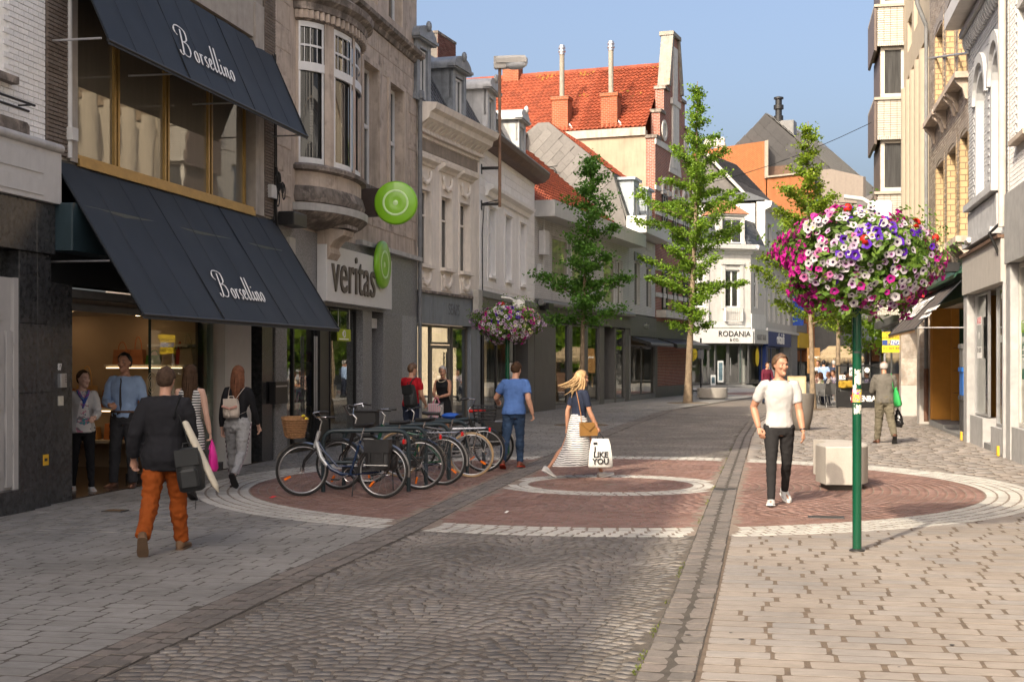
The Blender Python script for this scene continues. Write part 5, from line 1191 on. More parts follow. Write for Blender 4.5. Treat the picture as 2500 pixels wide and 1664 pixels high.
shop_room(Rd,.1,L-.1,2.95,4,.5,(.12,.12,.12))
b=MB();b.box(X(1700),X(1712),.7,.8,.3,2.6);b.box(X(1727),X(1733),.5,.55,.3,2.6);b.box(X(1812),X(1818),.5,.55,.3,2.6);b.build('mint_panel',M('mint_panel',(.30,.42,.38),rough=.4),Rd.e)
for px0,px1,y0,y1 in((1737,1749,940,915),(1754,1768,933,880)):
 b=MB();b.box(X(px0),X(px1),.1,.13,Rd.Z(px0,y0),Rd.Z(px0,y1));o=b.build('photo_poster',M('poster_white',(.5,.52,.52)),Rd.e);b=MB();b.box(X(px0+2.5),X(px1-2.5),.09,.1,Rd.Z(px0,y0-5),Rd.Z(px0,y1+5));b.build('picture',M('poster_teal',(.08,.13,.16),var=.6,ns=3),o)
Ch=Bld('white_corner_house','narrow turned corner bay of the white stucco house, right of the RODANIA sign','building',(xd(1832,92)+.03,92.02),(xd(1867,95),95))
X=Ch.X;L=Ch.L;o=(X(1841),X(1850),5.4,7.95)
b=MB();wall(b,0,L,3.0,9.4,[o],0,.25);b.build('wall',m_whst,Ch.e);window(Ch,*o,y=.12,fw=.12,trans=[7.1]);cornice(Ch,0,L+.1,[(.02,9.0),(-.1,9.05),(-.15,9.2),(-.55,9.35),(-.6,9.65),(.0,9.7)],MATS['gutter_white'])
mansard(Ch,0,L,9.7,11.5,-.1,.8,m_slate,w_=.3,l_=.25);b=MB();b.box(.05,L,.7,3,9.4,11.5);b.build('roof',m_slate,Ch.e)
b=MB();b.box(0,L,-.08,.1,3.95,5.0);b.build('grey_apron',m_greyp,Ch.e)
b=MB();b.box(.05,L,-.25,.1,2.98,3.95);b.build('sign_return',M('sign_grey',(.42,.42,.41)),Ch.e);shopglass(Ch,[.1,L-.1],.25,2.95,.15,m_grfr,g_shop,.08)
text('MONEY TREES','lettering',.55,m_mid,Ch.e,(L/2,-.27,3.4),ext=.01,sx=.6)
b=MB();b.lathe([(.001,0),(.42,0),(.42,.02),(.001,.02)],24,sy=1.);S=Sub(Ch,'window_sticker','tall yellow oval sticker on the glass right of the RODANIA doors','sticker',L*.55,.1,2);b.build('sticker_disc',M('yellow_print2',(.62,.46,.02)),S.e,0,S.mw@Matrix.Translation((L*.55,.1,2.05))@Matrix.Rotation(R(90),4,'X')@Matrix.Diagonal((1,1.5,1,1)))
yd=thing('round_sign','round yellow shop sign half hidden behind the trunk of the middle tree','sign',(xd(1684,82),82,2.2));b=MB();b.lathe([(.001,0),(.46,0),(.46,.06),(.001,.06)],28);b.build('sign_disc',M('yellow_print2',(.62,.46,.02)),yd,0,Matrix.Rotation(R(90),4,'X'));b=MB();b.box(-1.2,0,.02,.06,-.03,.03);b.build('bracket',m_black,yd)
for k,t in enumerate(('TOT','NW','CONCEPT','ONS','OPEN')):text(t,'lettering',.16,m_ink,yd,(.1,-.065,.3-k*.15),ext=.003)
pp=thing('sign_post','slim black post with a small box behind the far concrete bench','post',(xd(1711,78),78,0));b=MB();b.tube([(0,0,0),(0,0,3.1)],.05,8);b.build('pole',m_black,pp,60);b=MB();b.cbox(-.16,.16,-.12,.12,1.9,2.4,.03);b.build('post_box',m_mid,pp)
Bk=thing('black_roofed_house','house with black tiled roof and diamond slated gable behind the white corner house','building',(13.8,97,0))
poly=[(10.2,0),(17.4,0),(17.4,12.7),(13.7,16.6),(10.2,13.2)]
skew_prism('gable_wall',poly,97,(2.4,4.6),m_slateg,Bk)
A_,B_=Vector((13.66,96.7,16.75)),Vector((17.7,96.7,12.55));E=Vector((3.4,6.4,0));b=MB()
b.quad(B_,B_+E,A_+E,A_);b.quad(A_+E,Vector((9.5,96.7,12.8))+E,Vector((9.5,96.7,12.8)),A_);b.v=[tuple(Vector(v)-Bk.location)for v in b.v];ro=b.build('roof',M('black_tile',(.045,.042,.042),rough=.7,rv=.3,var=.25),Bk)
ms=[Matrix.Translation(-Bk.location)@m for m in on_plane(B_,E,A_-B_,26,22,E.length/26,(A_-B_).length/22,.09)];lay(ro,'roof_tile','roof_tiles_beyond',TU,ms,MATS['black_tile'],300)
b=MB();b.tube([A_-Bk.location+Vector((0,-.1,.05)),B_-Bk.location+Vector((0,-.1,.05))],.12,6);b.build('verge_board',m_whst,Bk)
G2=[(x-13.8,z)for x,z in poly];ms=[]
for i in range(-30,40):
 for j in range(-5,40):
  x,z=-4+(i+(j%2)*.5)*.5,9+j*.25
  if in_poly(G2,x,z)and z<16.2 and z>8.8:m=TRS((x,-.04,z),0,(.48,.02,.48),0,R(45));ms.append(m)
ms.sort(key=lambda m:-m.translation.x);lay(Bk,'slate','slates_beyond',BU,ms,m_slateg,300)
b=MB();b.box(.9,2.2,4,5,15.6,16.9);b.build('chimney',MATS['orange_brick'],Bk)
d=118
Mo=thing('apartment_block','orange brick apartment block with huge grey slate roof rising behind the trees','building',(24,d,0))
m_ob=M_brick('bright_orange_brick',(.31,.092,.026),(.27,.08,.024),(.30,.17,.09),.23,.085,.1,.85,.1)
m_balc0=M('coping_beige',(.3,.25,.2),rough=.8)
Q=lambda*p:[(xd(a,d),zd_(c,d))for a,c in p]
skew_prism('brick_wall',Q((1690,882),(1870,882),(1870,344),(1745,362),(1690,372)),d,(1,8),m_ob,Mo)
skew_prism('brick_wall',Q((1871,882),(1986,882),(1986,424),(1871,437)),d-.4,(1,8),m_ob,Mo)
skew_prism('coping',Q((1868,436),(1988,423),(1988,419),(1868,432)),d-.6,(0,8),m_balc0,Mo)
skew_prism('wall_end',Q((1866,345),(1874,343),(1874,436),(1866,436)),d-.3,(0,5),m_balc0,Mo)
skew_prism('back_wall',Q((1874,440),(1935,440),(1935,348),(1874,346)),d+3,(0,.3),m_whst,Mo)
skew_prism('terrace_screen',Q((1876,428),(1936,426),(1936,398),(1876,404)),d+1,(0,.2),m_brown,Mo)
skew_prism('terrace_awning',Q((1880,372),(1934,392),(1934,385),(1880,364)),d+1.5,(0,1.2),m_whst,Mo)
skew_prism('terrace_window',Q((1882,402),(1920,402),(1920,382),(1882,382)),d+2.6,(0,.2),m_black,Mo)
gp_=Q((1800,420),(1800,358),(1875,270),(2164,520),(2164,560),(1935,430))
m_dslate=M('dark_slate',(.055,.053,.053),rough=.6,rv=.12,var=.1);skew_prism('slate_gable',gp_,d+1.2,(9,17),m_dslate,Mo)
ms=[];k=1.15
for i in range(-20,20):
 for j in range(-20,20):
  x=(i+(j%2)*.5)*k;z=20+j*k*.5
  if in_poly([(a-24,c)for a,c in gp_],x,z):ms.append(TRS((x,1.2-.05,z),0,(k*.695,.015,k*.695),0,R(42)))
lay(Mo,'slate','slates_beyond',BU,ms,m_dslate,300)
A_=Vector((xd(1875,d)-24,1.1,zd_(269,d)));C_=Vector((xd(2175,d)-24,1.1,zd_(528,d)));E=Vector((9,17,0));b=MB();b.quad(C_,C_+E,A_+E,A_);ro=b.build('roof',M('pale_slate',(.24,.232,.215),rough=.55,rv=.15,var=.1),Mo)
ms=on_plane(C_,E,A_-C_,16,20,E.length/16,(A_-C_).length/20,.04);lay(ro,'slate','slates_beyond',SU,ms,MATS['pale_slate'],300)
skew_prism('roof_stack',Q((1912,320),(1952,335),(1952,280),(1912,282)),d+2.5,(.6,1.5),m_mid,Mo)
b=MB();x=xd(1917,d)-24;z0=zd_(284,d);b.lathe([(.42,0),(.42,.55),(.30,.6),(.30,1.1),(.45,1.15),(.45,1.5),(.3,1.55),(.3,2.0),(.44,2.05),(.44,2.2),(.1,2.3)],14,(x,2.9,z0));b.build('flue',m_black,Mo,40)
m_balc=M('balcony_beige',(.22,.185,.155),rough=.8,var=.08,streak=.15)
skew_prism('balcony_front',Q((1987,500),(2090,508),(2090,440),(2012,422),(1987,424)),d-2.4,(.3,.3),m_balc,Mo)
skew_prism('balcony_slab',Q((1987,510),(2090,516),(2090,505),(1987,499)),d-2.4,(.3,4),m_balc,Mo)
skew_prism('balcony_front',Q((1990,620),(2030,620),(2030,550),(1990,548)),d-2.2,(.3,.3),m_balc,Mo)
for px in(1998,2016,2034,2052,2070):
 skew_prism('window_frame',Q((px,560),(px+14,560),(px+14,506),(px,506)),d+.6,(0,.15),m_black,Mo);
 b=MB();xs_=[xd(px+2,d),xd(px+12,d)];b.quad((xs_[0]-24,.55,zd_(556,d)),(xs_[1]-24,.55,zd_(556,d)),(xs_[1]-24,.55,zd_(510,d)),(xs_[0]-24,.55,zd_(510,d)));b.build('window',g_curt,Mo)
skew_prism('core_wall',Q((1987,882),(2200,882),(2200,520),(1987,506)),d+.8,(2,9),m_dkgrey,Mo)
skew_prism('side_eaves',Q((2090,470),(2160,520),(2160,534),(2090,500)),d-1,(2,6),m_slateg,Mo)
for i,px in enumerate((1734,1757,1770)):
 b=MB();z0=zd_(362-i*2,d);r=.42 if i<2 else .3;b.lathe([(r*.7,0),(r*.7,.25),(r,.3),(r,.5),(r*.8,.55),(r*.9,.9),(r*.5,1.05),(.02,1.1)],14,(xd(px,d)-24,1.5,z0));b.build('roof_vent',m_whst,Mo,40)
Ok=Bld('blue_sign_shop','grey white house of narrow tall windows over the blue okaidi shop sign','building',(xd(1868,95),95.02),(xd(1945,112),112.))
X=Ok.X;L=Ok.L
ops=[(X(1874+i*12),X(1880+i*12),4.6,8.2)for i in range(5)]+[(X(1874+i*24),X(1884+i*24),9.2,11.6)for i in range(3)]
b=MB();wall(b,0,L,3.9,13,ops,0,.3);b.box(0,L,.7,6,0,12.9);b.build('wall',m_whst,Ok.e)
for o in ops:window(Ok,*o,y=.15,fw=.1,gm=g_curt)
cornice(Ok,0,L,[(.02,8.6),(-.3,8.75),(-.35,8.95),(.02,9.0)],m_whst);cornice(Ok,0,L,[(.02,12.4),(-.4,12.6),(-.5,13.),(.02,13.1)],m_whst)
b=MB();b.prism_x([(-.2,13.11),(1.2,13.7),(5,13.7),(6,13.11)],.01,L-.01);b.build('roof',m_slate,Ok.e)
b=MB();b.box(0,L,-.2,.02,3.9,4.1);b.build('ledge',m_greyp,Ok.e)
m_okb=M('royal_blue',(.012,.035,.16),rough=.35,var=.08);sg=Sub(Ok,'shop_sign','dark blue fascia sign with white okaidi lettering','sign',X(1895),-.1,3);b=MB();b.box(.05,X(1925),-.2,.1,2.85,3.88);sg.b(b,'sign_board',m_okb)
text('okaidi','lettering',1.15,m_white,sg.e,None,mw=sg.mw@Matrix.Translation((X(1899),-.22,3.4))@Matrix.Rotation(R(90),4,'X')@Matrix.Diagonal((1.5,1,1,1)),ext=.01,off=.015)
shopglass(Ok,[X(1874),X(1890),X(1910)],.2,2.8,.2,m_okb,g_shop,.08);b=MB();b.box(.02,X(1873),-.05,.5,0,2.85);b.build('blue_pier',m_okb,Ok.e);b=MB();b.box(X(1911),X(1925),-.06,.5,0,2.85);b.box(X(1931),L,-.06,.5,0,3.9);b.build('grey_pier',m_mid,Ok.e);shop_room(Ok,.1,L,2.8,2)
vs=Sub(Ok,'hanging_sign','upright blue hanging sign with white okaidi letters reading upwards behind the third tree','sign',X(1936),-.6,4.2);vb=MB();zz0,zz1=Ok.Z(1930,794),Ok.Z(1930,690);xq=X(1931);vb.box(xq-.06,xq+.06,-1.0,-.15,zz0,zz1)
vs.b(vb,'sign_board',M('bright_blue',(.02,.07,.38),rough=.35))
text('okaidi','lettering',.95,m_white,vs.e,None,mw=vs.mw@Matrix.Translation((xq+.075,-.58,(zz0+zz1)/2))@Matrix.Rotation(R(90),4,'Z')@Matrix.Rotation(R(90),4,'X')@Matrix.Rotation(R(90),4,'Z'),ext=.005)
Ze=Bld('yellow_sign_shop','grey shop with yellow fascia sign ZEEMAN behind the third tree trunk','building',(xd(1945,112)+.02,112.03),(xd(1996,124),124.))
X=Ze.X;L=Ze.L;b=MB();wall(b,0,L,4.2,12,[(.8,L-.8,5,8),(.8,L-.8,8.8,11)],0,.3);b.box(0,L,.6,5,0,12);b.build('wall',m_mid,Ze.e);window(Ze,.8,L-.8,5,8,y=.1,mull=[L/3,L*2/3],fm=m_grfr);window(Ze,.8,L-.8,8.8,11,y=.1,mull=[L/3,L*2/3],fm=m_grfr)
m_yel=M('sign_yellow',(.66,.42,.02),rough=.45,var=.05);sg=Sub(Ze,'shop_sign','yellow fascia sign with emblem and ZEEMAN letters','sign',L/2,-.1,3);b=MB();b.box(.05,L,-.2,.1,2.9,4.15);b.box(L*.5,L,-.4,-.2,2.9,4.9);sg.b(b,'sign_board',m_yel);text('ZEEMAN','lettering',.62,m_ink,sg.e,None,mw=sg.mw@Matrix.Translation((L*.74,-.42,3.15))@Matrix.Rotation(R(90),4,'X')@Matrix.Diagonal((1.1,1,1,1)),ext=.01)
b=MB()
for k in range(4):b.tube([(L*.58+k*.6,-.42,3.6+.2*(k%2)),(L*.62+k*.6,-.42,4.2+.2*(k%2)),(L*.68+k*.6,-.42,3.9)],.07,5)
sg.b(b,'wave_emblem',M('print_navy',(.02,.05,.2)))
shopglass(Ze,[.2,L*.3,L*.6,L-.2],.15,2.85,.2,m_grfr,g_shop,.1);shop_room(Ze,.1,L,2.85,2)
Gm=Bld('grey_block','grey modern shop block with beige fascia closing the far end of the street','building',(xd(1996,124)+.03,124.05),(xd(2100,126),126.))
X=Gm.X;L=Gm.L;b=MB();wall(b,0,L,4.6,14,[(1,L*.48,5.2,8.4),(L*.52,L-.6,5.2,8.4),(1,L*.48,9.4,12.6),(L*.52,L-.6,9.4,12.6)],0,.3);b.box(0,L,.6,5,0,14);b.build('wall',m_mid,Gm.e)
for o in((1,L*.48,5.2,8.4),(L*.52,L-.6,5.2,8.4),(1,L*.48,9.4,12.6),(L*.52,L-.6,9.4,12.6)):window(Gm,*o,y=.1,fm=m_grfr,mull=[(o[0]+o[1])/2])
b=MB();b.box(-.2,L,-1.2,.1,3.05,4.55);b.build('beige_fascia',m_balc,Gm.e);shopglass(Gm,[.2,L*.25,L*.5,L*.75,L-.2],.15,3.0,.2,m_grfr,g_shop,.1);shop_room(Gm,.1,L,2.85,2)
Db=Bld('blue_grey_block','blue grey clad shop block with wide dark fascia, half hidden by the flower pole','building',(xd(2092,112),112),(xd(2230,96),96.))
X=Db.X;L=Db.L;m_dbl=M('blue_grey_clad',(.075,.09,.105),rough=.5,var=.08);ops=[(X(2098),X(2125),5.6,9),(X(2130),X(2160),5.6,9),(X(2165),X(2200),5.6,9)]
b=MB();wall(b,0,L,4.6,15,ops,0,.3);b.box(0,L,.6,6,0,15);b.build('wall',m_mid,Db.e);
for o in ops:window(Db,*o,y=.1,fm=m_grfr,mull=[(o[0]+o[1])/2])
b=MB();b.box(-.1,L,-1.,.1,3.4,5.1);b.build('dark_fascia',m_dbl,Db.e);b=MB();b.box(-.1,L,-.7,.1,9.2,10.5);b.build('dark_fascia',m_dbl,Db.e);shopglass(Db,[.2,L*.2,L*.4,L*.6,L-.2],.15,3.3,.2,m_grfr,g_shop,.1);shop_room(Db,.1,L,3.2,2)
wall=wall0
# right hand side (local x runs from far to near)
ra=lambda d:(4.18+.197*d,d)
m_tilew=M('white_glazed_tile',(.41,.38,.33),rough=.35,rv=.06,var=.05,spec=.5)
m_creamp=M('cream_panel',(.41,.345,.255),rough=.7,var=.06,streak=.1)
By=Bld('bay_house','pale tiled apartment house with stacked square bays on the right','building',ra(58),ra(44.92))
L=By.L;X=By.X;yb=-.86
b=MB();wall(b,0,L,3.2,17,[(1.5,3.2,4.6,6.6),(5,6.7,4.6,6.6),(1.5,3.2,8,10),(5,6.7,8,10)],0,.3);b.build('wall',m_tilew,By.e);b=MB();b.box(0,L,.5,11,0,17);b.build('side_walls',m_tilew,By.e)
for o in[(1.5,3.2,4.6,6.6),(5,6.7,4.6,6.6),(1.5,3.2,8,10),(5,6.7,8,10)]:window(By,*o,y=.1)
m_copper=M('brown_metal_edge',(.12,.09,.075),rough=.5,streak=.2)
xb0=L-3.2;xn=L-.02
joint=MATS['mortar']
fl=[(12.39,13.55),(9.26,10.5),(5.9,7.3),(3.5,4.2)]
fl=[(15.5,16.7),(12.36,13.56),(9.24,10.46),(6.1,7.32),(3.4,4.2)]
for i,(z0,z1)in enumerate(fl):
 b=MB();b.box(xb0,xn-.024,yb+.02,.0,z0,z1);b.build('bay_panel',M('tile_joint',(.16,.11,.075),rough=.9),By.e)
 ms=[];nr=max(3,int((z1-z0)/.073));cols=4
 for r in range(nr):
  for c in range(cols):
   a_,e_=lerp(yb+.01,-.01,c/cols),lerp(yb+.01,-.01,(c+1)/cols);z=lerp(z0,z1,(r+.5)/nr)
   ms.append(Matrix.Translation((xn-.012,(a_+e_)/2,z))@Matrix.Rotation(R(90),4,'Z')@Matrix.Diagonal((e_-a_-.014,.012,(z1-z0)/nr-.013,1)))
  for c in range(14):a_,e_=lerp(xb0,xn-.03,c/14),lerp(xb0,xn-.03,(c+1)/14);ms.append(TRS(((a_+e_)/2,yb+.002,lerp(z0,z1,(r+.5)/nr)),0,(e_-a_-.014,.012,(z1-z0)/nr-.013)))
 ms.sort(key=lambda m:-m.translation.x);lay(By.e,'tile','tiles_beyond',BU,ms,m_tilew,68)
 b=MB();b.box(xb0-.05,xn+.05,yb-.10,.0,z1+.002,z1+.09);b.build('bay_coping',m_copper if 0 else M('coping_pale',(.33,.29,.24),rough=.6,streak=.2),By.e)
 b=MB();b.prism_x([(yb-.10,z1),(yb-.02,z1),(yb-.02,z0-.25),(yb-.10,z0-.22)],xb0-.05,xn+.0);b.build('metal_edge',m_copper,By.e)
 n=12;
 b=MB()
 for c in range(n):a_,e_=lerp(yb,0,c/n),lerp(yb,0,(c+1)/n);b.box(xn-.1,xn+.02,a_+.006,e_-.006,z0-.1,z0-.003)
 b.build('soldier_course',m_tilew,By.e)['kind']='stuff'
for(z0,z1)in((13.66,15.4),(10.56,12.26),(7.42,9.14),(4.3,6.0)):
 b=MB();b.box(xb0,xb0+.15,yb+.1,.0,z0,z1);b.box(xb0+.16,xn-.3,yb+.1,yb+.16,z0,z1);b.build('bay_side',m_copper,By.e)
 W_=thing('bay_window',None,None);W_.parent=By.e;del W_
 f=MB();ya,ye=yb+.12,-.0;x=xn-.25
 f.box(x,x+.08,ya,ya+.13,z0,z1);f.box(x,x+.08,ye-.08,ye,z0,z1);f.box(x,x+.08,ya+.13,ye-.08,z1-.1,z1);f.box(x,x+.08,ya+.13,ye-.08,z0,z0+.14)
 o=f.build('window',M('window_cream',(.46,.425,.37),rough=.45),By.e);p=MB();p.quad((x+.04,ya,z0),(x+.04,ye,z0),(x+.04,ye,z1),(x+.04,ya,z1));p.build('pane',g_curt,o)
for o_ in[o for o in COL.objects if o.name.startswith('bay_window')]:bpy.data.objects.remove(o_)
shopglass(By,[.3,L*.3,L*.6,L-.6],.3,3.1,.3,m_grfr,g_shop,.08);b=MB();b.box(0,L,-.05,.3,3.12,3.4);b.build('fascia',m_dkgrey,By.e)
Co=Bld('columned_house','cream rendered house with tall half round columns and slot windows on the right','building',ra(44.9),ra(37.32))
L=Co.L;X=Co.X;zc0,zc1=4.6,10.9
ops=[(X(2216),X(2226),11.7,12.7),(X(2231),X(2240),11.9,12.9),(.5,L-.25,zc0,zc1)]
b=MB();wall(b,0,L,3.9,16,ops,0,.5);wall_rest(b,0,L,3.9,16,0,.6);b.build('wall',m_creamp,Co.e);b=MB();b.box(0,L,.9,11,0,15.9);b.build('side_walls',m_creamp,Co.e)
for o in ops[:2]:window(Co,*o,y=.25,fm=m_brown)
b=MB();b.quad((.5,.5,zc0),(L-.25,.5,zc0),(L-.25,.5,zc1),(.5,.5,zc1));b.build('recess_wall',M('recess_cream',(.38,.28,.18),rough=.8,var=.08),Co.e)
nc=5;wd=(L-.75)/nc
for i in range(nc):
 xc=.5+(i+.5)*wd;b=MB();n=12;r=wd*.38
 pts=[(xc+r*math.cos(math.pi+math.pi*k/n),.49+.55*r/.38*math.sin(math.pi+math.pi*k/n)*.9)for k in range(n+1)]
 b.slab(pts,zc0+.002,zc1-.35);b.build('column',m_creamp,Co.e,50)
 b=MB();b.prism([(xc-wd*.5+.04,zc1-.003),(xc-r,zc1-.55),(xc+r,zc1-.55),(xc+wd*.5-.04,zc1-.003)],.08,.48);b.build('capital',M('recess_cream',(.5,.4,.3)),Co.e)
m_st=M('veined_stone',(.31,.26,.215),rough=.45,var=.35,ns=2.2,col2=(.38,.335,.29),c2s=5,c2lo=.45,c2hi=.55)
for xq in(1.1,L-.9):
 for j,(z0,z1)in enumerate(((0,.98),(.985,1.85),(1.855,2.7),(2.705,3.5))):
  b=MB();b.cbox(xq-.35,xq+.35,-.22,.4,z0,z1,.015);b.build('stone_block',m_st if j else M('pale_block',(.40,.375,.345),rough=.6,var=.08),Co.e)
b=MB();b.box(0,L,-.08,.5,3.5,3.9);b.build('beam',m_mid,Co.e);b=MB();b.box(0,L,.6,.7,0,3.5);b.build('shop_back',m_dkin,Co.e);shopglass(Co,[1.5,L*.5,L-1.3],.3,3.4,.35,m_grfr,g_shop,.08)
rs=Sub(Co,'red_sign','red fascia sign with white lettering between the flowers and the outlet awning','sign',L*.6,-.3,3);b=MB();z0,z1=3.55,4.35;b.box(L*.25,L*.93,-.42,-.08,z0,z1);rs.b(b,'sign_board',M('sign_red',(.48,.012,.03),rough=.4,var=.05));b=MB();b.box(L*.3,L*.88,-.435,-.42,z0+.36,z1-.06);rs.b(b,'white_panel',m_white);text('DE SLEGTE','lettering',.34,MATS['sign_red'],rs.e,None,mw=rs.mw@Matrix.Translation((L*.6,-.44,z0+.56))@Matrix.Rotation(R(90),4,'X')@Matrix.Diagonal((1.4,1,1,1)),ext=.003)
def flag(B,name,label,px0,px1,py0,py1,x,mat,texts,cat='sign',th=.12):
 """board at right angles to the facade, facing the camera, at local x"""
 d0=(B.p0+B.u*x).y
 def yat(px):
  k=(px-CX)/F;o=B.p0+B.u*x;return(k*o.y-o.x)/(B.inw.x-k*B.inw.y)
 ya,ye=yat(px0),yat(px1);S=Sub(B,name,label,cat,x,ya,zd_(py1,d0));z0,z1=zd_(py1,d0),zd_(py0,d0)
 b=MB();b.box(x-th,x,ya,ye,z0,z1);S.b(b,'sign_board',mat)
 for(t,px,py,size,m,sx)in texts:
  text(t,'lettering',size,m,S.e,None,mw=S.mw@Matrix.Translation((x+.006,yat(px),zd_(py,d0)))@Matrix.Rotation(R(90),4,'Z')@Matrix.Rotation(R(90),4,'X')@Matrix.Diagonal((sx,1,1,1)),ext=.004)
 S.yat=yat;S.d0=d0;return S
yb_=flag(Co,'letting_board','yellow and navy estate agent board PRIME RETAIL above the elderly man',2154,2204,810,860,.7,M('board_yellow',(.70,.50,.015),rough=.5,var=.04),[('T',2165,817,.17,m_ink,1),('WINKELPAND',2181,824,.105,m_ink,1.05),('R',2171,836,.22,M('board_yellow',(.7,.5,.02)),1),('PRIME',2188,833,.12,m_white,1),('RETAIL',2189,839,.12,m_white,1),('03 369 84 80',2182,850,.13,m_ink,1)])
b=MB();b.box(.7,.705,yb_.yat(2154),yb_.yat(2204),zd_(842.5,yb_.d0),zd_(829.5,yb_.d0));yb_.b(b,'navy_band',M('print_navy',(.012,.022,.07)))
b=MB();b.tube([(.66,yb_.yat(2160),zd_(862,yb_.d0)),(.66,yb_.yat(2160),zd_(985,yb_.d0))],.04,6);yb_.b(b,'post',m_alu)
f1=flag(By,'projecting_sign','dark and red box sign with white Street One letters beside the flower pole',2136,2202,728,757,L*0+10.5,m_dkgrey,[('street one',2168,735,.42,m_white,.8)]);b=MB();z0=zd_(757,f1.d0);b.box(10.5,10.51,f1.yat(2152),f1.yat(2202),z0,zd_(744,f1.d0));f1.b(b,'red_band',MATS['sign_red'])
Ou=Bld('brown_brick_house','brown glazed brick house with yellow window reveals above the outlet shop','building',ra(37.3),ra(29.72))
L=Ou.L;X=Ou.X
ups=[(X(2284),X(2302),8.12,10.4),(X(2311),X(2331),8.12,10.4),(X(2341),X(2361),8.12,10.4)];lows=[(X(2286),X(2304),4.5,6.86),(X(2314),X(2334),4.5,6.86),(X(2345),X(2363.5),4.5,6.86)]
m_ub=M_brick('umber_glazed_brick',(.27,.215,.16),(.20,.16,.125),(.36,.32,.27),.23,.075,.15,.4,.1,mw=.012)
m_yb=M_brick('yellow_glazed_brick',(.46,.33,.18),(.41,.295,.16),(.2,.14,.09),.23,.14,.06,.4,.05,mw=.012)
b=MB();wall(b,0,L,4.1,13,ups+lows,0,.3);wall_rest(b,0,L,4.1,13,0,.6);b.build('wall',m_ub,Ou.e);b=MB();b.box(0.01,L-.01,.9,11,4.2,12.9);b.build('side_walls',m_ub,Ou.e)
ms=bricks(.02,L-.02,4.12,12.9,.23,.076,.014,-.008,[(o[0]-.24,o[1]+.24,o[2],o[3]+.12)for o in ups+lows],.012);ms.sort(key=lambda m:(m.translation.z-6)**2*.4-m.translation.x);lay(Ou.e,'brick','bricks_beyond',BU,ms,M('umber_brick_piece',(.27,.215,.16),rough=.4,rv=.22,piece2=(.34,.29,.24)),300)
for o in ups+lows:
 for xq in(o[0]-.22,o[1]):
  b=MB();b.box(xq,xq+.22,-.012,.16,o[2],o[3]);b.build('brick_reveal',m_yb,Ou.e)
 b=MB();b.box(o[0]+.001,o[0]+.03,-.0,.2,o[2],o[3]-.02);b.build('reveal_face',m_yb,Ou.e)
 b=MB();xc=(o[0]+o[1])/2;w_=(o[1]-o[0])/2+.2;pts=[(xc-w_,o[3]+.32),(xc-w_,o[3]-.05)]+[(xc+(w_-.2)*math.cos(math.pi-math.pi*k/8),o[3]-.05+.16*math.sin(math.pi*k/8))for k in range(9)]+[(xc+w_,o[3]-.05),(xc+w_,o[3]+.32)]
 b.prism(pts,-.014,.18);b.build('arch_head',m_ub,Ou.e)
 window(Ou,o[0]+.03,o[1],o[2],o[3],y=.2,fw=.06,fm=m_vw,gm=g_dark,trans=[o[3]-.7])
 b=MB();b.box(o[0]-.3,o[1]+.3,-.3,.2,o[2]-.14,o[2]-.004);b.build('sill',m_lime,Ou.e)
 for xq in(o[0]-.1,o[1]+.1):
  b=MB();b.prism_x([(.0,o[2]-.6),(-.06,o[2]-.58),(-.12,o[2]-.36),(-.26,o[2]-.22),(-.28,o[2]-.145),(.0,o[2]-.145)],xq-.08,xq+.08);b.build('sill_bracket',m_lime,Ou.e)
cornice(Ou,0,L,[(.02,12.3),(-.1,12.35),(-.4,12.7),(-.45,13.),(.02,13.1)],m_lime)
b=MB();b.tube([(.06,-.1,.1),(.06,-.1,1.55)],.065,8);b.build('rusty_pipe',M('rust_pipe',(.13,.065,.04),rough=.7,var=.3),Ou.e,60);b=MB();b.tube([(.06,-.1,1.55),(.06,-.1,11)],.05,8);b.tube([(.06,-.1,11),(.15,-.35,11.6),(.15,-.35,12.2)],.06,8);b.build('downpipe',m_pipe,Ou.e,60)
m_dkgreen=M('bottle_green',(.012,.055,.032),rough=.4,var=.12)
b=MB();b.box(0,L,-.06,.3,3.2,4.1);b.build('green_fascia',m_dkgreen,Ou.e)
m_orange=M('ochre_wall',(.50,.225,.03),rough=.6,var=.07)
b=MB();b.box(.12,L-.1,2.4,2.5,0,3.2);b.box(.3,.42,.02,2.4,.18,3.2);b.box(L-.2,L-.1,.3,2.4,0,3.2);b.box(.05,.3,.0,.5,.0,3.2);b.build('ochre_wall',m_orange,Ou.e)
b=MB();b.quad((.12,.3,3.19),(.12,2.4,3.19),(L-.1,2.4,3.19),(L-.1,.3,3.19));b.build('soffit',M('soffit_pale',(.5,.46,.4)),Ou.e)
b=MB();b.box(.1,3.2,-.02,2.4,0,.16);b.box(3.21,L-.1,-.02,2.4,.0,.08);b.build('stone_step',m_mid,Ou.e)
xg=2.2;f=MB();f.box(xg,xg+.08,.5,.62,.17,3.1);f.box(xg,xg+.08,1.9,2.0,.17,3.1);f.box(xg,xg+.08,.62,1.9,2.45,2.56);f.box(xg,xg+.08,.62,1.9,.17,.26);o=f.build('display_window',m_dkgreen,Ou.e);p=MB();p.quad((xg+.04,.6,.2),(xg+.04,1.92,.2),(xg+.04,1.92,3.1),(xg+.04,.6,3.1));p.build('pane',g_clear,o)
b=MB();b.box(xg-1.3,xg-1.2,.45,2.4,.17,3.15);ob=b.build('ochre_back',m_orange,Ou.e)
for z in(.9,1.5,2.1):b=MB();b.box(xg-1.2,xg-1.19,.5,2.3,z,z+.012);b.build('groove',m_brown,Ou.e)
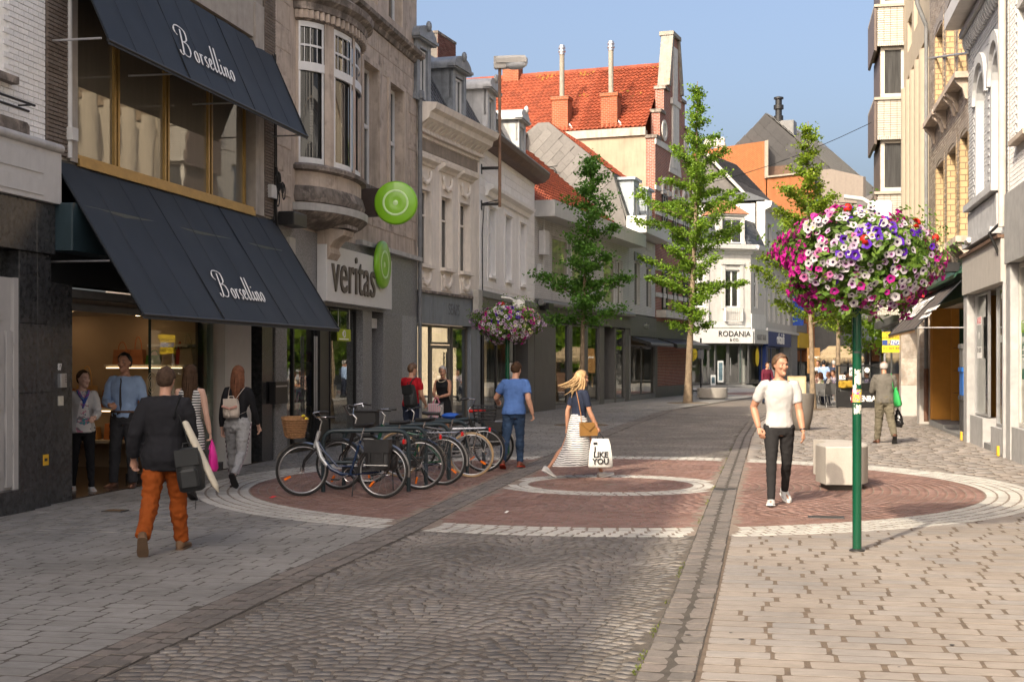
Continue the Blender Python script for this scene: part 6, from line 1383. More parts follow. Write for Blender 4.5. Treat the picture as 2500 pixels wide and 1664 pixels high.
for i,(y,z,c,l)in enumerate(((1.2,1.75,(.03,.035,.045),'black shoulder bag hanging highest in the ochre shop window'),(.95,1.35,(.06,.045,.07),'plum shoulder bag hanging in the middle of the ochre shop window'),(.8,.85,(.012,.012,.013),'small black shoulder bag hanging lowest in the ochre shop window'))):
 S=Sub(Ou,'handbag',l,'handbag',xg-.4,y,z,'bags hanging in the ochre shop window');b=MB();b.cbox(xg-.5,xg-.38,y-.2,y+.2,z,z+.26,.02);mt=M('outlet_bag_%d'%i,c,rough=.4);S.b(b,'bag_body',mt);b=MB();b.tube([(xg-.44,y-.18,z+.25),(xg-.44,y-.05,z+.75),(xg-.44,y+.18,z+.25)],.012,5);S.b(b,'strap',mt)
S=Sub(Ou,'window_decal','white letter C on the ochre display window','decal',xg+.1,1.6,2.);b=MB();b.tube([(xg+.05,1.72+.28*math.cos(a),2.08+.36*math.sin(a))for a in[.8+4.7*i/16 for i in range(17)]],.06,6,True,.3);S.b(b,'letter',m_white)
for i,(z0,z1,c,nm,lab)in enumerate(((.17,.98,(.04,.04,.042),'dark_box','dark storage box at the bottom of the stack outside the outlet shop'),(.985,1.62,(.015,.12,.42),'blue_box','blue storage box in the middle of the stack outside the outlet shop'),(1.625,2.15,(.16,.16,.16),'grey_box','grey lidded box on top of the stack outside the outlet shop'))):
 S=Sub(Ou,nm,lab,'box',L-.9,.1,z0);b=MB();b.cbox(L-1.35,L-.75,-.02,.4,z0,z1,.02);S.b(b,'box_body',M('box_%d'%i,c,rough=.5));b=MB();b.cbox(L-1.38,L-.72,-.05,.42,z1-.1,z1-.002,.02);S.b(b,'lid',M('box_%d'%i,c))
m_aw3=M('taupe_canvas',(.075,.062,.055),rough=.8,var=.15,ns=3)
aw3=awning(Ou,.25,L-.15,3.66,2.47,1.12,'faded dark awning lettered OUTLET over the ochre shop',2,[(L-.2,2.5)],mat=m_aw3,val=.02)
aw3.e.name='awning'
text('OUTLET','lettering',.92,m_white,aw3.e,None,mw=aw3.mw@slope_frame(X(2232,-.6),0,0,1.12,3.66,2.47,.5,.03)@Matrix.Diagonal((1.35,1,1,1)),ext=.003,off=.01)
text('BAGS & MORE\nfashion outlet','lettering',.2,m_white,aw3.e,None,mw=aw3.mw@slope_frame(X(2272,-.75),0,0,1.12,3.66,2.47,.30,.02)@Matrix.Diagonal((1.9,1,1,1)),ext=.003)
b=MB();n=40
for i in range(n):a_,e_=lerp(.25,L-.15,i/n),lerp(.25,L-.15,(i+1)/n);b.prism([(a_,2.45),((a_+e_)/2,2.385),(e_,2.45)],-1.126,-1.12)
aw3.b(b,'scalloped_fringe',M('fringe_orange',(.36,.2,.09)))['kind']='stuff'
b=MB();b.prism_x([(-.06,3.72),(-.28,3.68),(-.28,3.6),(-.06,3.9)],.2,L-.1);b.build('green_hood',m_dkgreen,Ou.e)
b=MB();b.cbox(L-.75,L-.3,-.5,-.15,3.75,3.95,.03);b.tube([(L-.5,-.1,3.95),(L-.5,-.3,3.85)],.03,5);b.build('floodlight',m_black,Ou.e)
Ar=Bld('arched_house','grey white painted brick house with tall blind arches and dentil cornice','building',ra(29.7),ra(24.5))
L=Ar.L;X=Ar.X;m_gw=M('grey_white_paint',(.44,.445,.45),rough=.7,var=.07,streak=.18,rv=.04)
ops=[(X(2382),X(2408),5.1,7.7),(X(2420),X(2444),5.1,7.7)]
b=MB();wall(b,0,L,4.0,9.1,ops,0,.18);wall_rest(b,0,L,4.0,9.1,0,.6);b.build('wall',m_gw,Ar.e);b=MB();b.box(0.01,L-.01,.9,11,4.1,9.1);b.build('side_walls',m_gw,Ar.e);b=MB();b.prism_x([(-.3,9.4),(4,12.2),(10,9.4)],0,L);b.build('roof',m_slate,Ar.e)
for o in ops:
 b=MB();b.quad((o[0],.17,5.1),(o[1],.17,5.1),(o[1],.17,7.72),(o[0],.17,7.72));b.build('niche_back',m_gw,Ar.e)
 lay(Ar.e,'brick','bricks_beyond',BU,bricks(o[0],o[1],5.12,7.5,.23,.08,.012,.165,(),.02),m_gw,60)
 xc=(o[0]+o[1])/2;w_=(o[1]-o[0])/2
 b=MB();arc=[(xc+w_*math.cos(math.pi-math.pi*k/12),7.1+.6*math.sin(math.pi*k/12))for k in range(13)];b.prism([(o[0],7.72),(o[0],7.1)]+arc[1:-1]+[(o[1],7.1),(o[1],7.72)],.002,.17);b.build('arch_head',m_gw,Ar.e)
 b=MB();ar1=[(xc+(w_+.22)*math.cos(math.pi*k/14),7.15+.95*math.sin(math.pi*k/14))for k in range(15)];ar2=[(xc+(w_+.06)*math.cos(math.pi*k/14),7.15+.75*math.sin(math.pi*k/14))for k in range(14,-1,-1)];b.prism(ar1+ar2,-.07,.02);b.build('arch_hood',m_gw,Ar.e)
b=MB();b.box(X(2374),X(2446),-.2,.02,4.95,5.08);b.box(X(2374),X(2446),-.1,.02,4.3,4.9);b.box(X(2374),X(2446),-.22,.02,4.15,4.28);b.build('balustrade_panel',M('grey_panel',(.42,.42,.425),rough=.7,streak=.15),Ar.e)
ms=bricks(.02,L-.02,4.05,8.5,.23,.08,.012,-.01,[(o[0]-.25,o[1]+.25,5,8.2)for o in ops]+[(X(2372),X(2448),4.1,5.1)],.014);lay(Ar.e,'brick','bricks_beyond',BU,sorted(ms,key=lambda m:-m.translation.x),m_gw,300)
for i in range(22):
 x=(i+.5)/22*L;b=MB();b.prism_x([(.0,8.5),(-.08,8.52),(-.14,8.66),(-.14,8.8),(0,8.8)],x-.06,x+.06);b.build('dentil',m_gw,Ar.e)
b=MB();b.box(0,L,-.2,.02,8.82,8.95);b.build('moulding',m_gw,Ar.e)
b=MB();b.box(-.1,L,-.5,.05,9.06,9.4);b.build('box_gutter',M('gutter_white',(.54,.53,.52)),Ar.e)
b=MB();b.tube([(L-.1,-.1,4.2),(L-.1,-.1,13)],.07,10);b.build('white_pipe',M('pipe_white',(.46,.42,.37),rough=.5),Ar.e,60);b=MB();b.tube([(L-.1,-.1,4.3),(L-.25,-.3,4.1),(L-.3,-.12,3.7)],.03,6);b.build('cable',m_cable,Ar.e)
b=MB();b.cbox(.02,L-.02,-.14,.3,3.2,4.0,.01);b.build('cream_fascia',M('cream_fascia',(.40,.37,.335),rough=.7,var=.06,streak=.12),Ar.e);b=MB();b.box(0,L,-.2,.1,4.0,4.06);b.build('flashing',m_brown,Ar.e)
b=MB();b.tube([(1.6,-.25,4.22),(2.,-.25,4.25)],.06,8);b.build('security_camera',m_whst,Ar.e)
b=MB();b.cbox(X(2364),X(2372),-.1,.4,0,3.2,.01);b.cbox(L-.14,L,-.1,.4,0,3.2,.01);b.build('grey_pier',M('pier_grey',(.34,.335,.33),rough=.6,streak=.2),Ar.e)
xm=X(2404)
shopglass(Ar,[X(2373),xm],.62,3.18,.06,m_alu,g_clear,.04);b=MB();b.box(X(2373),xm,-.04,.3,0,.6);b.build('plinth',MATS['pier_grey'],Ar.e)
b=MB();b.box(xm+.05,xm+.6,1.0,1.05,.1,3.2);b.build('shop_door',m_black,Ar.e);shopglass(Ar,[X(2424),L-.16],.5,3.18,.06,m_alu,g_shop,.05);b=MB();b.box(X(2424),L-.16,-.04,.3,0,.49);b.build('plinth',MATS['pier_grey'],Ar.e);b=MB();b.box(xm,X(2424),-.02,1.,0,.12);b.build('doorstep',m_mid,Ar.e)
b=MB();b.box(.1,L-.1,3.2,3.3,0,3.2);b.build('interior_wall',M('room_pale',(.45,.43,.40)),Ar.e);b=MB();b.box(.1,L-.1,.3,3.2,0,.05);b.build('shop_floor',MATS['shop_floor_grey'],Ar.e)
lp_=Sub(Ar,'window_poster','narrow red and grey to let poster taped inside the glass left of the black door','poster',X(2388),.03,2)
for(y0,y1,m)in((773,793,m_white),(794,845,M('grey_print',(.33,.34,.33))),(846,874,m_white)):b=MB();b.box(X(2382),X(2392),.03,.034,Ar.Z(2387,y1),Ar.Z(2387,y0));lp_.b(b,'sheet',m)
text('AXUS','lettering',.2,MATS['sign_red'],lp_.e,None,mw=lp_.mw@Matrix.Translation((X(2387),.028,Ar.Z(2387,783)))@Matrix.Rotation(R(90),4,'X')@Matrix.Diagonal((1.1,1,1,1)),ext=.001);text('TE HUUR','lettering',.14,m_ink,lp_.e,None,mw=lp_.mw@Matrix.Translation((X(2387),.028,Ar.Z(2387,855)))@Matrix.Rotation(R(90),4,'X')@Matrix.Diagonal((1.1,1,1,1)),ext=.001);text('///','lettering',.2,m_white,lp_.e,None,mw=lp_.mw@Matrix.Translation((X(2387),.028,Ar.Z(2387,820)))@Matrix.Rotation(R(90),4,'X'),ext=.001)
for px,y in((2363,3),(2456,0)):
 b=MB();b.box(X(px)-.06,X(px)+.06,-.16,-.12,.02,.2);b.build('yellow_marker',M('yellow_print',(.62,.36,.02)),Ar.e)
m_wht=M('sunlit_white_paint',(.52,.51,.49),rough=.7,var=.06,streak=.12,rv=.03)
Nr=Bld('white_shop_house','white painted house with glazed empty shop at the right edge','building',ra(24.48),ra(2.))
L=Nr.L;X=Nr.X;ops=[(.9+i*3.,2.2+i*3.,z0,z0+2.3)for i in range(7)for z0 in(5.6,9.2)]
b=MB();wall(b,0,L,3.5,13,ops,0,.3);wall_rest(b,0,L,3.5,13,0,.6);b.build('wall',m_wht,Nr.e);b=MB();b.box(0,L,.9,10,3.4,12.9);b.build('side_walls',m_wht,Nr.e)
lay(Nr.e,'brick','bricks_beyond',BU,bricks(.15,2.8,4.8,9.,.23,.08,.012,-.01,[(o[0]-.1,o[1]+.1,o[2]-.2,o[3]+.2)for o in ops],.014),m_whitep,300)
for o in ops:window(Nr,*o,y=.2,sill=.15,sm=m_lime,trans=[o[3]-.6])
b=MB()
for i in range(7):b=MB();b.cbox(.1+i*3,3.06+i*3,-.1,.3,3.5,4.75,.01);b.build('fascia_panel',M('fascia_pale',(.33,.325,.315),rough=.6,streak=.2),Nr.e)
b=MB();b.cbox(.02,.5,-.06,.4,0,3.49,.01);b.build('pier',M('pier_grey',(.46,.455,.45)),Nr.e)
shopglass(Nr,[.52,3.5,6.5,9.5],.6,3.48,.08,M('frame_cream',(.44,.42,.385),rough=.4),g_shop,.07);b=MB();b.box(.5,L,-.04,.4,0,.59);b.build('plinth',MATS['pier_grey'],Nr.e);b=MB();b.box(9.6,L,.0,.3,.6,3.49);b.build('shop_front',m_mid,Nr.e);shop_room(Nr,.5,9.5,3.45,4,.5,(.25,.25,.24))
gp2=Sub(Nr,'letting_poster','green to let poster with white numbers on the glass at the right edge','poster',1.2,.05,1.5);z=lambda y:Nr.Z(2494,y,.05)
b=MB();b.box(X(2487),X(2487)+1.3,.05,.06,z(925),z(805));gp2.b(b,'green_sheet',M('poster_green',(.015,.11,.065),rough=.4));b=MB();b.box(X(2487),X(2487)+1.3,.044,.049,z(812),z(783));gp2.b(b,'lime_strip',M('poster_lime',(.18,.34,.03)))
for t,y,s_ in(('TE HUUR',797,.22),('WINKEL',832,.2),('±88m²',856,.3),('03 24',888,.3)):text(t,'lettering',s_,m_white,gp2.e,None,mw=gp2.mw@Matrix.Translation((X(2489),.042,z(y)))@Matrix.Rotation(R(90),4,'X')@Matrix.Diagonal((1.3,1,1,1)),ext=.001,align='LEFT')
b=MB();b.box(X(2495),X(2495)+.8,.05,.06,z(760),z(662));S=Sub(Nr,'agent_poster','olive estate agent poster high on the glass at the right edge','poster',1,.05,3);S.b(b,'sheet',M('poster_olive',(.24,.25,.05)))
Nb=Bld('corner_house','lower brick house of the left row, out of view beside the camera','building',la(2.0),la(7.98));L=Nb.L;ops=[(.6+i*2,1.8+i*2,z0,z0+2)for i in range(3)for z0 in(4.6,8)]
Nc=Bld('town_house','tall plastered town house of the left row, out of view behind the camera','building',la(-18.),la(1.98))
for B,hgt,n in((Nb,12.1,3),(Nc,15.3,9)):
 L=B.L;st=L/n;ops=[(i*st+.4,i*st+st-.4,z0,z0+2.1)for i in range(n)for z0 in(4.4,7.9)]
 b=MB();wall(b,0,L,0,hgt,ops,0,.3);wall_rest(b,0,L,0,hgt,0,.5);b.build('wall',m_cream,B.e);body(B,0,L,0,hgt-.1,.8,10,m_cream)
 for o in ops:window(B,*o,y=.15,mull=[(o[0]+o[1])/2])
# trees
m_bark=M('ginkgo_bark',(.20,.15,.10),rough=.95,var=.3,ns=7,bump=.8,bs=30,streak=.3)
def tree(label,loc,h,zb,prof,nb,lf,seed,lean=(0,0),r0=.13,lsz=.085,dens=1.,group='ginkgo trees along the street',droop=0.,keep_top=True):
 r=random.Random(seed);T=thing('ginkgo_tree',label,'tree',loc,0,group)
 P=[]
 for i in range(13):
  t=i/12;P.append(Vector((lean[0]*(1-t)+.09*math.sin(t*6+seed)*t,lean[1]*(1-t)+.07*math.cos(t*5+seed)*t,h*t)))
 b=MB();b.tube(P,[r0*1.35]+[max(.012,r0*(1-.93*(i/12)))for i in range(1,13)],10);b.build('trunk',m_bark,T,60)
 lb=MB();V=[];Fc=[]
 def at_h(z):
  t=z/h*12;i=min(int(t),11);return P[i].lerp(P[i+1],t-i)
 def leaves(p,n,rad):
  for _ in range(n):
   q=p+Vector((r.gauss(0,rad),r.gauss(0,rad),r.gauss(0,rad*.55)));s=lsz*r.uniform(.6,1.25)
   nrm=Vector((r.gauss(0,.6),r.gauss(0,.6),r.gauss(.6,.5))).normalized();a=nrm.orthogonal().normalized();a=Matrix.Rotation(r.uniform(0,6.28),3,nrm)@a;c=nrm.cross(a);k=len(V)
   V.extend([q-a*s*.5,q+c*s*.55+a*s*.25+nrm*s*.12,q+a*s*.42,q-c*s*.55+a*s*.25+nrm*s*.1]);Fc.append((k,k+1,k+2,k+3))
 k=0
 for i in range(nb):
  t=(i+r.uniform(-.3,.3))/nb;t=min(max(t,0),1);z=zb+(h-zb-.15)*t;Lm=interp(prof,t)*r.uniform(.62,1.12)
  az=i*2.4+r.uniform(-.5,.5);up=r.uniform(.12,.55)+.25*t;base=at_h(z);d=Vector((math.cos(az),math.sin(az),up)).normalized();pts=[base];n=max(3,int(Lm/.16));dd=d.copy()
  for j in range(n):
   dd=(dd+Vector((r.gauss(0,.09),r.gauss(0,.09),r.gauss(.012-droop,.06)))).normalized();pts.append(pts[-1]+dd*Lm/n)
  rr=.028*(1-.6*t)*(Lm/1.8+.3);lb.tube(pts,[max(.004,rr*(1-.85*j/n))for j in range(n+1)],5)
  for j in range(1,n+1):
   f=j/n;leaves(pts[j],int((24 if f>.12 else 8)*dens),.10+.09*(1-abs(f-.5)))
   if j%3==1 and j<n:
    sd=(dd+Vector((r.gauss(0,.7),r.gauss(0,.7),r.uniform(-.1,.5)))).normalized();e=pts[j]+sd*Lm*r.uniform(.16,.34)*(1-f*.5);lb.tube([pts[j],e],[.008,.003],4);
    for u in(.35,.7,1.):leaves(pts[j].lerp(e,u),int(17*dens),.10)
 for i in range(int(14*dens)):
  z=lerp(zb+.3,h,i/(14*dens));leaves(at_h(min(z,h-.01)),14,.09 if z>h*.85 else .13)
 lb.build('branches',m_bark,T,60)
 me=bpy.data.meshes.new('crown');me.from_pydata([tuple(v)for v in V],[],Fc);set_mat(me,lf);obj('crown',me,T);return T
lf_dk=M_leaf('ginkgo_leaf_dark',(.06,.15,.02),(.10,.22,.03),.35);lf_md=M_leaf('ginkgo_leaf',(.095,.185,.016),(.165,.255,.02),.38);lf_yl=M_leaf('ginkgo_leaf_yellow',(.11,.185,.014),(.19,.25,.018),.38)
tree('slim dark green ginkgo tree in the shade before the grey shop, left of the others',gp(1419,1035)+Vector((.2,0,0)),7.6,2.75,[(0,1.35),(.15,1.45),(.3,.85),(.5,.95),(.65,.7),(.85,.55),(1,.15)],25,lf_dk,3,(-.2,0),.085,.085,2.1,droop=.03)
tree('tallest ginkgo tree with long level boughs before the red stepped gable',gp(1679,982)+Vector((.5,0,0)),13.7,2.9,[(0,1.0),(.06,1.7),(.19,2.3),(.31,2.9),(.47,2.8),(.67,1.7),(.83,.75),(.93,.3),(1,.1)],44,lf_md,5,(-.5,0),.16,.105,1.5)
tree('yellow green ginkgo tree with leaning pale trunk behind the man in white',gp(1968,998),10.6,3.1,[(0,1.5),(.1,2.1),(.35,2.1),(.5,1.9),(.65,1.0),(.85,.5),(1,.15)],34,lf_yl,8,(.25,0),.11,.1,1.4)
tree('ginkgo tree rising straight behind the cafe terrace, beside the thatched canopy',(14.6,60.5,0),8.8,3.0,[(0,1.3),(.2,1.7),(.5,1.3),(.8,.6),(1,.15)],44,lf_yl,11,(0,0),.13,.11,.9)
tree('small low leafy tree near the tiled bay house, behind the elderly man',(13.0,51.5,0),4.6,2.0,[(0,.6),(.4,.7),(1,.2)],18,lf_md,13,(.2,0),.06,.1,.9,group=None)
r_=random.Random(77)
for i,(x,y,hh)in enumerate(((20.5,65,9),(22.5,72,11),(25,79,10),(27.5,86,12),(30,93,11),(33,100,12),(35.5,91,13),(30.5,82,12))):
 T=thing('park_tree',('first','second','third','fourth','fifth','sixth','seventh','eighth')[i]+' broad park tree on the square, hidden behind the right hand row','tree',(x,y,0),0,'park trees on the square');b=MB();b.tube([(0,0,0),(.1,0,2.5),(0,.1,hh*.8)],[.22,.17,.04],8);b.build('trunk',m_bark,T,60);V,Fc=[],[]
 for k in range(2600):
  q=Vector((r_.gauss(0,1),r_.gauss(0,1),r_.gauss(0,1))).normalized()*r_.uniform(.5,1)**.5;lump=1+.3*noise.noise(q*1.8+Vector((i*3,0,0)));p=Vector((q.x*3.1*lump,q.y*3.1*lump,hh*.56+q.z*hh*.46*lump));s_=r_.uniform(.16,.3);n_=(q+Vector((r_.gauss(0,.5),r_.gauss(0,.5),r_.gauss(.2,.5)))).normalized();a_=n_.orthogonal().normalized()*s_;c_=n_.cross(a_);m_=len(V);V+=[p-a_,p+c_,p+a_,p-c_];Fc.append((m_,m_+1,m_+2,m_+3))
 me=bpy.data.meshes.new('crown');me.from_pydata([tuple(v)for v in V],[],Fc);set_mat(me,lf_md);obj('crown',me,T)
for i,(px,py,rr)in enumerate(((1419,1037,.8),(1679,983,.95),(1986,999,.7))):
 p=gp(px,py);b=MB();b.lathe([(.01,.012),(rr*.9,.01),(rr,-.01)],24);tag(b.build('tree_pit',M('pit_mulch',(.13,.095,.06),rough=1,var=.4,ns=14,bump=1,bs=40),None,0,Matrix.Translation(p)),kind='structure')
# flower poles
m_gpole=M('green_gloss_paint',(.002,.058,.027),rough=.25,var=.08,coat=.5)
def petunia(name,petal,throat,r=.05,seed=0,tq=.4):
 rr=random.Random(seed);b=MB();n=10;vs=[]
 for i in range(n):a=2*math.pi*i/n;k=r*(1.06 if i%2==0 else .86)*rr.uniform(.9,1.08);vs.append((k*math.cos(a),k*math.sin(a),.012+rr.uniform(-.008,.008)))
 for i in range(n):a=2*math.pi*i/n;k=r*tq;vs.append((k*math.cos(a),k*math.sin(a),.004))
 vs+=[(r*.12*math.cos(2*math.pi*i/n),r*.12*math.sin(2*math.pi*i/n),-.022)for i in range(n)]
 b.add(vs,[(i,(i+1)%n,n+(i+1)%n,n+i)for i in range(n)]);b.cur=1;b.add(vs,[(n+i,n+(i+1)%n,2*n+(i+1)%n,2*n+i)for i in range(n)]+[tuple(range(2*n,3*n))])
 return b.mesh(name,[petal,throat],180)
def geranium(name,m,seed):
 rr=random.Random(seed);b=MB()
 for k in range(13):
  d=Vector((rr.gauss(0,1),rr.gauss(0,1),abs(rr.gauss(.2,.8)))).normalized();c=d*.035;a=d.orthogonal().normalized();e=d.cross(a);s=.024
  b.add([c+a*s,c+e*s,c-a*s,c-e*s,c+d*.006],[(0,1,4),(1,2,4),(2,3,4),(3,0,4)])
 return b.mesh(name,m)
def fm(n,c,tr=.25):return M_leaf(n,c,tuple(min(1,x*1.15)for x in c),tr)
_w,_l,_v,_m,_p,_y,_rd=fm('petal_white',(.38,.355,.37)),fm('petal_lilac',(.36,.27,.37)),fm('petal_violet',(.075,.012,.30)),fm('petal_magenta',(.38,.012,.20)),fm('petal_pink',(.46,.13,.29)),fm('petal_cream',(.62,.60,.36)),fm('petal_red',(.42,.018,.01))
_tk,_tp,_ty=M('throat_dark',(.035,.008,.05)),M('throat_plum',(.12,.012,.11)),M('throat_yellow',(.42,.40,.12))
FL={'w':[petunia('petunia',_w,_tk,.048,i,.33)for i in range(2)],'l':[petunia('petunia',_l,_tp,.044,3+i)for i in range(2)],'v':[petunia('petunia',_v,_tk,.055,6)],'m':[petunia('petunia',_m,_tp,.05,8)],'p':[petunia('petunia',_p,_tp,.045,9)],'y':[petunia('petunia',_y,_ty,.045,10)],'g':[petunia('petunia',_w,_ty,.05,11)]}
GE=[geranium('geranium',_rd,i)for i in range(2)]
m_fol=M_leaf('basket_foliage',(.06,.13,.018),(.13,.21,.03),.3)
def flower_pole(label,loc,zc,rx,rz,ztop,nind,nst,seed,fs=1.,stick=False,pink=1.):
 r=random.Random(seed);T=thing('flower_pole',label,'flower display',loc);pr=.042
 b=MB();b.tube([(0,0,0),(0,0,zc-.15)],pr,20);b.build('pole',m_gpole,T,60);b=MB();b.lathe([(pr+.03,0),(pr+.028,.012),(pr+.004,.022)],20);b.build('base_collar',MATS['iron'],T,40)
 b=MB();b.lathe([(.05,zc-.32),(.42,zc-.22),(.46,zc-.02),(.40,zc+.0)],20);b.build('planter_bowl',M('planter_dark',(.03,.034,.032),rough=.6),T,50)
 b=MB();b.tube([(.12,0,zc+rz*.8),(.12,0,zc+rz+.08),(.05,.0,zc+rz+.12),(-.12,0,zc+rz+.14)],.022,8);b.cbox(.1,.32,-.06,.06,zc+rz*.75,zc+rz+.1,.02);b.build('water_fitting',m_greyp,T,60)
 def surf(u,v,k=1.):
  lump=1+.36*noise.noise((math.cos(u)*1.9,math.sin(u)*1.9,v*1.6+seed))+.08*noise.noise((math.cos(u)*5,math.sin(u)*5,v*4+seed));c=math.sqrt(max(0,1-v*v));
  if v<0:c=max(c,.66*(1+v*.25))if v>-.95 else c
  return Vector((rx*k*lump*c*math.cos(u),rx*k*lump*c*math.sin(u),zc+rz*v*lump*k))
 V,Fc=[],[]
 for i in range(int(9000*fs)):
  u=r.uniform(0,6.28);v=r.uniform(-1,1);p=surf(u,v,r.uniform(.6,1.045));s=r.uniform(.022,.048);nrm=(p-Vector((0,0,zc))).normalized()+Vector((r.gauss(0,.5),r.gauss(0,.5),r.gauss(.3,.5)));nrm.normalize();a=nrm.orthogonal().normalized();a=Matrix.Rotation(r.uniform(0,6.28),3,nrm)@a;c=nrm.cross(a);k=len(V)
  V.extend([p-a*s,p+c*s*.5,p+a*s,p-c*s*.5]);Fc.append((k,k+1,k+2,k+3))
 for i in range(60):
  u=r.uniform(0,6.28);v=r.uniform(-.2,1);p=surf(u,v,1.);d=(p-Vector((0,0,zc-.3))).normalized()
  for q in range(6):
   p=p+d*.03+Vector((r.gauss(0,.008),r.gauss(0,.008),.004));s=.022;a=d.orthogonal().normalized();a=Matrix.Rotation(q*2.2,3,d)@a;k=len(V);V.extend([p,p+a*s+d*.01,p+a*s*2,p+a*s-d*.012]);Fc.append((k,k+1,k+2,k+3))
 me=bpy.data.meshes.new('foliage');me.from_pydata([tuple(v)for v in V],[],Fc);set_mat(me,m_fol);obj('foliage',me,T)['kind']='stuff'
 out=[];tries=0;used=[]
 while len(out)<nind+nst and tries<60000:
  tries+=1;u=r.uniform(0,6.28);v=r.uniform(-.98,.98);p=surf(u,v,r.uniform(.96,1.06))
  if noise.noise((p.x*4,p.y*4,p.z*5))>.36 and r.random()<.7:continue
  if any((p-q).length<.046 for q in used[-260:])and r.random()<.93:continue
  a=math.atan2(math.sin(u),math.cos(u));side=math.cos(u)
  h_=v+r.gauss(0,.18)
  if side<-.55:w_={'w':4,'p':2.5,'m':1.6,'g':2.4 if h_>0 else .3,'l':2 if h_<0 else .5}
  elif side>.55:w_={'y':4,'l':2,'p':1.4,'m':.8,'w':1}
  else:w_={'w':5,'v':2.8 if h_>.0 else .2,'l':3.5 if h_<.25 else .8,'g':.8 if h_>.3 and side<0 else .1}
  if h_<-.75:w_={'m':2,'l':2,'p':1,'w':2}
  for q in 'mlp':w_[q]=w_.get(q,.3)*pink
  ks=list(w_);kind=r.choices(ks,[w_[q]for q in ks])[0];nrm=(p-Vector((0,0,zc+.1)));nrm=Vector((nrm.x,nrm.y,nrm.z*1.2+.1)).normalized()+Vector((r.gauss(0,.22),r.gauss(0,.22),r.gauss(0,.2)));nrm.normalize()
  s=r.uniform(.58,.92);used.append(p);m=Matrix.Translation(p)@nrm.to_track_quat('Z','Y').to_matrix().to_4x4()@Matrix.Rotation(r.uniform(0,6.28),4,'Z')@Matrix.Scale(s,4)
  out.append((p.dot(Vector((0,-1,.1))),kind,m))
 out.sort(key=lambda q:-q[0])
 for _,kind,m in out[:nind]:obj('petunia',r.choice(FL[kind]),T,m)
 bm=bmesh.new();mats=[]
 for _,kind,m in out[nind:]:
  me=FL[kind][0].copy();me.transform(m);off=len(mats)
  for q in FL[kind][0].materials:
   if q.name not in[x.name for x in mats]:mats.append(q)
  ix=[[x.name for x in mats].index(q.name)for q in FL[kind][0].materials];mi=[ix[pp.material_index]for pp in me.polygons];me.polygons.foreach_set('material_index',mi);bm.from_mesh(me);bpy.data.meshes.remove(me)
 me=bpy.data.meshes.new('petunias_beyond');bm.to_mesh(me);bm.free();set_mat(me,mats);obj('petunias_beyond',me,T)['kind']='stuff'
 for i in range(int(9/pink)):
  u=r.uniform(math.pi,2*math.pi);v=r.choice((.97,.95,.9,.85,.6,.25));p=surf(u,v,1.06);obj('geranium',r.choice(GE),T,Matrix.Translation(p)@(p-Vector((0,0,zc))).normalized().to_track_quat('Z','Y').to_matrix().to_4x4()@Matrix.Scale(r.uniform(.7,1.15),4))
 if stick:
  def sticker(nm,z0,z1,a0,a1,mat,ragged=.0):
   b=MB();n=8;vs=[]
   for i in range(n+1):a=R(lerp(a0,a1,i/n));e=r.uniform(-1,1)*ragged;vs+=[((pr+.0015)*math.cos(a),(pr+.0015)*math.sin(a),z0+e),((pr+.0015)*math.cos(a),(pr+.0015)*math.sin(a),z1-e)]
   b.add(vs,[(2*i,2*i+2,2*i+3,2*i+1)for i in range(n)]);b.build(nm,mat,T,180)
  zz=lambda y:zd_(y,loc[1]);mw_=M('torn_paper',(.52,.50,.46),rough=.8,var=.12,col2=(.01,.08,.04),c2s=22,c2lo=.56,c2hi=.58)
  sticker('torn_sticker',zz(937),zz(902),225,318,mw_,.012);sticker('torn_sticker',zz(960),zz(938),195,250,mw_,.01);sticker('torn_sticker',zz(1009),zz(987),215,320,mw_,.01)
  sticker('printed_sticker',zz(981),zz(950),180,360,M_print('sticker_print',(.55,.03,.22),[(.7,.25,.02),(.02,.2,.5),(.5,.02,.3),(.6,.5,.05)],30,.45));sticker('black_sticker',zz(862),zz(857),215,310,m_ink)
 return T
flower_pole('tall green pole with a big basket of white, violet and red petunias',(3.19,12.5,0),2.70,.745,.43,3.1,300,800,4,1.0,True)
p=gp(1239,1111);flower_pole('green pole with a smaller petunia basket behind the man in blue',(p.x,p.y,0),2.47,.60,.34,2.9,300,420,9,.8,pink=2.2)
# stone benches, planter
m_stone=M('pale_cast_stone',(.40,.37,.33),rough=.65,var=.08,ns=2,fine=.12,bump=.08,bs=90,streak=.1)
bn=thing('stone_bench','thick curved pale stone bench behind the green flower pole','bench',(4.55,19.0,0));b=MB()
out=[(-.31,-.74),(.10,-.74),(.24,-.60),(.36,-.36),(.43,-.05),(.44,.3),(.40,.62),(.32,.92)];inn=[(-.08,1.05),(-.02,.72),(-.04,.45),(-.12,.2),(-.24,.02),(-.31,-.12)]
b.slab(out+inn,.085,.60,.016);b.build('seat_block',m_stone,bn,30);b=MB();b.slab([(x*.82+.02,y*.86)for x,y in out+inn],0,.09);b.build('base',M('dark_stone_base',(.09,.08,.07),rough=.8),bn)
f=gp(1739,973);bn=thing('stone_bench','low curved stone bench in front of the white corner house','bench',(f.x,f.y,0));b=MB();pts=[(.72*math.cos(a),.55*math.sin(a))for a in[math.pi*(1+i/10)for i in range(11)]];b.slab(pts+[(.5,.35),(-.5,.35)],.05,.52,.03);b.build('seat_block',M('grey_cast_stone',(.36,.33,.30),rough=.7,var=.1),bn,30);b=MB();b.slab([(x*.85,y*.85)for x,y in pts],0,.06);b.build('base',MATS['dark_stone_base'],bn)
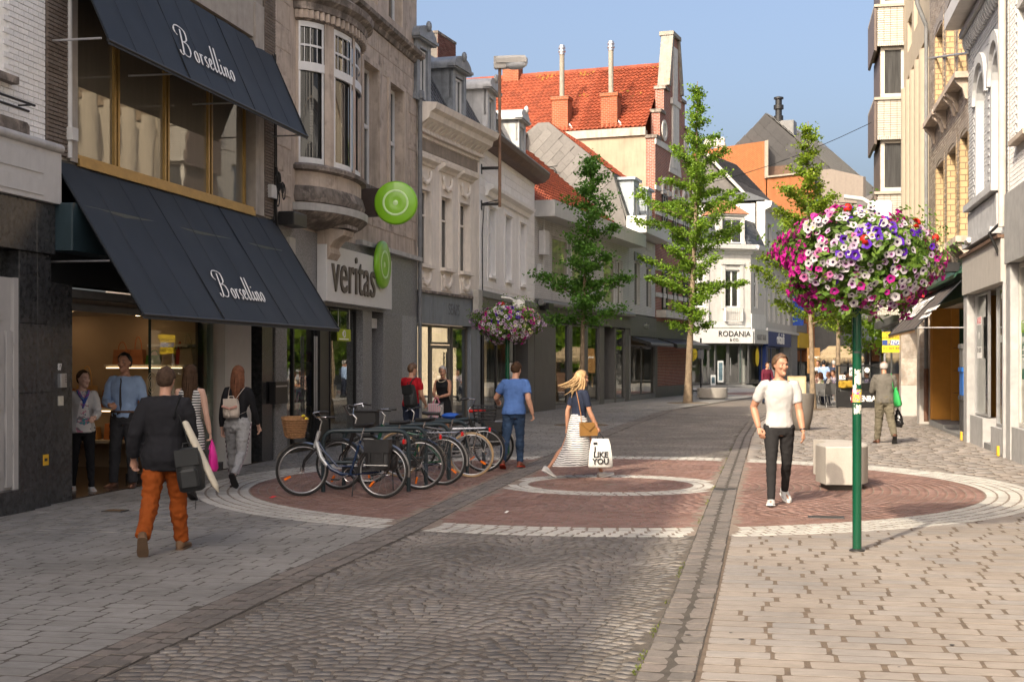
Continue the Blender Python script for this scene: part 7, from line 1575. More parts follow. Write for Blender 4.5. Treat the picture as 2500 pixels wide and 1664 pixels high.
f=gp(1957,1049);pt=thing('conical_planter','tall taupe conical planter standing behind the man in white','planter',(f.x,f.y,0));b=MB();b.lathe([(.17,0),(.2,.02),(.27,.3),(.31,.62),(.325,.86),(.325,.93),(.29,.93),(.28,.85)],28);b.build('pot',M('taupe_pot',(.135,.12,.105),rough=.6,var=.08),pt,50)
b=MB();b.lathe([(.02,.84),(.28,.845),(.1,.9),(.02,.91)],20);b.build('soil',M('soil',(.04,.03,.022),rough=1),pt)
# bicycles and stands
m_tyre=M('tyre_rubber',(.018,.018,.018),rough=.75);m_chrome=M('chrome',(.55,.55,.56),rough=.22,metal=1.,var=.08);m_rim=M('alloy_rim',(.42,.42,.43),rough=.3,metal=.9,var=.08);m_blackp=M('black_plastic',(.014,.014,.015),rough=.5);m_orr=M('orange_reflector',(.75,.16,.01),rough=.25,coat=.4);m_redr=M('red_reflector',(.5,.01,.01),rough=.25);m_wick=M('wicker',(.24,.125,.055),rough=.8,var=.3,ns=30,bump=.8,bs=90)
def bicycle(label,loc,heading,cols,style='step',steer=0.,lean=0.,rack=True,fender=True,tyre=None,basket=None,pannier=None,bar='city',saddle=None,refl=True):
 T=thing('bicycle',label,'bicycle',loc,heading,'bicycles parked at the stands');T.rotation_euler=(lean,0,heading)
 fr,fr2=cols;Rw=.345
 H0,H1=Vector((.40,0,.64)),Vector((.345,0,.84));bb=Vector((-.10,0,.29));st=Vector((-.235,0,.74));rh,fh=Vector((-.55,0,Rw)),Vector((.56,0,Rw))
 S=Matrix.Translation(H0)@Matrix.Rotation(steer,4,(H1-H0).normalized())@Matrix.Translation(-H0)
 def wheel(c,front):
  mw=(S@Matrix.Translation(c))if front else Matrix.Translation(c)
  b=MB();b.torus((0,0,0),Rw-.018,.018,'y',44,8);wo=b.build('wheel',tyre or m_tyre,T,180,mw)
  b=MB();b.torus((0,0,0),Rw-.042,.011,'y',44,6);b.build('rim',m_rim,wo,180)
  b=MB();n=28
  for i in range(n):
   a=2*math.pi*i/n;s_=.025 if i%2 else-.025;a2=a+(.5 if i%4<2 else-.5);b.tube([(.022*math.cos(a2),s_,.022*math.sin(a2)),((Rw-.045)*math.cos(a),0,(Rw-.045)*math.sin(a))],.0016,3,False)
  b.build('spokes',m_chrome,wo)['kind']='stuff'
  b=MB();b.tube([(0,-.05,0),(0,.05,0)],.028 if front else .034,10);b.build('hub',m_chrome,wo,60)
  if refl:
   b=MB();b.box(-.012,.012,-.022,.022,-.26,-.17);b.build('reflector',m_orr,wo,0,Matrix.Rotation(rnd(-1.2,1.2),4,'Y'))
  if fender:
   b=MB();vs=[];a0,a1=(R(20),R(150))if front else(R(10),R(190));n=16
   for i in range(n+1):
    a=lerp(a0,a1,i/n)+(R(0)if front else R(0));q=Rw+.022
    for yy,dq in((-.028,-.012),(0,.004),(.028,-.012)):vs.append(((q+dq)*math.cos(a),yy,(q+dq)*math.sin(a)))
   fs=[(i*3+j,i*3+j+1,(i+1)*3+j+1,(i+1)*3+j)for i in range(n)for j in(0,1)]
   b.add(vs,fs);fo=b.build('mudguard',cols[0]if style=='dutch' else m_rim,wo,180)
  return wo
 wheel(rh,False);wheel(fh,True)
 b=MB()
 if style=='step':
  b.tube([H1*.3+H0*.7,(.30,0,.50),(.16,0,.36),(.02,0,.30),bb],[.026]*5,8);b.tube([bb,st],.018,8);b.tube([H0*.5+H1*.5,(.26,0,.58),(.08,0,.40),(-.13,0,.40)],.014,8)
 elif style=='diamond':
  b.tube([H0,bb],.02,8);b.tube([bb,st],.017,8);b.tube([H1*.8+H0*.2,(-.22,0,.70)],.016,8)
 else:
  b.tube([H0,(.2,0,.46),bb],.019,8);b.tube([bb,st],.017,8);b.tube([H1*.8+H0*.2,(.1,0,.56),(-.17,0,.52)],.015,8)
 for s_ in(-1,1):
  b.tube([bb+Vector((0,s_*.03,0)),rh+Vector((0,s_*.055,0))],.010,6);b.tube([st*.9+bb*.1+Vector((0,s_*.02,0)),rh+Vector((0,s_*.055,0))],.008,6)
 b.build('frame',fr,T,60)
 b=MB();b.tube([H0-(H1-H0)*.05,H1+(H1-H0)*.05],.027,10)
 if fr2:b.tube([H0*.6+H1*.4+Vector((-.005,0,-.02)),(.31,0,.51),(.215,0,.40)],[.034,.031,.03],8)
 b.build('head_tube',fr2 or fr,T,60)
 b=MB();cr=S@(H0-(H1-H0)*.1)
 for s_ in(-1,1):b.tube([S@(H0+Vector((.005,s_*.045,-.03))),S@(fh+Vector((-.03,s_*.052,.12))),S@(fh+Vector((0,s_*.052,0)))],[.014,.012,.009],6)
 b.tube([S@(H0+Vector((.005,-.05,-.03))),S@(H0+Vector((.005,.05,-.03)))],.016,6);b.build('fork',fr if style!='step' else m_blackp,T,60)
 b=MB();b.tube([H1,H1+Vector((-.03,0,.14)),S@(H1+Vector((.02,0,.19)))],.013,8);b.build('stem',m_chrome,T,60)
 hz=H1.z+.19;b=MB();w_=.28
 if bar=='city':P=[(-.16,-w_,.03),(-.04,-w_,.035),(.06,-.18,.03),(.04,-.06,0),(.02,0,0),(.04,.06,0),(.06,.18,.03),(-.04,w_,.035),(-.16,w_,.03)]
 elif bar=='high':P=[(-.14,-w_,.12),(-.02,-w_+.01,.14),(.08,-.2,.12),(.05,-.07,.0),(.02,0,0),(.05,.07,.0),(.08,.2,.12),(-.02,w_-.01,.14),(-.14,w_,.12)]
 else:P=[(-.03,-w_-.02,.02),(0,-.12,.01),(.02,0,0),(0,.12,.01),(-.03,w_+.02,.02)]
 PW=[S@(Vector(q)+Vector((H1.x,0,hz)))for q in P];b.tube(PW,.011,8);hb=b.build('handlebar',m_chrome if bar!='flat' else m_blackp,T,60)
 for e0,e1 in((PW[0],PW[1]),(PW[-1],PW[-2])):
  b=MB();b.tube([e0,e0.lerp(e1,.95)],.0165,8);b.build('grip',m_blackp,hb,60);b=MB();b.tube([e0.lerp(e1,1.1),e0.lerp(e1,.5)+Vector((.05,0,-.035))],.006,5);b.build('brake_lever',m_chrome,hb)
 b=MB();b.tube([st,(-.28,0,.90)],.0125,8);b.build('seat_post',m_chrome,T,60)
 b=MB();sp=[(-.145,.012),(-.12,.02),(-.06,.028),(0,.045),(.06,.085),(.11,.095),(.14,.06)];n=10;vs=[]
 for dx,wv in sp:
  for j in range(n):a=2*math.pi*j/n;vs.append((-.28-dx,wv*math.cos(a),.93+(.022 if math.sin(a)>0 else .035)*math.sin(a)+.012*(dx>.1)))
 fs=[(i*n+j,i*n+(j+1)%n,(i+1)*n+(j+1)%n,(i+1)*n+j)for i in range(len(sp)-1)for j in range(n)]+[tuple(range(n))[::-1],tuple(range((len(sp)-1)*n,len(sp)*n))]
 b.add(vs,fs);b.build('saddle',saddle or m_blackp,T,60)
 b=MB();b.torus(bb,.085,.006,'y',24,5)
 for s_ in(-1,1):e=bb+Vector((.165*.94*s_,s_*.06,-.06*s_));b.tube([bb+Vector((0,s_*.06,0)),e],.010,6)
 cr=b.build('crank',m_chrome,T,60)
 for s_ in(-1,1):e=bb+Vector((.165*.94*s_,s_*.11,-.06*s_));b=MB();b.cbox(e.x-.045,e.x+.045,e.y-.04,e.y+.04,e.z-.012,e.z+.012,.008);b.build('pedal',m_blackp,cr)
 b=MB();b.cbox(-.56,.02,-.052,-.036,.30,.40,.02)if style!='diamond' else b.tube([bb+Vector((0,-.04,.08)),rh+Vector((0,-.045,.03))],.006,4);b.build('chain_guard',m_blackp,T)
 if rack:
  b=MB()
  for s_ in(-1,1):b.tube([(-.27,s_*.05,.74),(-.74,s_*.06,.75),(-.80,0,.76)],.006,5);b.tube([(-.45,s_*.06,.75),rh+Vector((0,s_*.065,.02))],.006,5);b.tube([(-.66,s_*.06,.75),rh+Vector((-.01,s_*.065,.02))],.006,5)
  b.tube([(-.27,0,.745),(-.78,0,.755)],.005,5)
  for x in(-.35,-.5,-.65):b.tube([(x,-.055,.75),(x,.055,.75)],.005,5)
  b.build('carrier',m_blackp if style!='diamond' else m_chrome,T,60);b=MB();b.cbox(-.85,-.82,-.04,.04,.70,.76,.01);b.build('rear_light',m_redr,T)
 b=MB();b.tube([(-.18,.06,.28),(-.2,.16,.02)],.009,5);b.build('kickstand',m_blackp,T)
 b=MB();q=S@Vector((.50,0,.80));b.lathe([(.001,-.03),(.035,-.02),(.042,.02),(.001,.03)],12);b.build('headlight',m_blackp,T,50,Matrix.Translation(q)@Matrix.Rotation(R(90),4,'Y'))
 if basket=='wicker':
  b=MB();n=16;vs=[];B0=Vector((.66,0,.78))
  for(sx,sy,z)in((.12,.155,0),(.14,.175,.10),(.16,.2,.24),(.15,.19,.245),(.11,.145,.02)):
   for j in range(n):a=2*math.pi*j/n;c,s_=math.cos(a),math.sin(a);k=(abs(c)**4+abs(s_)**4)**-.25;vs.append(S@(B0+Vector((sx*c*k,sy*s_*k,z))))
  fs=[(i*n+j,i*n+(j+1)%n,(i+1)*n+(j+1)%n,(i+1)*n+j)for i in range(4)for j in range(n)]+[tuple(range(n))[::-1],tuple(range(4*n,5*n))];b.add(vs,fs);bk=b.build('wicker_basket',m_wick,T)
  b=MB()
  for z in range(8):
   P=[]
   for j in range(25):a=2*math.pi*j/24;c,s_=math.cos(a),math.sin(a);k=(abs(c)**4+abs(s_)**4)**-.25;q=lerp(0,1,z/7);P.append(S@(B0+Vector(((.125+.04*q)*c*k,(.16+.045*q)*s_*k,.02+.22*q))))
   b.tube(P,.008,5,False)
  b.build('woven_rows',m_wick,bk)['kind']='stuff'
  b=MB();
  for s_ in(-1,1):b.ball(S@(B0+Vector((-.13,s_*.15,.25))),(.02,.05,.02),8,5)
  b.build('yellow_flower_garland',M('yellow_print2',(.62,.46,.02)),bk)
 if basket in('crate','wire'):
  m_=m_blackp;b=MB();B0=Vector((.58,0,.80));hx,hy,hh=.15,.19,.25
  for z in([0,.05,.1,.15,.2,.25]if basket=='wire' else[.25]):b.tube([S@(B0+Vector((x*hx*(1+z),y*hy*(1+z*.6),z)))for x,y in((-1,-1),(1,-1),(1,1),(-1,1),(-1,-1))],.006 if basket=='wire' else .012,4,False)
  if basket=='wire':
   for i in range(18):a=2*math.pi*i/18;c,s_=math.cos(a),math.sin(a);k=1/max(abs(c),abs(s_));b.tube([S@(B0+Vector((hx*c*k,hy*s_*k,0))),S@(B0+Vector((hx*c*k*1.25,hy*s_*k*1.15,.25)))],.004,4,False)
  else:
   b.box(-hx,hx,-hy,hy,0,.012,S@Matrix.Translation(B0));
   for s_ in(-1,1):b.box(-hx,hx,s_*hy-.006,s_*hy+.006,0,.25,S@Matrix.Translation(B0));b.box(s_*hx-.006,s_*hx+.006,-hy,hy,0,.25,S@Matrix.Translation(B0))
  b.build('front_basket',m_,T)
 if pannier:
  S2=thing('pannier_bag',pannier[0],'bag',loc,heading);S2.rotation_euler=(lean,0,heading);mt=M('pannier_vinyl',(.018,.018,.019),rough=.45,var=.25,ns=6,bump=.3,bs=14)
  for s_ in(1,-1):
   y=s_*.14;b=MB();n=10;vs=[]
   prof=[(.12,.36),(.155,.38),(.165,.46),(.16,.62),(.15,.70),(.13,.73)]
   for k,(w_,z)in enumerate(prof):
    for j in range(16):a=2*math.pi*j/16;c,q=math.cos(a),math.sin(a);e=(abs(c)**5+abs(q)**5)**-.2;vs.append((-.53+w_*c*e,y+(.05+.008*math.sin(k*2+j))*q*e,z))
   fs=[(i*16+j,i*16+(j+1)%16,(i+1)*16+(j+1)%16,(i+1)*16+j)for i in range(len(prof)-1)for j in range(16)]+[tuple(range(16))[::-1],tuple(range((len(prof)-1)*16,len(prof)*16))]
   b.add(vs,fs);b.build('bag_body',mt,S2,50)
   b=MB();b.cbox(-.70,-.36,y-.062,y+.062,.60,.745,.01)if 0 else b.prism([(-.70,.58),(-.36,.58),(-.365,.75),(-.695,.75)],y-.066,y+.066);b.build('flap',mt,S2)
   b=MB();b.box(-.69,-.37,y+s_*.058,y+s_*.060,.42,.428);b.build('reflective_strip',m_white,S2)
   for x in(-.62,-.44):b=MB();b.box(x-.012,x+.012,y+s_*.055,y+s_*.070,.44,.60);b.build('buckle_strap',m_blackp,S2)
 return T
m_silver=M('silver_paint',(.42,.43,.44),rough=.3,metal=.5,var=.05);m_navy=M('navy_gloss',(.008,.022,.06),rough=.25,coat=.5,var=.1);m_grn=M('british_green',(.006,.07,.035),rough=.28,coat=.5,var=.1);m_blk=M('black_gloss',(.012,.012,.013),rough=.28,coat=.4,var=.1);m_gry=M('graphite_gloss',(.06,.062,.065),rough=.3,var=.1,coat=.3);m_tan=M('tan_tyre',(.36,.25,.14),rough=.7)
ang=lambda a,c:math.atan2(c[1]-a[1],c[0]-a[0])
b1=bicycle('silver and navy step through city bicycle with wicker front basket, foremost at the stands',(-2.19,17.42,0),ang((-1.66,17.30),(-2.75,17.6)),(m_navy,m_silver),'step',R(33),R(4),basket='wicker',pannier=('black double pannier bag with pale strips on the foremost silver bicycle',))
bicycle('black bicycle with dark mudguards leaning just behind the silver navy one',(-1.8,18.45,0),ang((-1.24,18.55),(-2.42,18.6)),(m_blk,None),'dutch',R(-12),R(-4),bar='high')
bicycle('green framed bicycle with chrome mudguards and black crate in front',(-1.52,19.2,0),ang((-.97,19.05),(-2.1,19.3)),(m_grn,None),'diamond',R(10),R(3),basket='crate',bar='city')
bicycle('graphite bicycle with cream tyres behind the green framed one',(-1.16,20.45,0),ang((-.6,20.4),(-1.7,20.5)),(m_gry,None),'diamond',R(-8),R(-3),tyre=m_tan,bar='flat',fender=False,rack=True)
bicycle('black bicycle with wire front basket and chrome bars, next to the cream tyred one',(-1.0,21.5,0),ang((-1.55,21.6),(-.4,21.4)),(m_blk,None),'dutch',R(14),R(3),basket='wire',bar='high')
bicycle('rearmost black bicycle with red tailed saddle and sports bag at the back',(-.86,22.55,0),ang((-.31,22.5),(-1.4,22.6)),(m_blk,None),'diamond',R(5),R(2),saddle=M('red_saddle',(.42,.015,.012),rough=.4),bar='flat',pannier=('black sports pannier bag on the rearmost bicycle',))
sc_=thing('saddle_cover','blue rain cover over the saddle of the graphite bicycle','saddle cover',(-.92,20.40,.93));b=MB();b.ball((0,0,0),(.15,.11,.05),12,6);b.build('cover',M('blue_cover',(.01,.07,.34),rough=.5),sc_,60)
m_stand=M('stand_paint',(.018,.03,.036),rough=.4,var=.12)
for i,t in enumerate((0,.17,.42,.64,.86)):
 x,y=lerp(-1.96,-.85,t),lerp(18.15,22.3,t);a=R(4)+.05*i
 S_=thing('bicycle_stand',('foremost dark steel bicycle stand with cross bar, beside the silver bicycle','dark steel bicycle stand rising behind the black pannier bag','dark steel bicycle stand beside the green framed bicycle','dark steel bicycle stand beside the cream tyred bicycle','rearmost dark steel bicycle stand near the man in blue')[i],'bicycle stand',(x,y,0),a,'steel bicycle stands in a row');w_=.57;hh=.82;
 P=[(-w_,0,-.02),(-w_,0,hh-.14)]+[(-w_+.14-.14*math.cos(q),0,hh-.14+.14*math.sin(q))for q in(.5,1.05)]+[(-w_+.14,0,hh),(w_-.14,0,hh)]+[(w_-.14+.14*math.sin(q),0,hh-.14+.14*math.cos(q))for q in(.5,1.05)]+[(w_,0,hh-.14),(w_,0,-.02)]
 b=MB();b.tube(P,.03,10);b.build('hoop',m_stand,S_,60);b=MB();b.tube([(-w_,0,.4),(w_,0,.4)],.022,8);b.build('cross_bar',m_stand,S_,60)
# people
TXW=bpy.data.textures.new('cloth_folds','CLOUDS');TXW.noise_scale=.11;TXW.noise_depth=2
TXF=bpy.data.textures.new('fine_folds','CLOUDS');TXF.noise_scale=.05;TXF.noise_depth=1
def soft(o,vox,it=3,folds=0.,tex=None):
 m=o.modifiers.new('fuse','REMESH');m.mode='VOXEL';m.voxel_size=vox;m.use_smooth_shade=True
 if it:s=o.modifiers.new('relax','SMOOTH');s.iterations=it;s.factor=.5
 if folds:d=o.modifiers.new('folds','DISPLACE');d.texture=tex or TXW;d.strength=folds;d.mid_level=.5;d.texture_coords='LOCAL'
 return o
SK=M('skin',(.46,.255,.175),rough=.5,var=.08,ns=9,spec=.35);SK2=M('skin_tan',(.40,.205,.13),rough=.5,var=.08,ns=9);SK3=M('skin_pale',(.50,.31,.235),rough=.5,var=.07,ns=9)
m_eyew=M('eye_white',(.42,.38,.35),rough=.2);m_iris=M('iris_dark',(.03,.025,.02),rough=.15);m_lip=M('lips',(.30,.125,.095),rough=.45)
TM=[(.455,.07,.05,0),(.50,.09,.066,-.004),(.54,.092,.065,-.004),(.58,.085,.059,0),(.62,.081,.056,0),(.68,.09,.061,.0),(.735,.098,.067,.002),(.77,.098,.063,0),(.795,.088,.054,-.002),(.815,.066,.043,-.004),(.836,.043,.036,-.004)]
TF=[(.455,.07,.05,0),(.50,.096,.07,-.006),(.54,.094,.066,-.006),(.58,.08,.056,0),(.625,.069,.05,.002),(.68,.078,.056,.003),(.73,.085,.069,.010),(.77,.086,.058,.003),(.80,.083,.048,0),(.822,.062,.038,-.003),(.84,.037,.032,-.004)]
HR=[(-.05,.12,.26,.02),(.0,.15,.36,-.06),(.05,.19,.385,-.12),(.15,.245,.39,-.22),(.28,.285,.385,-.34),(.40,.305,.375,-.41),(.52,.32,.36,-.46),(.65,.335,.385,-.48),(.78,.325,.355,-.46),(.89,.265,.26,-.37),(.96,.16,.13,-.22),(1.,.03,.0,-.06)]
def rot(ax,a):return Matrix.Rotation(R(a),3,ax)
def person(label,loc,rz,h,P,top,bot,shoe,hair,skin=None,fem=False,vox=.0095,group=None):
 """P: lean, twist, legs LL RL (swing, out, knee, toe pitch, toe out), arms LA RA (swing, out, elbow, forearm turn in, finger curl), hd (yaw, pitch)"""
 skin=skin or SK;T=thing('person',label,'person',(loc[0],loc[1],0),R(rz),group);g=P.get
 TRs=TF if fem else TM;sw=.096 if fem else .107;gth=P.get('girth',1.)
 Rp=rot('Z',0);Rt=rot('Z',g('twist',0))@rot('X',-g('lean',2))@rot('Y',g('side',0))
 legs={};zmin=9
 for s,k in((-1,'LL'),(1,'RL')):
  a=g(k,(0,2,0,0,6));UL=rot('Y',-s*a[1])@rot('X',a[0]);LL=UL@rot('X',-a[2]);hip=Vector((s*.05,0,0));kn=hip+UL@Vector((0,0,-.242));an=kn+LL@Vector((0,0,-.243));FT=rot('Z',-s*a[4])@rot('X',-a[3])
  for q in((0,.105,-.036),(0,-.04,-.036)):zmin=min(zmin,(an+FT@Vector(q)).z)
  legs[s]=(hip,kn,an,FT,UL,LL)
 pz=-zmin
 def tp(x,y,z):
  """point of the trunk: fractions of the height, z measured as when standing"""
  f=min(max((z-.53)/.12,0),1);v=Vector((x,y,z-.515));q=Rt@v;return(v.lerp(q,f)+Vector((0,0,pz)))*h
 lg=lambda p:(p+Vector((0,0,pz)))*h
 arms={}
 for s,k in((-1,'LA'),(1,'RA')):
  a=g(k,(5,7,12,10,.4));UA=Rt@rot('Y',-s*a[1])@rot('X',a[0]);FA=UA@rot('Z',s*a[3])@rot('X',a[2]);sh=tp(s*sw,-.002,.796);el=sh+UA@Vector((0,0,-.168))*h;wr=el+FA@Vector((0,0,-.148))*h;arms[s]=(sh,el,wr,FA,UA,a[4])
 def trunk(b,z0,z1,inf,flare=0.,n=16):
  vs=[];zs=[z0]+[r[0]for r in TRs if z0+.008<r[0]<z1-.004]+[z1];m=len(zs)
  for z in zs:
   tb=[(r[0],r)for r in TRs]
   for(a0,r0),(a1,r1)in zip(tb,tb[1:]):
    if a0<=z<=a1 or(z<a0 and a0==tb[0][0]):break
   f=min(max((z-a0)/(a1-a0),0),1);rx,ry,yo=[lerp(r0[i],r1[i],f)for i in(1,2,3)];e=inf/h+flare*max(0,(.6-z));rx=rx*gth+e;ry=ry*gth+e
   for j in range(n):an=2*math.pi*j/n;c,q=math.cos(an),math.sin(an);k=(abs(c)**2.25+abs(q)**2.25)**(-1/2.25);vs.append(tp(rx*c*k,ry*q*k+yo,z))
  b.add(vs,[(i*n+j,i*n+(j+1)%n,(i+1)*n+(j+1)%n,(i+1)*n+j)for i in range(m-1)for j in range(n)]+[tuple(range(n))[::-1],tuple(range((m-1)*n,m*n))])
 def sleeve(b,s,f,inf,cuff=1.):
  sh,el,wr,FA,UA,_=arms[s];r=[.027,.034,.033,.029,.0255,.027,.023,.0175]if not fem else[.026,.030,.027,.024,.0215,.023,.0195,.015]
  pts=[tp(s*sw*.62,-.002,.803),sh+UA@Vector((-s*.006*h,0,.004*h)),sh.lerp(el,.3),sh.lerp(el,.65),el,el.lerp(wr,.3),el.lerp(wr,.65),wr];tot=f*7;k=max(2,int(tot));Q=pts[:k+1]
  if tot>k:Q.append(pts[k].lerp(pts[min(k+1,7)],tot-k))
  b.tube(Q,[r[min(i,7)]*h*(gth**.5)+inf*(cuff if i>2 else 1)for i in range(len(Q))],12)
 def leg(b,s,f,inf,end=1.):
  hip,kn,an=legs[s][:3];UL,LL=legs[s][4:];pts=[hip+Vector((-s*.008,0,.02)),hip,hip.lerp(kn,.3),hip.lerp(kn,.65),kn,kn.lerp(an,.3),kn.lerp(an,.65),an];pts[5]=pts[5]+LL@Vector((0,-.008,0));r=[.046,.054,.048,.040,.032,.0315,.025,.0215]
  if fem:r=[.046,.054,.047,.038,.030,.030,.023,.019]
  k=int(f*7);b.tube([lg(q)for q in pts[:k+1]],[(r[i]*gth**.7)*h+inf*lerp(1,end,i/7)for i in range(k+1)],12)
 b=MB();trunk(b,.46,.838,0);hv=h/1.75
 nk=tp(0,-.003,.862);b.tube([tp(0,-.006,.815),tp(0,-.004,.84),nk,nk+Rt@Vector((0,.004,.035))*h],[.040*h,.034*h,.031*h,.03*h],12)
 Rh=Rt@rot('Z',g('hd',(0,0))[0])@rot('X',-g('hd',(0,0))[1]);hh=.132*h;HO=nk+Rh@Vector((0,.012,.006))*h;HP=lambda x,y,z:HO+Rh@Vector((x,y,z))*hh
 vs=[];n=16
 for z,w_,f,bk in HR:
  for j in range(n):an=2*math.pi*j/n;c,q=math.cos(an),math.sin(an);vs.append(HP(w_*c*.96,(f+bk)/2+(f-bk)/2*q,z))
 m=len(HR);b.add(vs,[(i*n+j,i*n+(j+1)%n,(i+1)*n+(j+1)%n,(i+1)*n+j)for i in range(m-1)for j in range(n)]+[tuple(range(n))[::-1],tuple(range((m-1)*n,m*n))])
 b.tube([HP(0,.34,.60),HP(0,.44,.42),HP(0,.45,.36)],[.045*hh,.06*hh,.075*hh],6);b.ball(HP(0,.40,.34),(.09*hh,)*3,8,6);b.ball(HP(0,.37,.63),(.2*hh,.05*hh,.05*hh),8,6);b.ball(HP(0,.33,.06),(.12*hh,)*3,8,6)
 for s in(-1,1):b.ball(HP(s*.325,-.06,.47),(.045*hh,.08*hh,.13*hh),8,6);b.ball(HP(s*.17,.30,.40),(.1*hh,)*3,8,6)
 for s in(-1,1):
  sleeve(b,s,1,0);leg(b,s,1,-.007);wr,FA,cur=arms[s][2],arms[s][3],arms[s][5];hp=lambda x,y,z:wr+FA@Vector((x,y,z))*hv
  b.tube([hp(0,0,.015),hp(0,.004,-.03),hp(-s*.004,.004,-.065),hp(-s*.006,.002,-.092)],[.022*hv,.032*hv,.039*hv,.036*hv],10,True,.45)
  for i,(yy,ln)in enumerate(((.031,.066),(.011,.075),(-.010,.070),(-.030,.054))):
   p=hp(-s*.006,yy,-.085);a0=cur*.5+.12;pts=[p]
   for q in range(3):a0+=cur*.75;p=p+FA@Vector((-s*math.sin(a0),(yy*.5 if q==0 else 0),-math.cos(a0)))*ln*hv*(.42,.33,.25)[q];pts.append(p)
   b.tube(pts,[.0105*hv,.0098*hv,.009*hv,.0075*hv],6)
  b.tube([hp(-s*.004,.022,-.025),hp(-s*.018,.048,-.055),hp(-s*.026,.052,-.082),hp(-s*.03,.048,-.105)],[.014*hv,.0125*hv,.0105*hv,.008*hv],6)
  an,FT=legs[s][2],legs[s][3];b.tube([lg(an+FT@Vector(q))for q in((0,-.03,-.018),(0,.01,-.014),(0,.06,-.024),(0,.1,-.028))],[.014*h,.015*h,.014*h,.009*h],8)
 soft(b.build('body',skin,T),vox,2)
 for s in(-1,1):
  e=MB();e.ball(HP(s*.135,.338,.53),(.046*hh,.03*hh,.024*hh),10,6);eo=e.build('eye',m_eyew,T,60);e=MB();e.ball(HP(s*.135,.357,.53),(.021*hh,)*3,8,6);e.build('iris',m_iris,eo,60)
  e=MB();e.tube([HP(s*.05,.40,.615),HP(s*.14,.40,.645),HP(s*.23,.345,.62)],[.008*hh,.011*hh,.006*hh],6);e.build('eyebrow',hair[1],T,60)
 e=MB();e.tube([HP(-.09,.375,.215),HP(-.04,.397,.22),HP(0,.40,.215),HP(.04,.397,.22),HP(.09,.375,.215)],[.006*hh,.018*hh,.02*hh,.018*hh,.006*hh],8);e.build('lips',m_lip,T,60)
 kind,hm=hair[0],hair[1];b=MB();na,npz=30,12;vs=[];C0=(0,-.055,.56)
 for j in range(na):
  az=2*math.pi*j/na;fr=math.sin(az);low=lerp(-.95,-.12,(fr+1)/2)if kind!='bald' else lerp(-.8,.1,(fr+1)/2)
  if fr>.25:low=lerp(.02,.72,min(1,(fr-.25)/.5))
  elif fr>-.3:low=-.02
  top_=1.571 if kind!='bald' else(.45 if fr<.5 else low+.02)
  for i in range(npz+1):
   el=lerp(top_,low,i/npz);th=(1.12 if kind not in('curly',)else 1.16)+(.10*max(0,fr)if kind=='short' else 0)+.055*noise.noise((az*3.3,el*5,h*7))-.05*(i==npz)
   vs.append(HP(C0[0]+.355*math.cos(az)*math.cos(el)*th,C0[1]+.435*math.sin(az)*math.cos(el)*th,C0[2]+.455*math.sin(el)*th))
 fs=[(j*(npz+1)+i,j*(npz+1)+i+1,((j+1)%na)*(npz+1)+i+1,((j+1)%na)*(npz+1)+i)for j in range(na)for i in range(npz)];b.add(vs,fs)
 r_=random.Random(int(h*1000))
 if kind in('long','wind'):
  for i in range(64):
   az=r_.uniform(math.pi*.93,math.pi*2.07);el=r_.uniform(-.1,.9);p0=HP(.34*math.cos(az)*math.cos(el),-.055+.42*math.sin(az)*math.cos(el),.56+.43*math.sin(el));pts=[p0];L=hair[2]*r_.uniform(.75,1.1)
   out=Vector((.5*math.cos(az),.55*math.sin(az),.1));w_=hair[3]if kind=='wind' else None
   fly=kind=='wind' and i%3==0
   for q in range(1,8):
    f=q/7
    if fly:d=Rt@Vector((out.x*.25,out.y*.3,-1))*(1-f)+(rot('Z',-rz)@Vector(hair[3]))*(f+.25)*(1+.5*math.sin(i))+Vector((0,0,-.25*f))
    else:d=Rt@Vector((out.x*(.3-f*.6)-.1*math.cos(az)*f,out.y*(.42-f*.5),-1))+(rot('Z',-rz)@Vector(hair[3])*.25*f if kind=='wind' else Vector())
    pts.append(pts[-1]+d.normalized()*L*(1 if fly or kind=='long' else .82)/7+Vector((r_.gauss(0,.004),r_.gauss(0,.004),0)))
   b.tube(pts,[k*(.55 if fly else 1)for k in(.011,.016,.017,.016,.014,.011,.008,.002)],5)
 if kind=='bun':b.ball(HP(0,-.5,.6),(.16*hh,.14*hh,.16*hh),10,8)
 if kind=='curly':
  for i in range(90):
   az=r_.uniform(0,6.28);el=r_.uniform(-.3,1.5)
   if math.sin(az)>.25 and el<.6:continue
   b.ball(HP(.36*math.cos(az)*math.cos(el),-.06+.44*math.sin(az)*math.cos(el),.56+.47*math.sin(el)),(r_.uniform(.05,.085)*hh,)*3,6,4)
 b.build('hair',hm,T,180)
 if bot['k']=='trousers':
  b=MB();i_=bot.get('inf',.012);trunk(b,.462,bot.get('rise',.575),i_)
  for s in(-1,1):leg(b,s,bot.get('f',1),i_,bot.get('end',1.));
  soft(b.build('trousers',bot['m'],T),.0115,3,bot.get('fold',.022),TXF)
 else:
  b=MB();n=20;vs=[];rg=bot['rings']
  for(z,rx,ry,xo,yo)in rg:
   for j in range(n):an=2*math.pi*j/n;w_=1+(.07*math.sin(an*7+z*9)*max(0,.5-z)*2);p=Vector((rx*math.cos(an)*w_+xo,ry*math.sin(an)*w_+yo,z-.515+pz))*h;vs.append(p)
  m=len(rg);b.add(vs,[(i*n+j,i*n+(j+1)%n,(i+1)*n+(j+1)%n,(i+1)*n+j)for i in range(m-1)for j in range(n)]);o=b.build('skirt',bot['m'],T,180);o.modifiers.new('thickness','SOLIDIFY').thickness=.006;sd=o.modifiers.new('smooth','SUBSURF');sd.levels=sd.render_levels=2
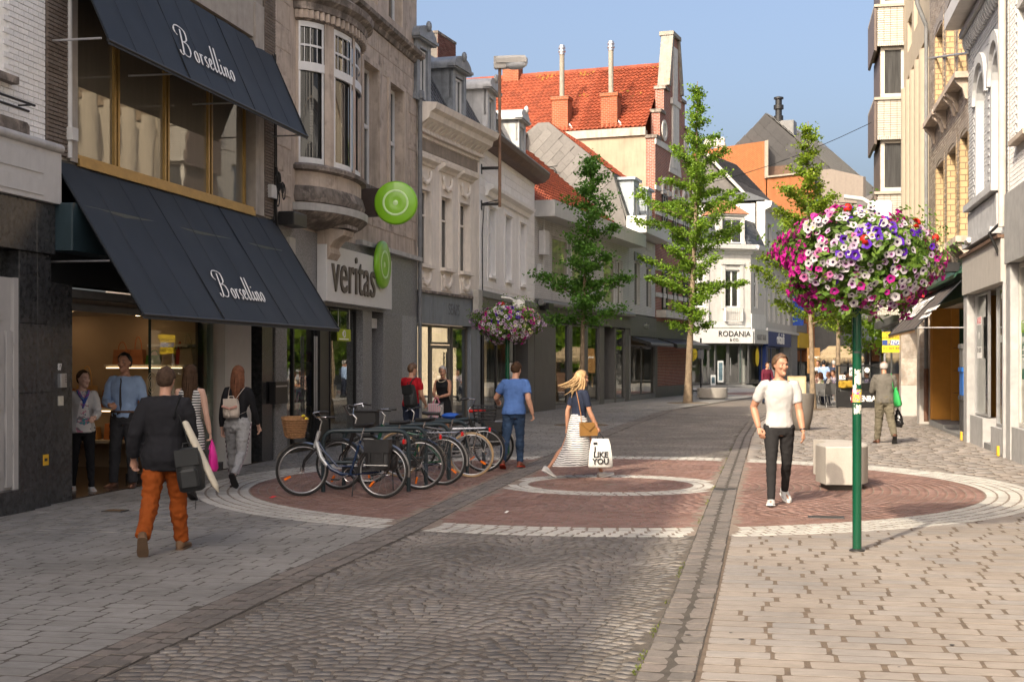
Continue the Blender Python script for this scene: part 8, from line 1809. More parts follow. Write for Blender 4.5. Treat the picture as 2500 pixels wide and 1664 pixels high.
 for lay_ in(top if isinstance(top,list)else[top]):
  b=MB();i_=lay_.get('inf',.012);trunk(b,lay_.get('hem',.5),lay_.get('neck',.832),i_,lay_.get('flare',0))
  if lay_['sl']>0:
   for s in(-1,1):sleeve(b,s,lay_['sl'],i_*.9,lay_.get('cuff',1.))
  soft(b.build(lay_.get('n','shirt'),lay_['m'],T),.0115,3,lay_.get('fold',.02),TXW)
 for s in(-1,1):
  hip,kn,an,FT=legs[s][:4];b=MB();hs=lambda x,y,z:lg(an+FT@Vector((x,y,z)));low=shoe.get('low',0)
  rg=[(-.045,.013,-.036,.004),(-.035,.022,-.037,.012),(0,.025,-.037,.01),(.03,.026,-.037,-.002),(.06,.029,-.037,-.013),(.09,.027,-.037,-.019),(.108,.016,-.035,-.024),(.116,.006,-.032,-.026)];vs=[];n=10
  for y,w_,zb,zt in rg:
   if low:zt=lerp(zb,zt,.35)
   for j in range(n):a=2*math.pi*j/n;c,q=math.cos(a),math.sin(a);k=(abs(c)**3+abs(q)**3)**(-1/3);vs.append(hs(w_*c*k,y,(zb+zt)/2+(zt-zb)/2*q*k))
  m=len(rg);b.add(vs,[(i*n+j,(i+1)*n+j,(i+1)*n+(j+1)%n,i*n+(j+1)%n)for i in range(m-1)for j in range(n)]+[tuple(range(n)),tuple(range((m-1)*n,m*n))[::-1]])
  so_=b.build('shoe',shoe['m'],T,60);b=MB();P_=[(w_*1.06,y)for y,w_,_,_ in rg]+[(-w_*1.06,y)for y,w_,_,_ in rg[::-1]];vs=[hs(x,y,-.041)for x,y in P_]+[hs(x,y,-.033)for x,y in P_];k=len(P_);b.add(vs,[tuple(range(k))[::-1],tuple(range(k,2*k))]+[(i,(i+1)%k,(i+1)%k+k,i+k)for i in range(k)]);b.build('sole',shoe.get('sole',m_white),so_)
 T_=Matrix.Translation((loc[0],loc[1],0))@Matrix.Rotation(R(rz),4,'Z')
 return dict(T=T,M=T_,hand={s:arms[s][2]+arms[s][3]@Vector((0,0,-.1))*hv for s in(-1,1)},tp=tp,HP=HP,h=h,loc=loc,rz=rz,arms=arms,legs=legs)
def carried(p,name,label,cat):
 return thing(name,label,cat,(p['loc'][0],p['loc'][1],0),R(p['rz']))
def strap_mesh(T,pts,w_,mat,name='strap',th=.006):
 b=MB();P=[Vector(q)for q in pts];b.tube(P,w_,6,True,.3);return b.build(name,mat,T,60)
def pack(p,name,label,c,sx,sy,sz,mat,cat='backpack',tilt=0.,flap=None):
 T=carried(p,name,label,cat);b=MB();n=16;vs=[];Mx=Matrix.Translation(c)@Matrix.Rotation(R(tilt),4,'Y')
 for z,k in((-.5,.72),(-.46,.92),(-.2,1.),(.15,.97),(.38,.85),(.47,.6),(.5,.3)):
  for j in range(n):a=2*math.pi*j/n;cx_,q=math.cos(a),math.sin(a);e=(abs(cx_)**3.5+abs(q)**3.5)**(-1/3.5);vs.append(Mx@Vector((sx*k*cx_*e,sy*k*q*e*(1.15 if z<0 else 1),z*sz)))
 b.add(vs,[(i*n+j,i*n+(j+1)%n,(i+1)*n+(j+1)%n,(i+1)*n+j)for i in range(6)for j in range(n)]+[tuple(range(n))[::-1],tuple(range(6*n,7*n))]);b.build('bag_body',mat,T,60)
 b=MB();b.cbox(-sx*.7,sx*.7,-sy*1.35,-sy*.7,-.38*sz,.02*sz,.02,);b.v=[tuple(Mx@Vector(v))for v in b.v];b.build('pocket',flap or mat,T)
 b=MB();b.box(-sx*.85,sx*.85,-sy*1.12,-sy*.2,.1*sz,.47*sz);b.v=[tuple(Mx@Vector(v))for v in b.v];b.build('flap',flap or mat,T)
 b=MB();b.tube([Mx@Vector((-.04,0,sz*.48)),Mx@Vector((-.03,0,sz*.6)),Mx@Vector((.03,0,sz*.6)),Mx@Vector((.04,0,sz*.48))],.008,5);b.build('handle',mat,T,60);return T
h_dk=M('hair_black',(.012,.010,.009),rough=.45,var=.3,ns=20);h_br=M('hair_brown',(.05,.028,.016),rough=.7,spec=.12,var=.35,ns=24);h_gr=M('hair_greybrown',(.06,.038,.026),rough=.75,spec=.1,var=.4,ns=24);h_au=M('hair_auburn',(.13,.055,.03),rough=.7,spec=.12,var=.35,ns=24);h_bl=M('hair_blonde',(.40,.26,.125),rough=.45,var=.35,ns=26);h_si=M('hair_silver',(.34,.32,.30),rough=.6,var=.3,ns=20);h_lb=M('hair_lightbrown',(.10,.055,.03),rough=.5,var=.35,ns=24)
cl=lambda n,c,**k:M('cloth_'+n,c,rough=.85,var=.1,ns=4,bump=.12,bs=220,spec=.15,**k)
c_wh,c_lb,c_nv,c_bk,c_ch=cl('white',(.43,.42,.415)),cl('lightblue',(.26,.36,.54)),cl('navy',(.022,.028,.05)),cl('black',(.014,.014,.016)),cl('charcoal',(.035,.035,.038))
c_or,c_gy,c_rd,c_bt,c_jn=cl('orange',(.25,.058,.010)),cl('heather',(.30,.30,.30),fine=.2),cl('red',(.36,.012,.02)),cl('blue',(.075,.15,.37)),M('denim',(.018,.04,.085),rough=.85,var=.4,ns=3,fine=.3)
c_bj,c_ol,c_jk=cl('blackdenim',(.022,.021,.022)),cl('olive',(.12,.105,.075)),cl('taupejacket',(.115,.105,.09))
sh_w,sh_b,sh_k,sh_t=dict(m=M('sneaker_white',(.46,.455,.45),rough=.5)),dict(m=M('shoe_brown',(.085,.035,.02),rough=.4),sole=m_blackp),dict(m=m_blackp,sole=m_blackp),dict(m=M('shoe_suede',(.13,.075,.04),rough=.7),sole=M('tan_sole',(.16,.10,.06),rough=.8))
W={}
W['floral']=person('woman in open white jacket, floral top and black trousers standing in the handbag shop doorway',(-5.80,18.25),-155,1.62,dict(lean=1,LL=(8,2,6,0,5),RL=(-8,2,4,0,8),LA=(32,6,48,25,.6),RA=(5,8,10,5,.4),hd=(28,2)),[dict(n='blouse',m=M_print('floral_print',(.58,.55,.54),[(.42,.05,.12),(.05,.25,.28),(.2,.19,.2),(.5,.2,.28)],13,.55),sl=0,inf=.012,hem=.49),dict(n='jacket',m=c_wh,sl=.97,inf=.022,hem=.485,neck=.815)],dict(k='trousers',m=c_bk,inf=.008),sh_w,('bun',h_br),SK3,True,.0095)
W['tie']=person('man in light blue shirt and dark tie standing at the handbag shop entrance',(-5.40,18.85),172,1.85,dict(lean=-1,LL=(4,3,2,0,14),RL=(8,3,8,0,10),RA=(12,10,78,38,.8),LA=(-10,12,30,10,.4),hd=(-4,2)),dict(m=c_lb,sl=.97,inf=.018,hem=.52,fold=.03),dict(k='trousers',m=c_ch,inf=.018,end=1.3),sh_b,('short',h_dk),SK2)
W['orange']=person('man in black blazer and rust orange trousers walking away at the left',(-3.2,12.45),4,1.69,dict(lean=4,twist=2,LL=(-16,3,26,52,8),RL=(14,3,6,-4,10),LA=(-12,16,38,12,.5),RA=(10,9,42,25,.7),hd=(-6,6),girth=1.08),dict(n='blazer',m=c_ch if 0 else cl('blazer',(.018,.018,.021)),sl=.96,inf=.028,hem=.44,flare=.16,neck=.845,fold=.03),dict(k='trousers',m=c_or,inf=.018,end=1.35,fold=.032),sh_t,('short',h_gr),SK)
W['striped']=person('long haired woman in black and white striped dress walking beside the man in orange trousers',(-4.12,17.3),-4,1.69,dict(lean=1,LL=(12,2,4,0,6),RL=(-14,2,18,28,6),LA=(8,6,14,8,.5),RA=(2,9,12,6,.8)),dict(n='dress_top',m=M_stripe('dress_stripe',(.60,.59,.57),(.02,.02,.022),30,2,.5),sl=0,inf=.012,hem=.5),dict(k='skirt',m=MATS['dress_stripe'],rings=[(.60,.074,.056,0,0),(.53,.104,.078,0,0),(.46,.108,.084,0,0),(.36,.112,.09,0,0)]),sh_k,('long',h_br,.50),SK3,True)
W['jogger']=person('auburn haired woman in grey joggers and black top walking away past the shop window',(-3.80,18.7),-6,1.69,dict(lean=3,LL=(14,2,4,-4,5),RL=(-18,1,34,50,4),LA=(-10,8,20,12,.5),RA=(14,10,18,4,.4)),dict(m=c_bk,sl=.95,inf=.009,hem=.545,fold=.012),dict(k='trousers',m=c_gy,inf=.017,end=.7,fold=.03,rise=.58),dict(m=M('sandal',(.03,.02,.018),rough=.5),sole=m_blackp,low=1),('long',h_au,.43),SK3,True)
W['red']=person('man in red T-shirt standing by the bicycles with his back turned',(-2.02,27.0),-32,1.70,dict(lean=2,LL=(3,3,2,0,8),RL=(0,3,2,0,8),LA=(22,8,62,30,.6),RA=(10,8,40,20,.6),hd=(-14,6),girth=1.06),dict(m=c_rd,sl=.42,inf=.018,hem=.5),dict(k='trousers',m=c_nv,inf=.014),sh_k,('short',h_lb),SK,vox=.012)
W['older']=person('older woman with short silver curls in black sleeveless dress beyond the bicycles',(-1.47,28.8),158,1.64,dict(lean=1,LL=(2,2,2,0,6),RL=(-2,2,2,0,6),LA=(16,6,70,38,.7),RA=(16,6,72,40,.7),hd=(18,12)),dict(n='dress_top',m=c_bk,sl=0,inf=.012,hem=.5),dict(k='skirt',m=c_bk,rings=[(.60,.078,.058,0,0),(.52,.108,.08,0,0),(.4,.118,.09,0,0),(.27,.125,.098,0,0)]),sh_k,('curly',h_si),SK2,True,vox=.011)
W['blue']=person('man in blue T-shirt and dark jeans hurrying away in the middle',(.03,22.05),-12,1.71,dict(lean=9,twist=-6,LL=(-8,4,14,22,8),RL=(12,0,10,6,4),LA=(14,34,62,-8,.9),RA=(-14,16,34,4,.7),hd=(-4,4),girth=1.06),dict(m=c_bt,sl=.44,inf=.022,hem=.5,flare=.1,fold=.03),dict(k='trousers',m=c_jn,inf=.012,end=1.2,fold=.025),dict(m=M('shoe_rust',(.17,.045,.02),rough=.5),sole=M('red_sole',(.42,.04,.02))),('short',h_br),SK)
W['blonde']=person('blonde woman in dark T-shirt and long striped skirt striding across the road',(1.0,20.35),-62,1.67,dict(lean=3,LL=(-30,1,12,28,2),RL=(27,1,2,-12,6),LA=(-16,8,20,6,.5),RA=(14,9,14,5,.8),hd=(-8,2)),dict(m=c_nv,sl=.46,inf=.011,hem=.56,fold=.014),dict(k='skirt',m=M_stripe('skirt_stripe',(.62,.61,.60),(.025,.025,.03),32,2,.66,.06),rings=[(.615,.072,.055,0,0),(.54,.104,.082,0,0),(.46,.108,.096,0,.0),(.36,.106,.12,0,-.005),(.27,.105,.15,0,-.025),(.19,.108,.175,0,-.055),(.145,.11,.185,.0,-.08)]),sh_w,('wind',h_bl,.36,(-.8,-.25,.0)),SK2,True)
W['white']=person('man in white T-shirt and black jeans walking towards the camera, one hand in his pocket',(3.27,16.55),177,1.83,dict(lean=2,twist=3,LL=(-12,2,22,18,8),RL=(14,2,4,-8,10),RA=(-20,20,54,34,.3),LA=(6,8,16,6,.35),hd=(22,1),girth=.94),dict(m=c_wh,sl=.45,inf=.013,hem=.515,flare=.05,fold=.018),dict(k='trousers',m=c_bj,inf=.010,end=.8,fold=.014),sh_w,('short',h_lb),SK2,vox=.0085)
W['elder']=person('elderly balding man in taupe jacket and olive trousers walking away on the right pavement',(7.98,28.95),-3,1.75,dict(lean=5,LL=(10,3,4,0,8),RL=(-14,3,26,42,8),LA=(24,10,66,30,.6),RA=(8,8,16,6,.8),hd=(-12,8),girth=1.12),dict(n='jacket',m=c_jk,sl=.96,inf=.026,hem=.49,neck=.845,fold=.035),dict(k='trousers',m=c_ol,inf=.02,end=1.2,fold=.035),sh_b,('bald',h_si),SK2)
p=W['tie'];b=MB();P=[p['tp'](0,.066+.012,z)for z in(.815,)]+[p['tp'](0,y,z)for y,z in((.070,.79),(.083,.74),(.083,.68),(.076,.62),(.074,.575))];b.tube(P,[.02,.022,.028,.036,.042,.01],6,True,.25);b.build('tie',M('tie_brown',(.035,.028,.026),rough=.6),p['T'],60)
b=MB();b.tube([p['tp'](.094*math.cos(a)*1.1,.068*math.sin(a)*1.12,.565)for a in[i*.5236 for i in range(13)]],.016,6,False);b.build('belt',m_brown,p['T'])
p=W['floral'];b=MB();nz,nx=9,6;vs=[]
for i in range(nz):
 z=lerp(.492,.80,i/(nz-1));tb=TF;
 for r0,r1 in zip(tb,tb[1:]):
  if r0[0]<=z<=r1[0]:break
 f=(z-r0[0])/(r1[0]-r0[0]);rx,ry,yo=[lerp(r0[k],r1[k],f)+e for k,e in((1,.019),(2,.019),(3,0))];hw_=lerp(.062,.02,(i/(nz-1))**1.5)
 for j in range(nx):x=lerp(-hw_,hw_,j/(nx-1));vs.append(p['tp'](x,yo+ry*(1-min(.95,abs(x/rx))**2.25)**(1/2.25),z))
b.add(vs,[(i*nx+j,i*nx+j+1,(i+1)*nx+j+1,(i+1)*nx+j)for i in range(nz-1)for j in range(nx-1)]);b.build('blouse_front',MATS['floral_print'],p['T'],180)
b=MB();b.tube([p['tp'](-.045,.03,.835),p['tp'](-.03,.07,.80),p['tp'](.0,.088,.74),p['tp'](.01,.09,.69)],[.02,.022,.024,.01],6);b.tube([p['tp'](.045,.03,.835),p['tp'](.03,.07,.80),p['tp'](.0,.088,.75)],[.02,.022,.02],6);b.build('scarf',M_print('scarf_print',(.015,.05,.25),[(.25,.02,.16),(.02,.2,.3),(.2,.05,.25)],20,.4),p['T'],60)
p=W['orange'];m_ny=M('black_nylon',(.016,.018,.019),rough=.55,var=.2,bump=.15,bs=30)
pack(p,'backpack','black backpack hanging low from the right shoulder of the man in orange trousers',p['tp'](.155,-.115,.455),.12,.1,.40,m_ny,tilt=-8);bp=[o for o in COL.objects if o.name=='backpack'][-1]
strap_mesh(bp,[p['tp'](.06,-.085,.72),p['tp'](.075,-.06,.80),p['tp'](.085,-.02,.845),p['tp'](.09,.05,.80)],.022,m_ny);strap_mesh(bp,[p['tp'](.085,-.09,.74),p['tp'](.12,-.10,.65),p['tp'](.15,-.11,.57)],.018,m_ny);strap_mesh(bp,[p['tp'](.17,-.12,.36),p['tp'](.19,-.12,.32),p['tp'](.185,-.12,.24)],.01,m_ny,'loose_strap')
T=carried(p,'cloth_roll','long cream cloth roll under the right arm of the man in orange trousers','roll');b=MB();c0,c1=p['tp'](.112,-.06,.705),p['tp'](.305,-.09,.325);b.tube([c0,c0.lerp(c1,.03),c0.lerp(c1,.3),c0.lerp(c1,.6),c0.lerp(c1,.9),c1],[.03,.05,.056,.055,.045,.006],12,True,.55);b.build('roll',M('canvas_cream',(.55,.50,.40),rough=.9,var=.08,streak=.1),T,180)
p=W['striped'];T=carried(p,'pink_bag','bright pink plastic carrier bag in the hand of the woman in the striped dress','bag');hd_=p['hand'][1];mt=M('pink_plastic',(.62,.02,.26),rough=.35);b=MB();b.tube([hd_,hd_+Vector((.02,-.02,-.10)),hd_+Vector((.03,-.03,-.2)),hd_+Vector((.04,-.03,-.36)),hd_+Vector((.04,-.03,-.40))],[.012,.06,.10,.11,.07],12,True,.5);b.build('bag_body',mt,T,50);b=MB();b.tube([hd_+Vector((.05,-.0,-.12)),hd_+Vector((.01,0,.01)),hd_+Vector((-.03,-.02,-.12))],.008,5);b.build('handle',mt,T)
p=W['jogger'];m_iv=M('ivory_leather',(.50,.43,.36),rough=.45,var=.08);T=pack(p,'backpack','small ivory leather backpack on the back of the woman in grey joggers',p['tp'](-.02,-.105,.655),.115,.055,.27,m_iv)
for s in(-1,1):strap_mesh(T,[p['tp'](s*.035-.02,-.085,.735),p['tp'](s*.055,-.06,.80),p['tp'](s*.062,-.01,.828)],.011,m_iv);strap_mesh(T,[p['tp'](s*.05-.015,-.09,.60),p['tp'](s*.095,-.06,.63),p['tp'](s*.1,.0,.68)],.007,m_iv)
b=MB()
for i in range(9):b.ball(p['tp'](-.075+i*.0138,-.155,.648+.018*abs(i-4)/4),(.02,.01,.02),8,4)
b.build('flower_trim',M('blush_leather',(.45,.24,.19),rough=.5),T,60);b=MB();b.tube([p['tp'](-.02,-.165,.64),p['tp'](-.02,-.168,.585)],[.008,.014],6);b.build('tassel',m_iv,T)
for s in(-1,1):
 b=MB();hip,kn,an=p['legs'][s][:3];lg_=[Vector(q)for q in(hip,kn,an)];dz=p['tp'](0,0,.515).z/p['h'];P=[(Vector((q.x+s*w_,q.y,q.z+dz))*p['h'])for q,w_ in((lg_[0]+Vector((s*.022,0,.03)),.046),(lg_[0].lerp(lg_[1],.5),.056),(lg_[1],.047),(lg_[1].lerp(lg_[2],.6),.036),(lg_[2],.03))];b.tube(P,.014,6,True,.5);b.build('side_stripe',M_stripe('jogger_stripe',(.6,.58,.58),(.08,.015,.04),60,1,.5,0),p['T'],60)
p=W['red'];pack(p,'backpack','black and red backpack slung over the right shoulder of the man in the red T-shirt',p['tp'](.075,-.12,.62),.14,.085,.46,m_ny,flap=m_ny,tilt=-6);T=[o for o in COL.objects if o.name.startswith('backpack')][-1];strap_mesh(T,[p['tp'](.05,-.09,.76),p['tp'](.06,-.05,.82),p['tp'](.065,.0,.835),p['tp'](.07,.06,.78)],.02,m_ny)
p=W['older'];T=carried(p,'gift_bag','pink striped gift bag held in both hands by the older woman','bag');c=(p['hand'][1]+p['hand'][-1])/2;b=MB();b.cbox(c.x-.15,c.x+.15,c.y-.04,c.y+.1,c.z-.42,c.z-.12,.01);b.build('bag_body',M_stripe('pink_stripe',(.58,.30,.36),(.5,.45,.45),22,0,.5,0),T);
for s in(-1,1):b=MB();b.tube([c+Vector((-.08,.03*s,-.13)),c+Vector((-.03,.01,.0)),c+Vector((.03,.01,.0)),c+Vector((.08,.03*s,-.13))],.008,5);b.build('ribbon_handle',M('pink_ribbon',(.55,.2,.28)),T)
b=MB();b.tube([p['tp'](.05*math.cos(a),.02+.055*math.sin(a)*(1 if math.sin(a)>0 else .7),.825-.03*max(0,math.sin(a)))for a in[i*.4 for i in range(17)]],.007,5);b.build('necklace',M('beads',(.5,.42,.3),rough=.3),p['T'])
p=W['blonde'];T=carried(p,'tote_bag','white tote bag lettered I LIKE YOU in the hand of the blonde woman','bag');hd_=p['hand'][1];ct=hd_+Vector((.03,.0,-.09));b=MB();n=12;vs=[];Rz_=Matrix.Rotation(R(62),4,'Z')
for z,wx,wy in((0,.125,.012),(-.08,.15,.045),(-.25,.175,.06),(-.41,.185,.05),(-.44,.17,.03)):
 for j in range(n):a=2*math.pi*j/n;c,q=math.cos(a),math.sin(a);e=(abs(c)**4+abs(q)**4)**-.25;vs.append(ct+Rz_@Vector((wx*c*e,wy*q*e,z)))
b.add(vs,[(i*n+j,(i+1)*n+j,(i+1)*n+(j+1)%n,i*n+(j+1)%n)for i in range(4)for j in range(n)]+[tuple(range(n)),tuple(range(4*n,5*n))[::-1]]);b.build('bag_body',M('tote_white',(.58,.57,.55),rough=.6),T,60)
b=MB();b.tube([ct+Rz_@Vector((-.05,-.01,0)),hd_+Vector((0,0,.0)),ct+Rz_@Vector((.05,-.01,0))],.014,6);b.build('handle',m_blackp,T)
for t,z,x in(('I',-.16,-.085),('LIKE',-.24,-.0),('YOU',-.34,.0)):text(t,'lettering',.115,m_ink,T,None,mw=Matrix.Translation(ct)@Rz_@Matrix.Translation((x,-.066,z))@Matrix.Rotation(R(90),4,'X'),ext=.002,off=.004)
b=MB();b.box(-.11,-.05,-.058,-.05,-.085,-.05,Matrix.Translation(ct)@Rz_);b.build('print_label',m_ink,T)
T=carried(p,'crossbody_purse','golden brown purse on a thin strap at the side of the blonde woman','purse');c=p['tp'](.11,.035,.485);b=MB();b.box(-.14,.14,-.035,.035,-.11,.09,Matrix.Translation(c)@Matrix.Rotation(R(80),4,'Z'));mt=M('bronze_leather',(.26,.135,.04),rough=.35,var=.12);b.build('purse_body',mt,T);b=MB();b.prism([(-.14,.09),(0,-.04),(.14,.09)],-.05,-.034);b.v=[tuple(Matrix.Translation(c)@Matrix.Rotation(R(80),4,'Z')@Vector(v))for v in b.v];b.build('flap',mt,T)
strap_mesh(T,[c+Vector((0,-.12,.08)),p['tp'](.108,-.04,.60),p['tp'](.085,-.06,.72),p['tp'](.03,-.055,.815),p['tp'](-.04,-.02,.838),p['tp'](-.04,.05,.80),p['tp'](.06,.09,.68),p['tp'](.118,.07,.56),c+Vector((0,.12,.08))],.008,M('tan_strap',(.30,.14,.06)))
p=W['white'];b=MB();wr=p['arms'][-1][2];el=p['arms'][-1][1];ax=(wr-el).normalized();b.tube([wr-ax*.035,wr-ax*.015],.036,12);b.build('watch',m_black,p['T'],60)
p=W['elder'];T=carried(p,'green_shoulder_bag','bright green cloth bag with white emblem on the shoulder of the elderly man','bag');mt=M('green_cloth',(.02,.27,.06),rough=.7,var=.12,bump=.1,bs=12);c=p['tp'](.12,-.055,.60);b=MB();b.tube([c+Vector((0,0,.12)),c+Vector((.01,-.01,.02)),c+Vector((.03,-.02,-.14)),c+Vector((.05,-.02,-.24)),c+Vector((.06,-.02,-.27))],[.05,.12,.185,.19,.10],14,True,.42);b.build('bag_body',mt,T,60);strap_mesh(T,[c+Vector((-.05,-.03,.1)),p['tp'](.085,-.06,.74),p['tp'](.08,-.02,.845),p['tp'](.10,.03,.78),c+Vector((.03,.05,.1))],.022,mt)
b=MB();b.torus((0,0,0),.062,.006,'z',20,5);b.box(-.03,.03,-.03,.03,-.002,.004);b.build('white_emblem',m_white,T,0,Matrix.Translation(c+Vector((.035,-.105,-.14)))@Matrix.Rotation(R(82),4,'X'))
T=carried(p,'bin_bag','glossy black plastic bag in the right hand of the elderly man','bag');hd_=p['hand'][1]+Vector((.04,0,0));b=MB();b.tube([hd_,hd_+Vector((.01,0,-.08)),hd_+Vector((.03,0,-.2)),hd_+Vector((.04,0,-.36)),hd_+Vector((.04,0,-.43))],[.012,.06,.13,.15,.09],14,True,.6);soft(b.build('bag_body',M('black_plastic_film',(.012,.012,.013),rough=.22,spec=.6),T),.016,1,.05,TXF)
# cafe terrace
m_chfr=M('chair_alu',(.30,.30,.30),rough=.35,metal=.6);m_sling=M('sling_grey',(.10,.10,.10),rough=.8);m_slingb=M('sling_ochre',(.50,.30,.03),rough=.7)
def cafe_chair():
 T=thing('cafe_chair','x','chair',(0,0,0),0,'metal chairs of the cafe terrace')
 for x in(-.24,.24):
  b=MB();b.tube([(x,.22,0),(x,.2,.64),(x,-.22,.66),(x,-.24,.44)],.014,6);b.build('leg',m_chfr,T,60);b=MB();b.tube([(x,-.30,0),(x,-.22,.44),(x,-.30,.92)],.014,6);b.build('leg',m_chfr,T,60)
 b=MB();b.box(-.23,.23,-.22,.22,.43,.45);b.build('seat',m_sling,T);b=MB();b.prism_x([(-.23,.48),(-.30,.90),(-.29,.91),(-.215,.48)],-.23,.23);b.build('backrest',m_sling,T);return T
def dup_tree(o,parent=None):
 c=o.copy();COL.objects.link(c)
 if parent:c.parent=parent
 for ch in[k for k in COL.objects if k.parent==o]:dup_tree(ch,c)
 return c
chair0=cafe_chair();first=True
def chair(px,d,rz,label):
 global first
 T=chair0 if first else dup_tree(chair0);first=False
 T.location=(xd(px,d),d,0);T.rotation_euler=(0,0,R(rz));T['label']=label;return T
TB=[('round cafe table nearest the leaning tree trunk',1996,54.6),('round cafe table behind the woman in the flowered blouse',2026,57.5),('round cafe table behind the glazed terrace screen',2085,55.5)]
for lab,px,d in TB:
 T=thing('cafe_table',lab,'table',(xd(px,d),d,0),0,'round tables of the cafe terrace');b=MB();b.lathe([(.40,.72),(.42,.735),(.40,.75)],24);b.build('table_top',m_mid,T,40);b=MB();b.tube([(0,0,.03),(0,0,.72)],.035,8);b.lathe([(.26,0),(.25,.02),(.04,.05)],16);b.build('pedestal',m_chfr,T,50)
SIT=lambda e=40:dict(lean=4,LL=(84,5,84,0,6),RL=(82,6,82,0,6),LA=(24,8,e+20,18,.5),RA=(26,8,e+30,20,.5),hd=(0,6))
STD=dict(lean=2,LL=(3,3,2,0,8),RL=(-2,3,2,0,8),LA=(16,8,60,25,.5),RA=(5,8,20,10,.5),hd=(0,2))
tt=lambda m,**k:dict(m=m,sl=k.get('sl',.45),inf=.016,hem=.5)
def guest(px,d,rz,h,pose,m,hair,lab,fem=False,sl=.45,bm=None,grp=None):
 return person(lab,(xd(px,d),d),rz,h,pose,tt(m,sl=sl),dict(k='trousers',m=bm or c_nv,inf=.012),sh_k,hair,SK2,fem,.02,grp)
seats=[(1988,54.2,-80,1.72,cl('peach',(.50,.33,.28)),('short',h_gr),'seated man in a pale pink shirt at the table beside the leaning tree',False),(2007,53.3,60,1.66,M_print('flower_blouse',(.5,.42,.33),[(.3,.12,.06),(.1,.2,.08)],14),('long',h_au,.22),'seated red haired woman in a flowered blouse at the cafe',True),(2027,55.2,75,1.66,cl('cream',(.56,.50,.44)),('curly',h_au),'seated curly haired woman in a cream top at the cafe',True),(2037,56.4,120,1.74,M_print('check_shirt',(.45,.4,.42),[(.15,.03,.08),(.08,.1,.25)],20),('short',h_br),'seated man in a checked shirt left of the terrace screen',False),(2062,53.9,-100,1.7,c_ch,('short',h_dk),'seated dark haired man behind the terrace screen, left of the flower pole',False),(2120,54.6,80,1.7,M_print('plaid_shirt',(.4,.36,.42),[(.2,.03,.1),(.06,.08,.3)],22),('short',h_gr),'seated man in a plaid shirt behind the screen right of the flower pole',False)]
for i,(px,d,rz,h,m,hr,lab,fm_)in enumerate(seats):
 guest(px,d,rz,h,SIT(),m,hr,lab,fm_,.45,grp='guests at the cafe terrace');a=R(rz);chair(px+math.sin(a)*3.5,d-.12*math.cos(a),rz,'metal cafe chair under the '+' '.join(lab.split()[:9]).replace(' at the','').replace(' left of','').replace(' behind the',''))
for px,d,rz,lab in((2018,51.6,20,'empty grey metal cafe chair with its back to the street, left of the screen'),(2003,52.0,-15,'empty grey metal cafe chair nearest the leaning trunk'),(2062,52.4,5,'empty cafe chair behind the screen with an ochre jacket over its back'),(2104,53.0,8,'empty grey cafe chair behind the screen, right of the flower pole')):chair(px,d,rz,lab)
T=thing('jacket','ochre yellow jacket hung over the chair behind the terrace screen','jacket',(xd(2062,52.4),52.1,.95));b=MB();b.cbox(-.3,.3,-.1,.1,-.22,.06,.06);soft(b.build('cloth',m_slingb,T),.03,2,.04)
for px,d,rz,h,m,hr,lab in((1997,61.5,150,1.78,c_wh,('short',h_dk),'standing man in a white shirt by the terrace, left of the group'),(2011,61,-20,1.80,c_lb,('short',h_dk),'standing man in a light blue shirt with his back turned by the terrace'),(2036,62,10,1.78,cl('navyjacket',(.035,.045,.08)),('short',h_si),'standing grey haired man in a navy jacket by the terrace'),(1872,56,200,1.7,cl('wine',(.10,.015,.03)),('short',h_br),'person in a wine red top half hidden behind the man in white')):guest(px,d,rz,h,STD,m,hr,lab,False,.95,grp='people standing by the cafe terrace')
d=51.;x0,x1=xd(2044,d),xd(2160,d);Tz=thing('terrace_screen','black framed terrace screen with glass above and white RODENBACH letters below','screen',(x0,d,0));w_=x1-x0;m_scr=M('screen_black',(.016,.016,.017),rough=.45)
b=MB();b.box(0,w_,-.03,.03,.04,.62);b.build('lower_board',m_scr,Tz)
for x in(0,w_*.5,w_):b=MB();b.box(x-.035,x+.035,-.04,.04,0,1.62);b.build('post',m_scr,Tz)
for z in(1.08,1.56):b=MB();b.box(.04,w_-.04,-.03,.03,z,z+.06);b.build('rail',m_scr,Tz)
b=MB();b.quad((.04,.0,.63),(w_-.04,0,.63),(w_-.04,0,1.55),(.04,0,1.55));b.build('glass_pane',g_clear,Tz)
xl=lambda px:xd(px,d)-x0
text('R','lettering',.36,MATS['sign_red'],Tz,(xl(2083),-.04,.34),ext=.006,off=.012);text('ODENBACH','lettering',.30,m_white,Tz,(xl(2117),-.04,.34),ext=.006,sx=.78,off=.01)
b=MB();b.box(xl(2073),xl(2087),-.05,-.035,zd_(917,d),zd_(897,d));b.build('notice_board',m_white,Tz);b=MB();b.torus((xl(2080),-.052,zd_(907,d)),.075,.012,'y',20,4);b.tube([(xl(2080)-.05,-.053,zd_(907,d)+.05),(xl(2080)+.05,-.053,zd_(907,d)-.05)],.012,4);b.build('no_smoking_mark',m_ink,Tz)
b=MB();b.lathe([(.001,0),(.1,0),(.1,.01),(.001,.01)],20);b.build('white_disc',m_white,Tz,0,Matrix.Translation((xl(2116),-.04,zd_(903,d)))@Matrix.Rotation(R(90),4,'X'))
b=MB();b.box(xl(2048),xl(2063),-.05,-.035,zd_(926,d),zd_(915,d));b.build('name_plate',m_white,Tz);text('D','name_mark',.14,m_ink,Tz,(xl(2058),-.055,zd_(920.5,d)),ext=.003,off=.006)
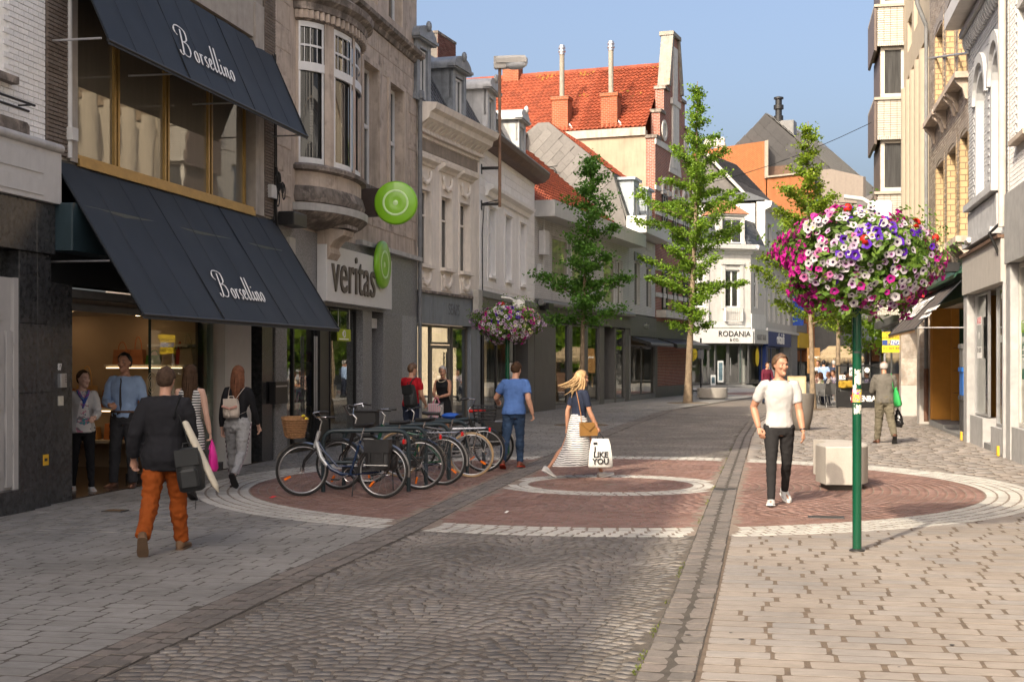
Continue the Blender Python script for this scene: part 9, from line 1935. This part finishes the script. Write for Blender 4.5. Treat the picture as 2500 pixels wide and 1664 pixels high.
bd=thing('menu_board','light wooden menu board standing behind the shoulder of the man in white','board',(xd(1945,47),47,0));b=MB();b.box(-.32,.32,-.03,.03,.1,1.24);b.build('board',M('pine',(.48,.34,.19),rough=.6),bd);b=MB();b.box(-.27,.27,-.036,-.03,.35,1.18);b.build('menu_sheet',M('menu_paper',(.5,.42,.3)),bd)
for x in(-.28,.28):b=MB();b.tube([(x,.03,.9),(x,.35,0)],.02,6);b.build('leg',MATS['pine'],bd)
th=thing('thatched_hut','small beach style bar hut with shaggy thatched canopy behind the cafe guests','hut',(xd(2046,74),74,0));m_th=M('thatch',(.30,.23,.14),rough=1,var=.4,ns=30,bump=1,bs=90,streak=.3)
b=MB()
for x in(-.95,.95):
 for y in(-.6,.6):b.tube([(x,y,0),(x,y,2.2)],.05,6)
b.build('posts',M('pine',(.48,.34,.19)),th)['kind']='stuff'
b=MB();b.box(-.95,.95,-.6,-.5,0,1.1);b.build('counter',m_brown,th);b=MB();b.add([(-1.2,-.9,1.95),(1.2,-.9,1.95),(1.2,.9,1.95),(-1.2,.9,1.95),(-.5,0,2.6),(.5,0,2.6)],[(0,1,5,4),(1,2,5),(2,3,4,5),(3,0,4),(3,2,1,0)]);b.build('canopy',m_th,th)
b=MB();r_=random.Random(5)
for i in range(900):
 q=r_.uniform(0,1);f=r_.choice((0,.33,.66,1));x=r_.uniform(-1.2,1.2)*(1-.5*f);y=-.92+.85*f;z=1.97+.6*f;l=r_.uniform(.2,.42)
 if r_.random()<.3:x,y=(1.22-.7*f)*(1 if r_.random()<.5 else-1),r_.uniform(-.9,.9)*(1-f)
 b.add([(x-.012,y,z),(x+.012,y,z),(x+r_.gauss(0,.03),y-.1*l-.02,z-l)],[(0,1,2)])
b.build('straw_fringe',m_th,th)['kind']='stuff'
b=MB();b.box(-1.75,-1.05,-.3,-.25,1.1,2.5);S=thing('bar_sign','brown wooden sign board left of the thatched hut','sign',(xd(2046,74)-1.4,73.7,1.1));b.v=[(v[0]+1.4,v[1]+.3,v[2]-1.1)for v in b.v];b.build('board',M('bar_sign_wood',(.22,.12,.04),rough=.7),S);text('bodega','lettering',.2,m_white,S,(0,-.02,.9),ext=.005)
b=MB();A_,B_=at(1560,470,64),at(2190,268,45.2)
b=MB();b.tube([A_.lerp(B_,t)-Vector((0,0,.6*4*t*(1-t)))for t in[i/12 for i in range(13)]],.012,4);tag(b.build('overhead_wire',m_cable),'thin overhead wire slung across the street to the tiled bay house','wire')
b=MB();A_,B_=at(2268,143,37.6),at(2362,130,29.3);b.tube([A_,B_],.03,6);tag(b.build('flag_pole',m_alu),'thin pale pole sticking out from the brown brick house','pole')
finish_texts()
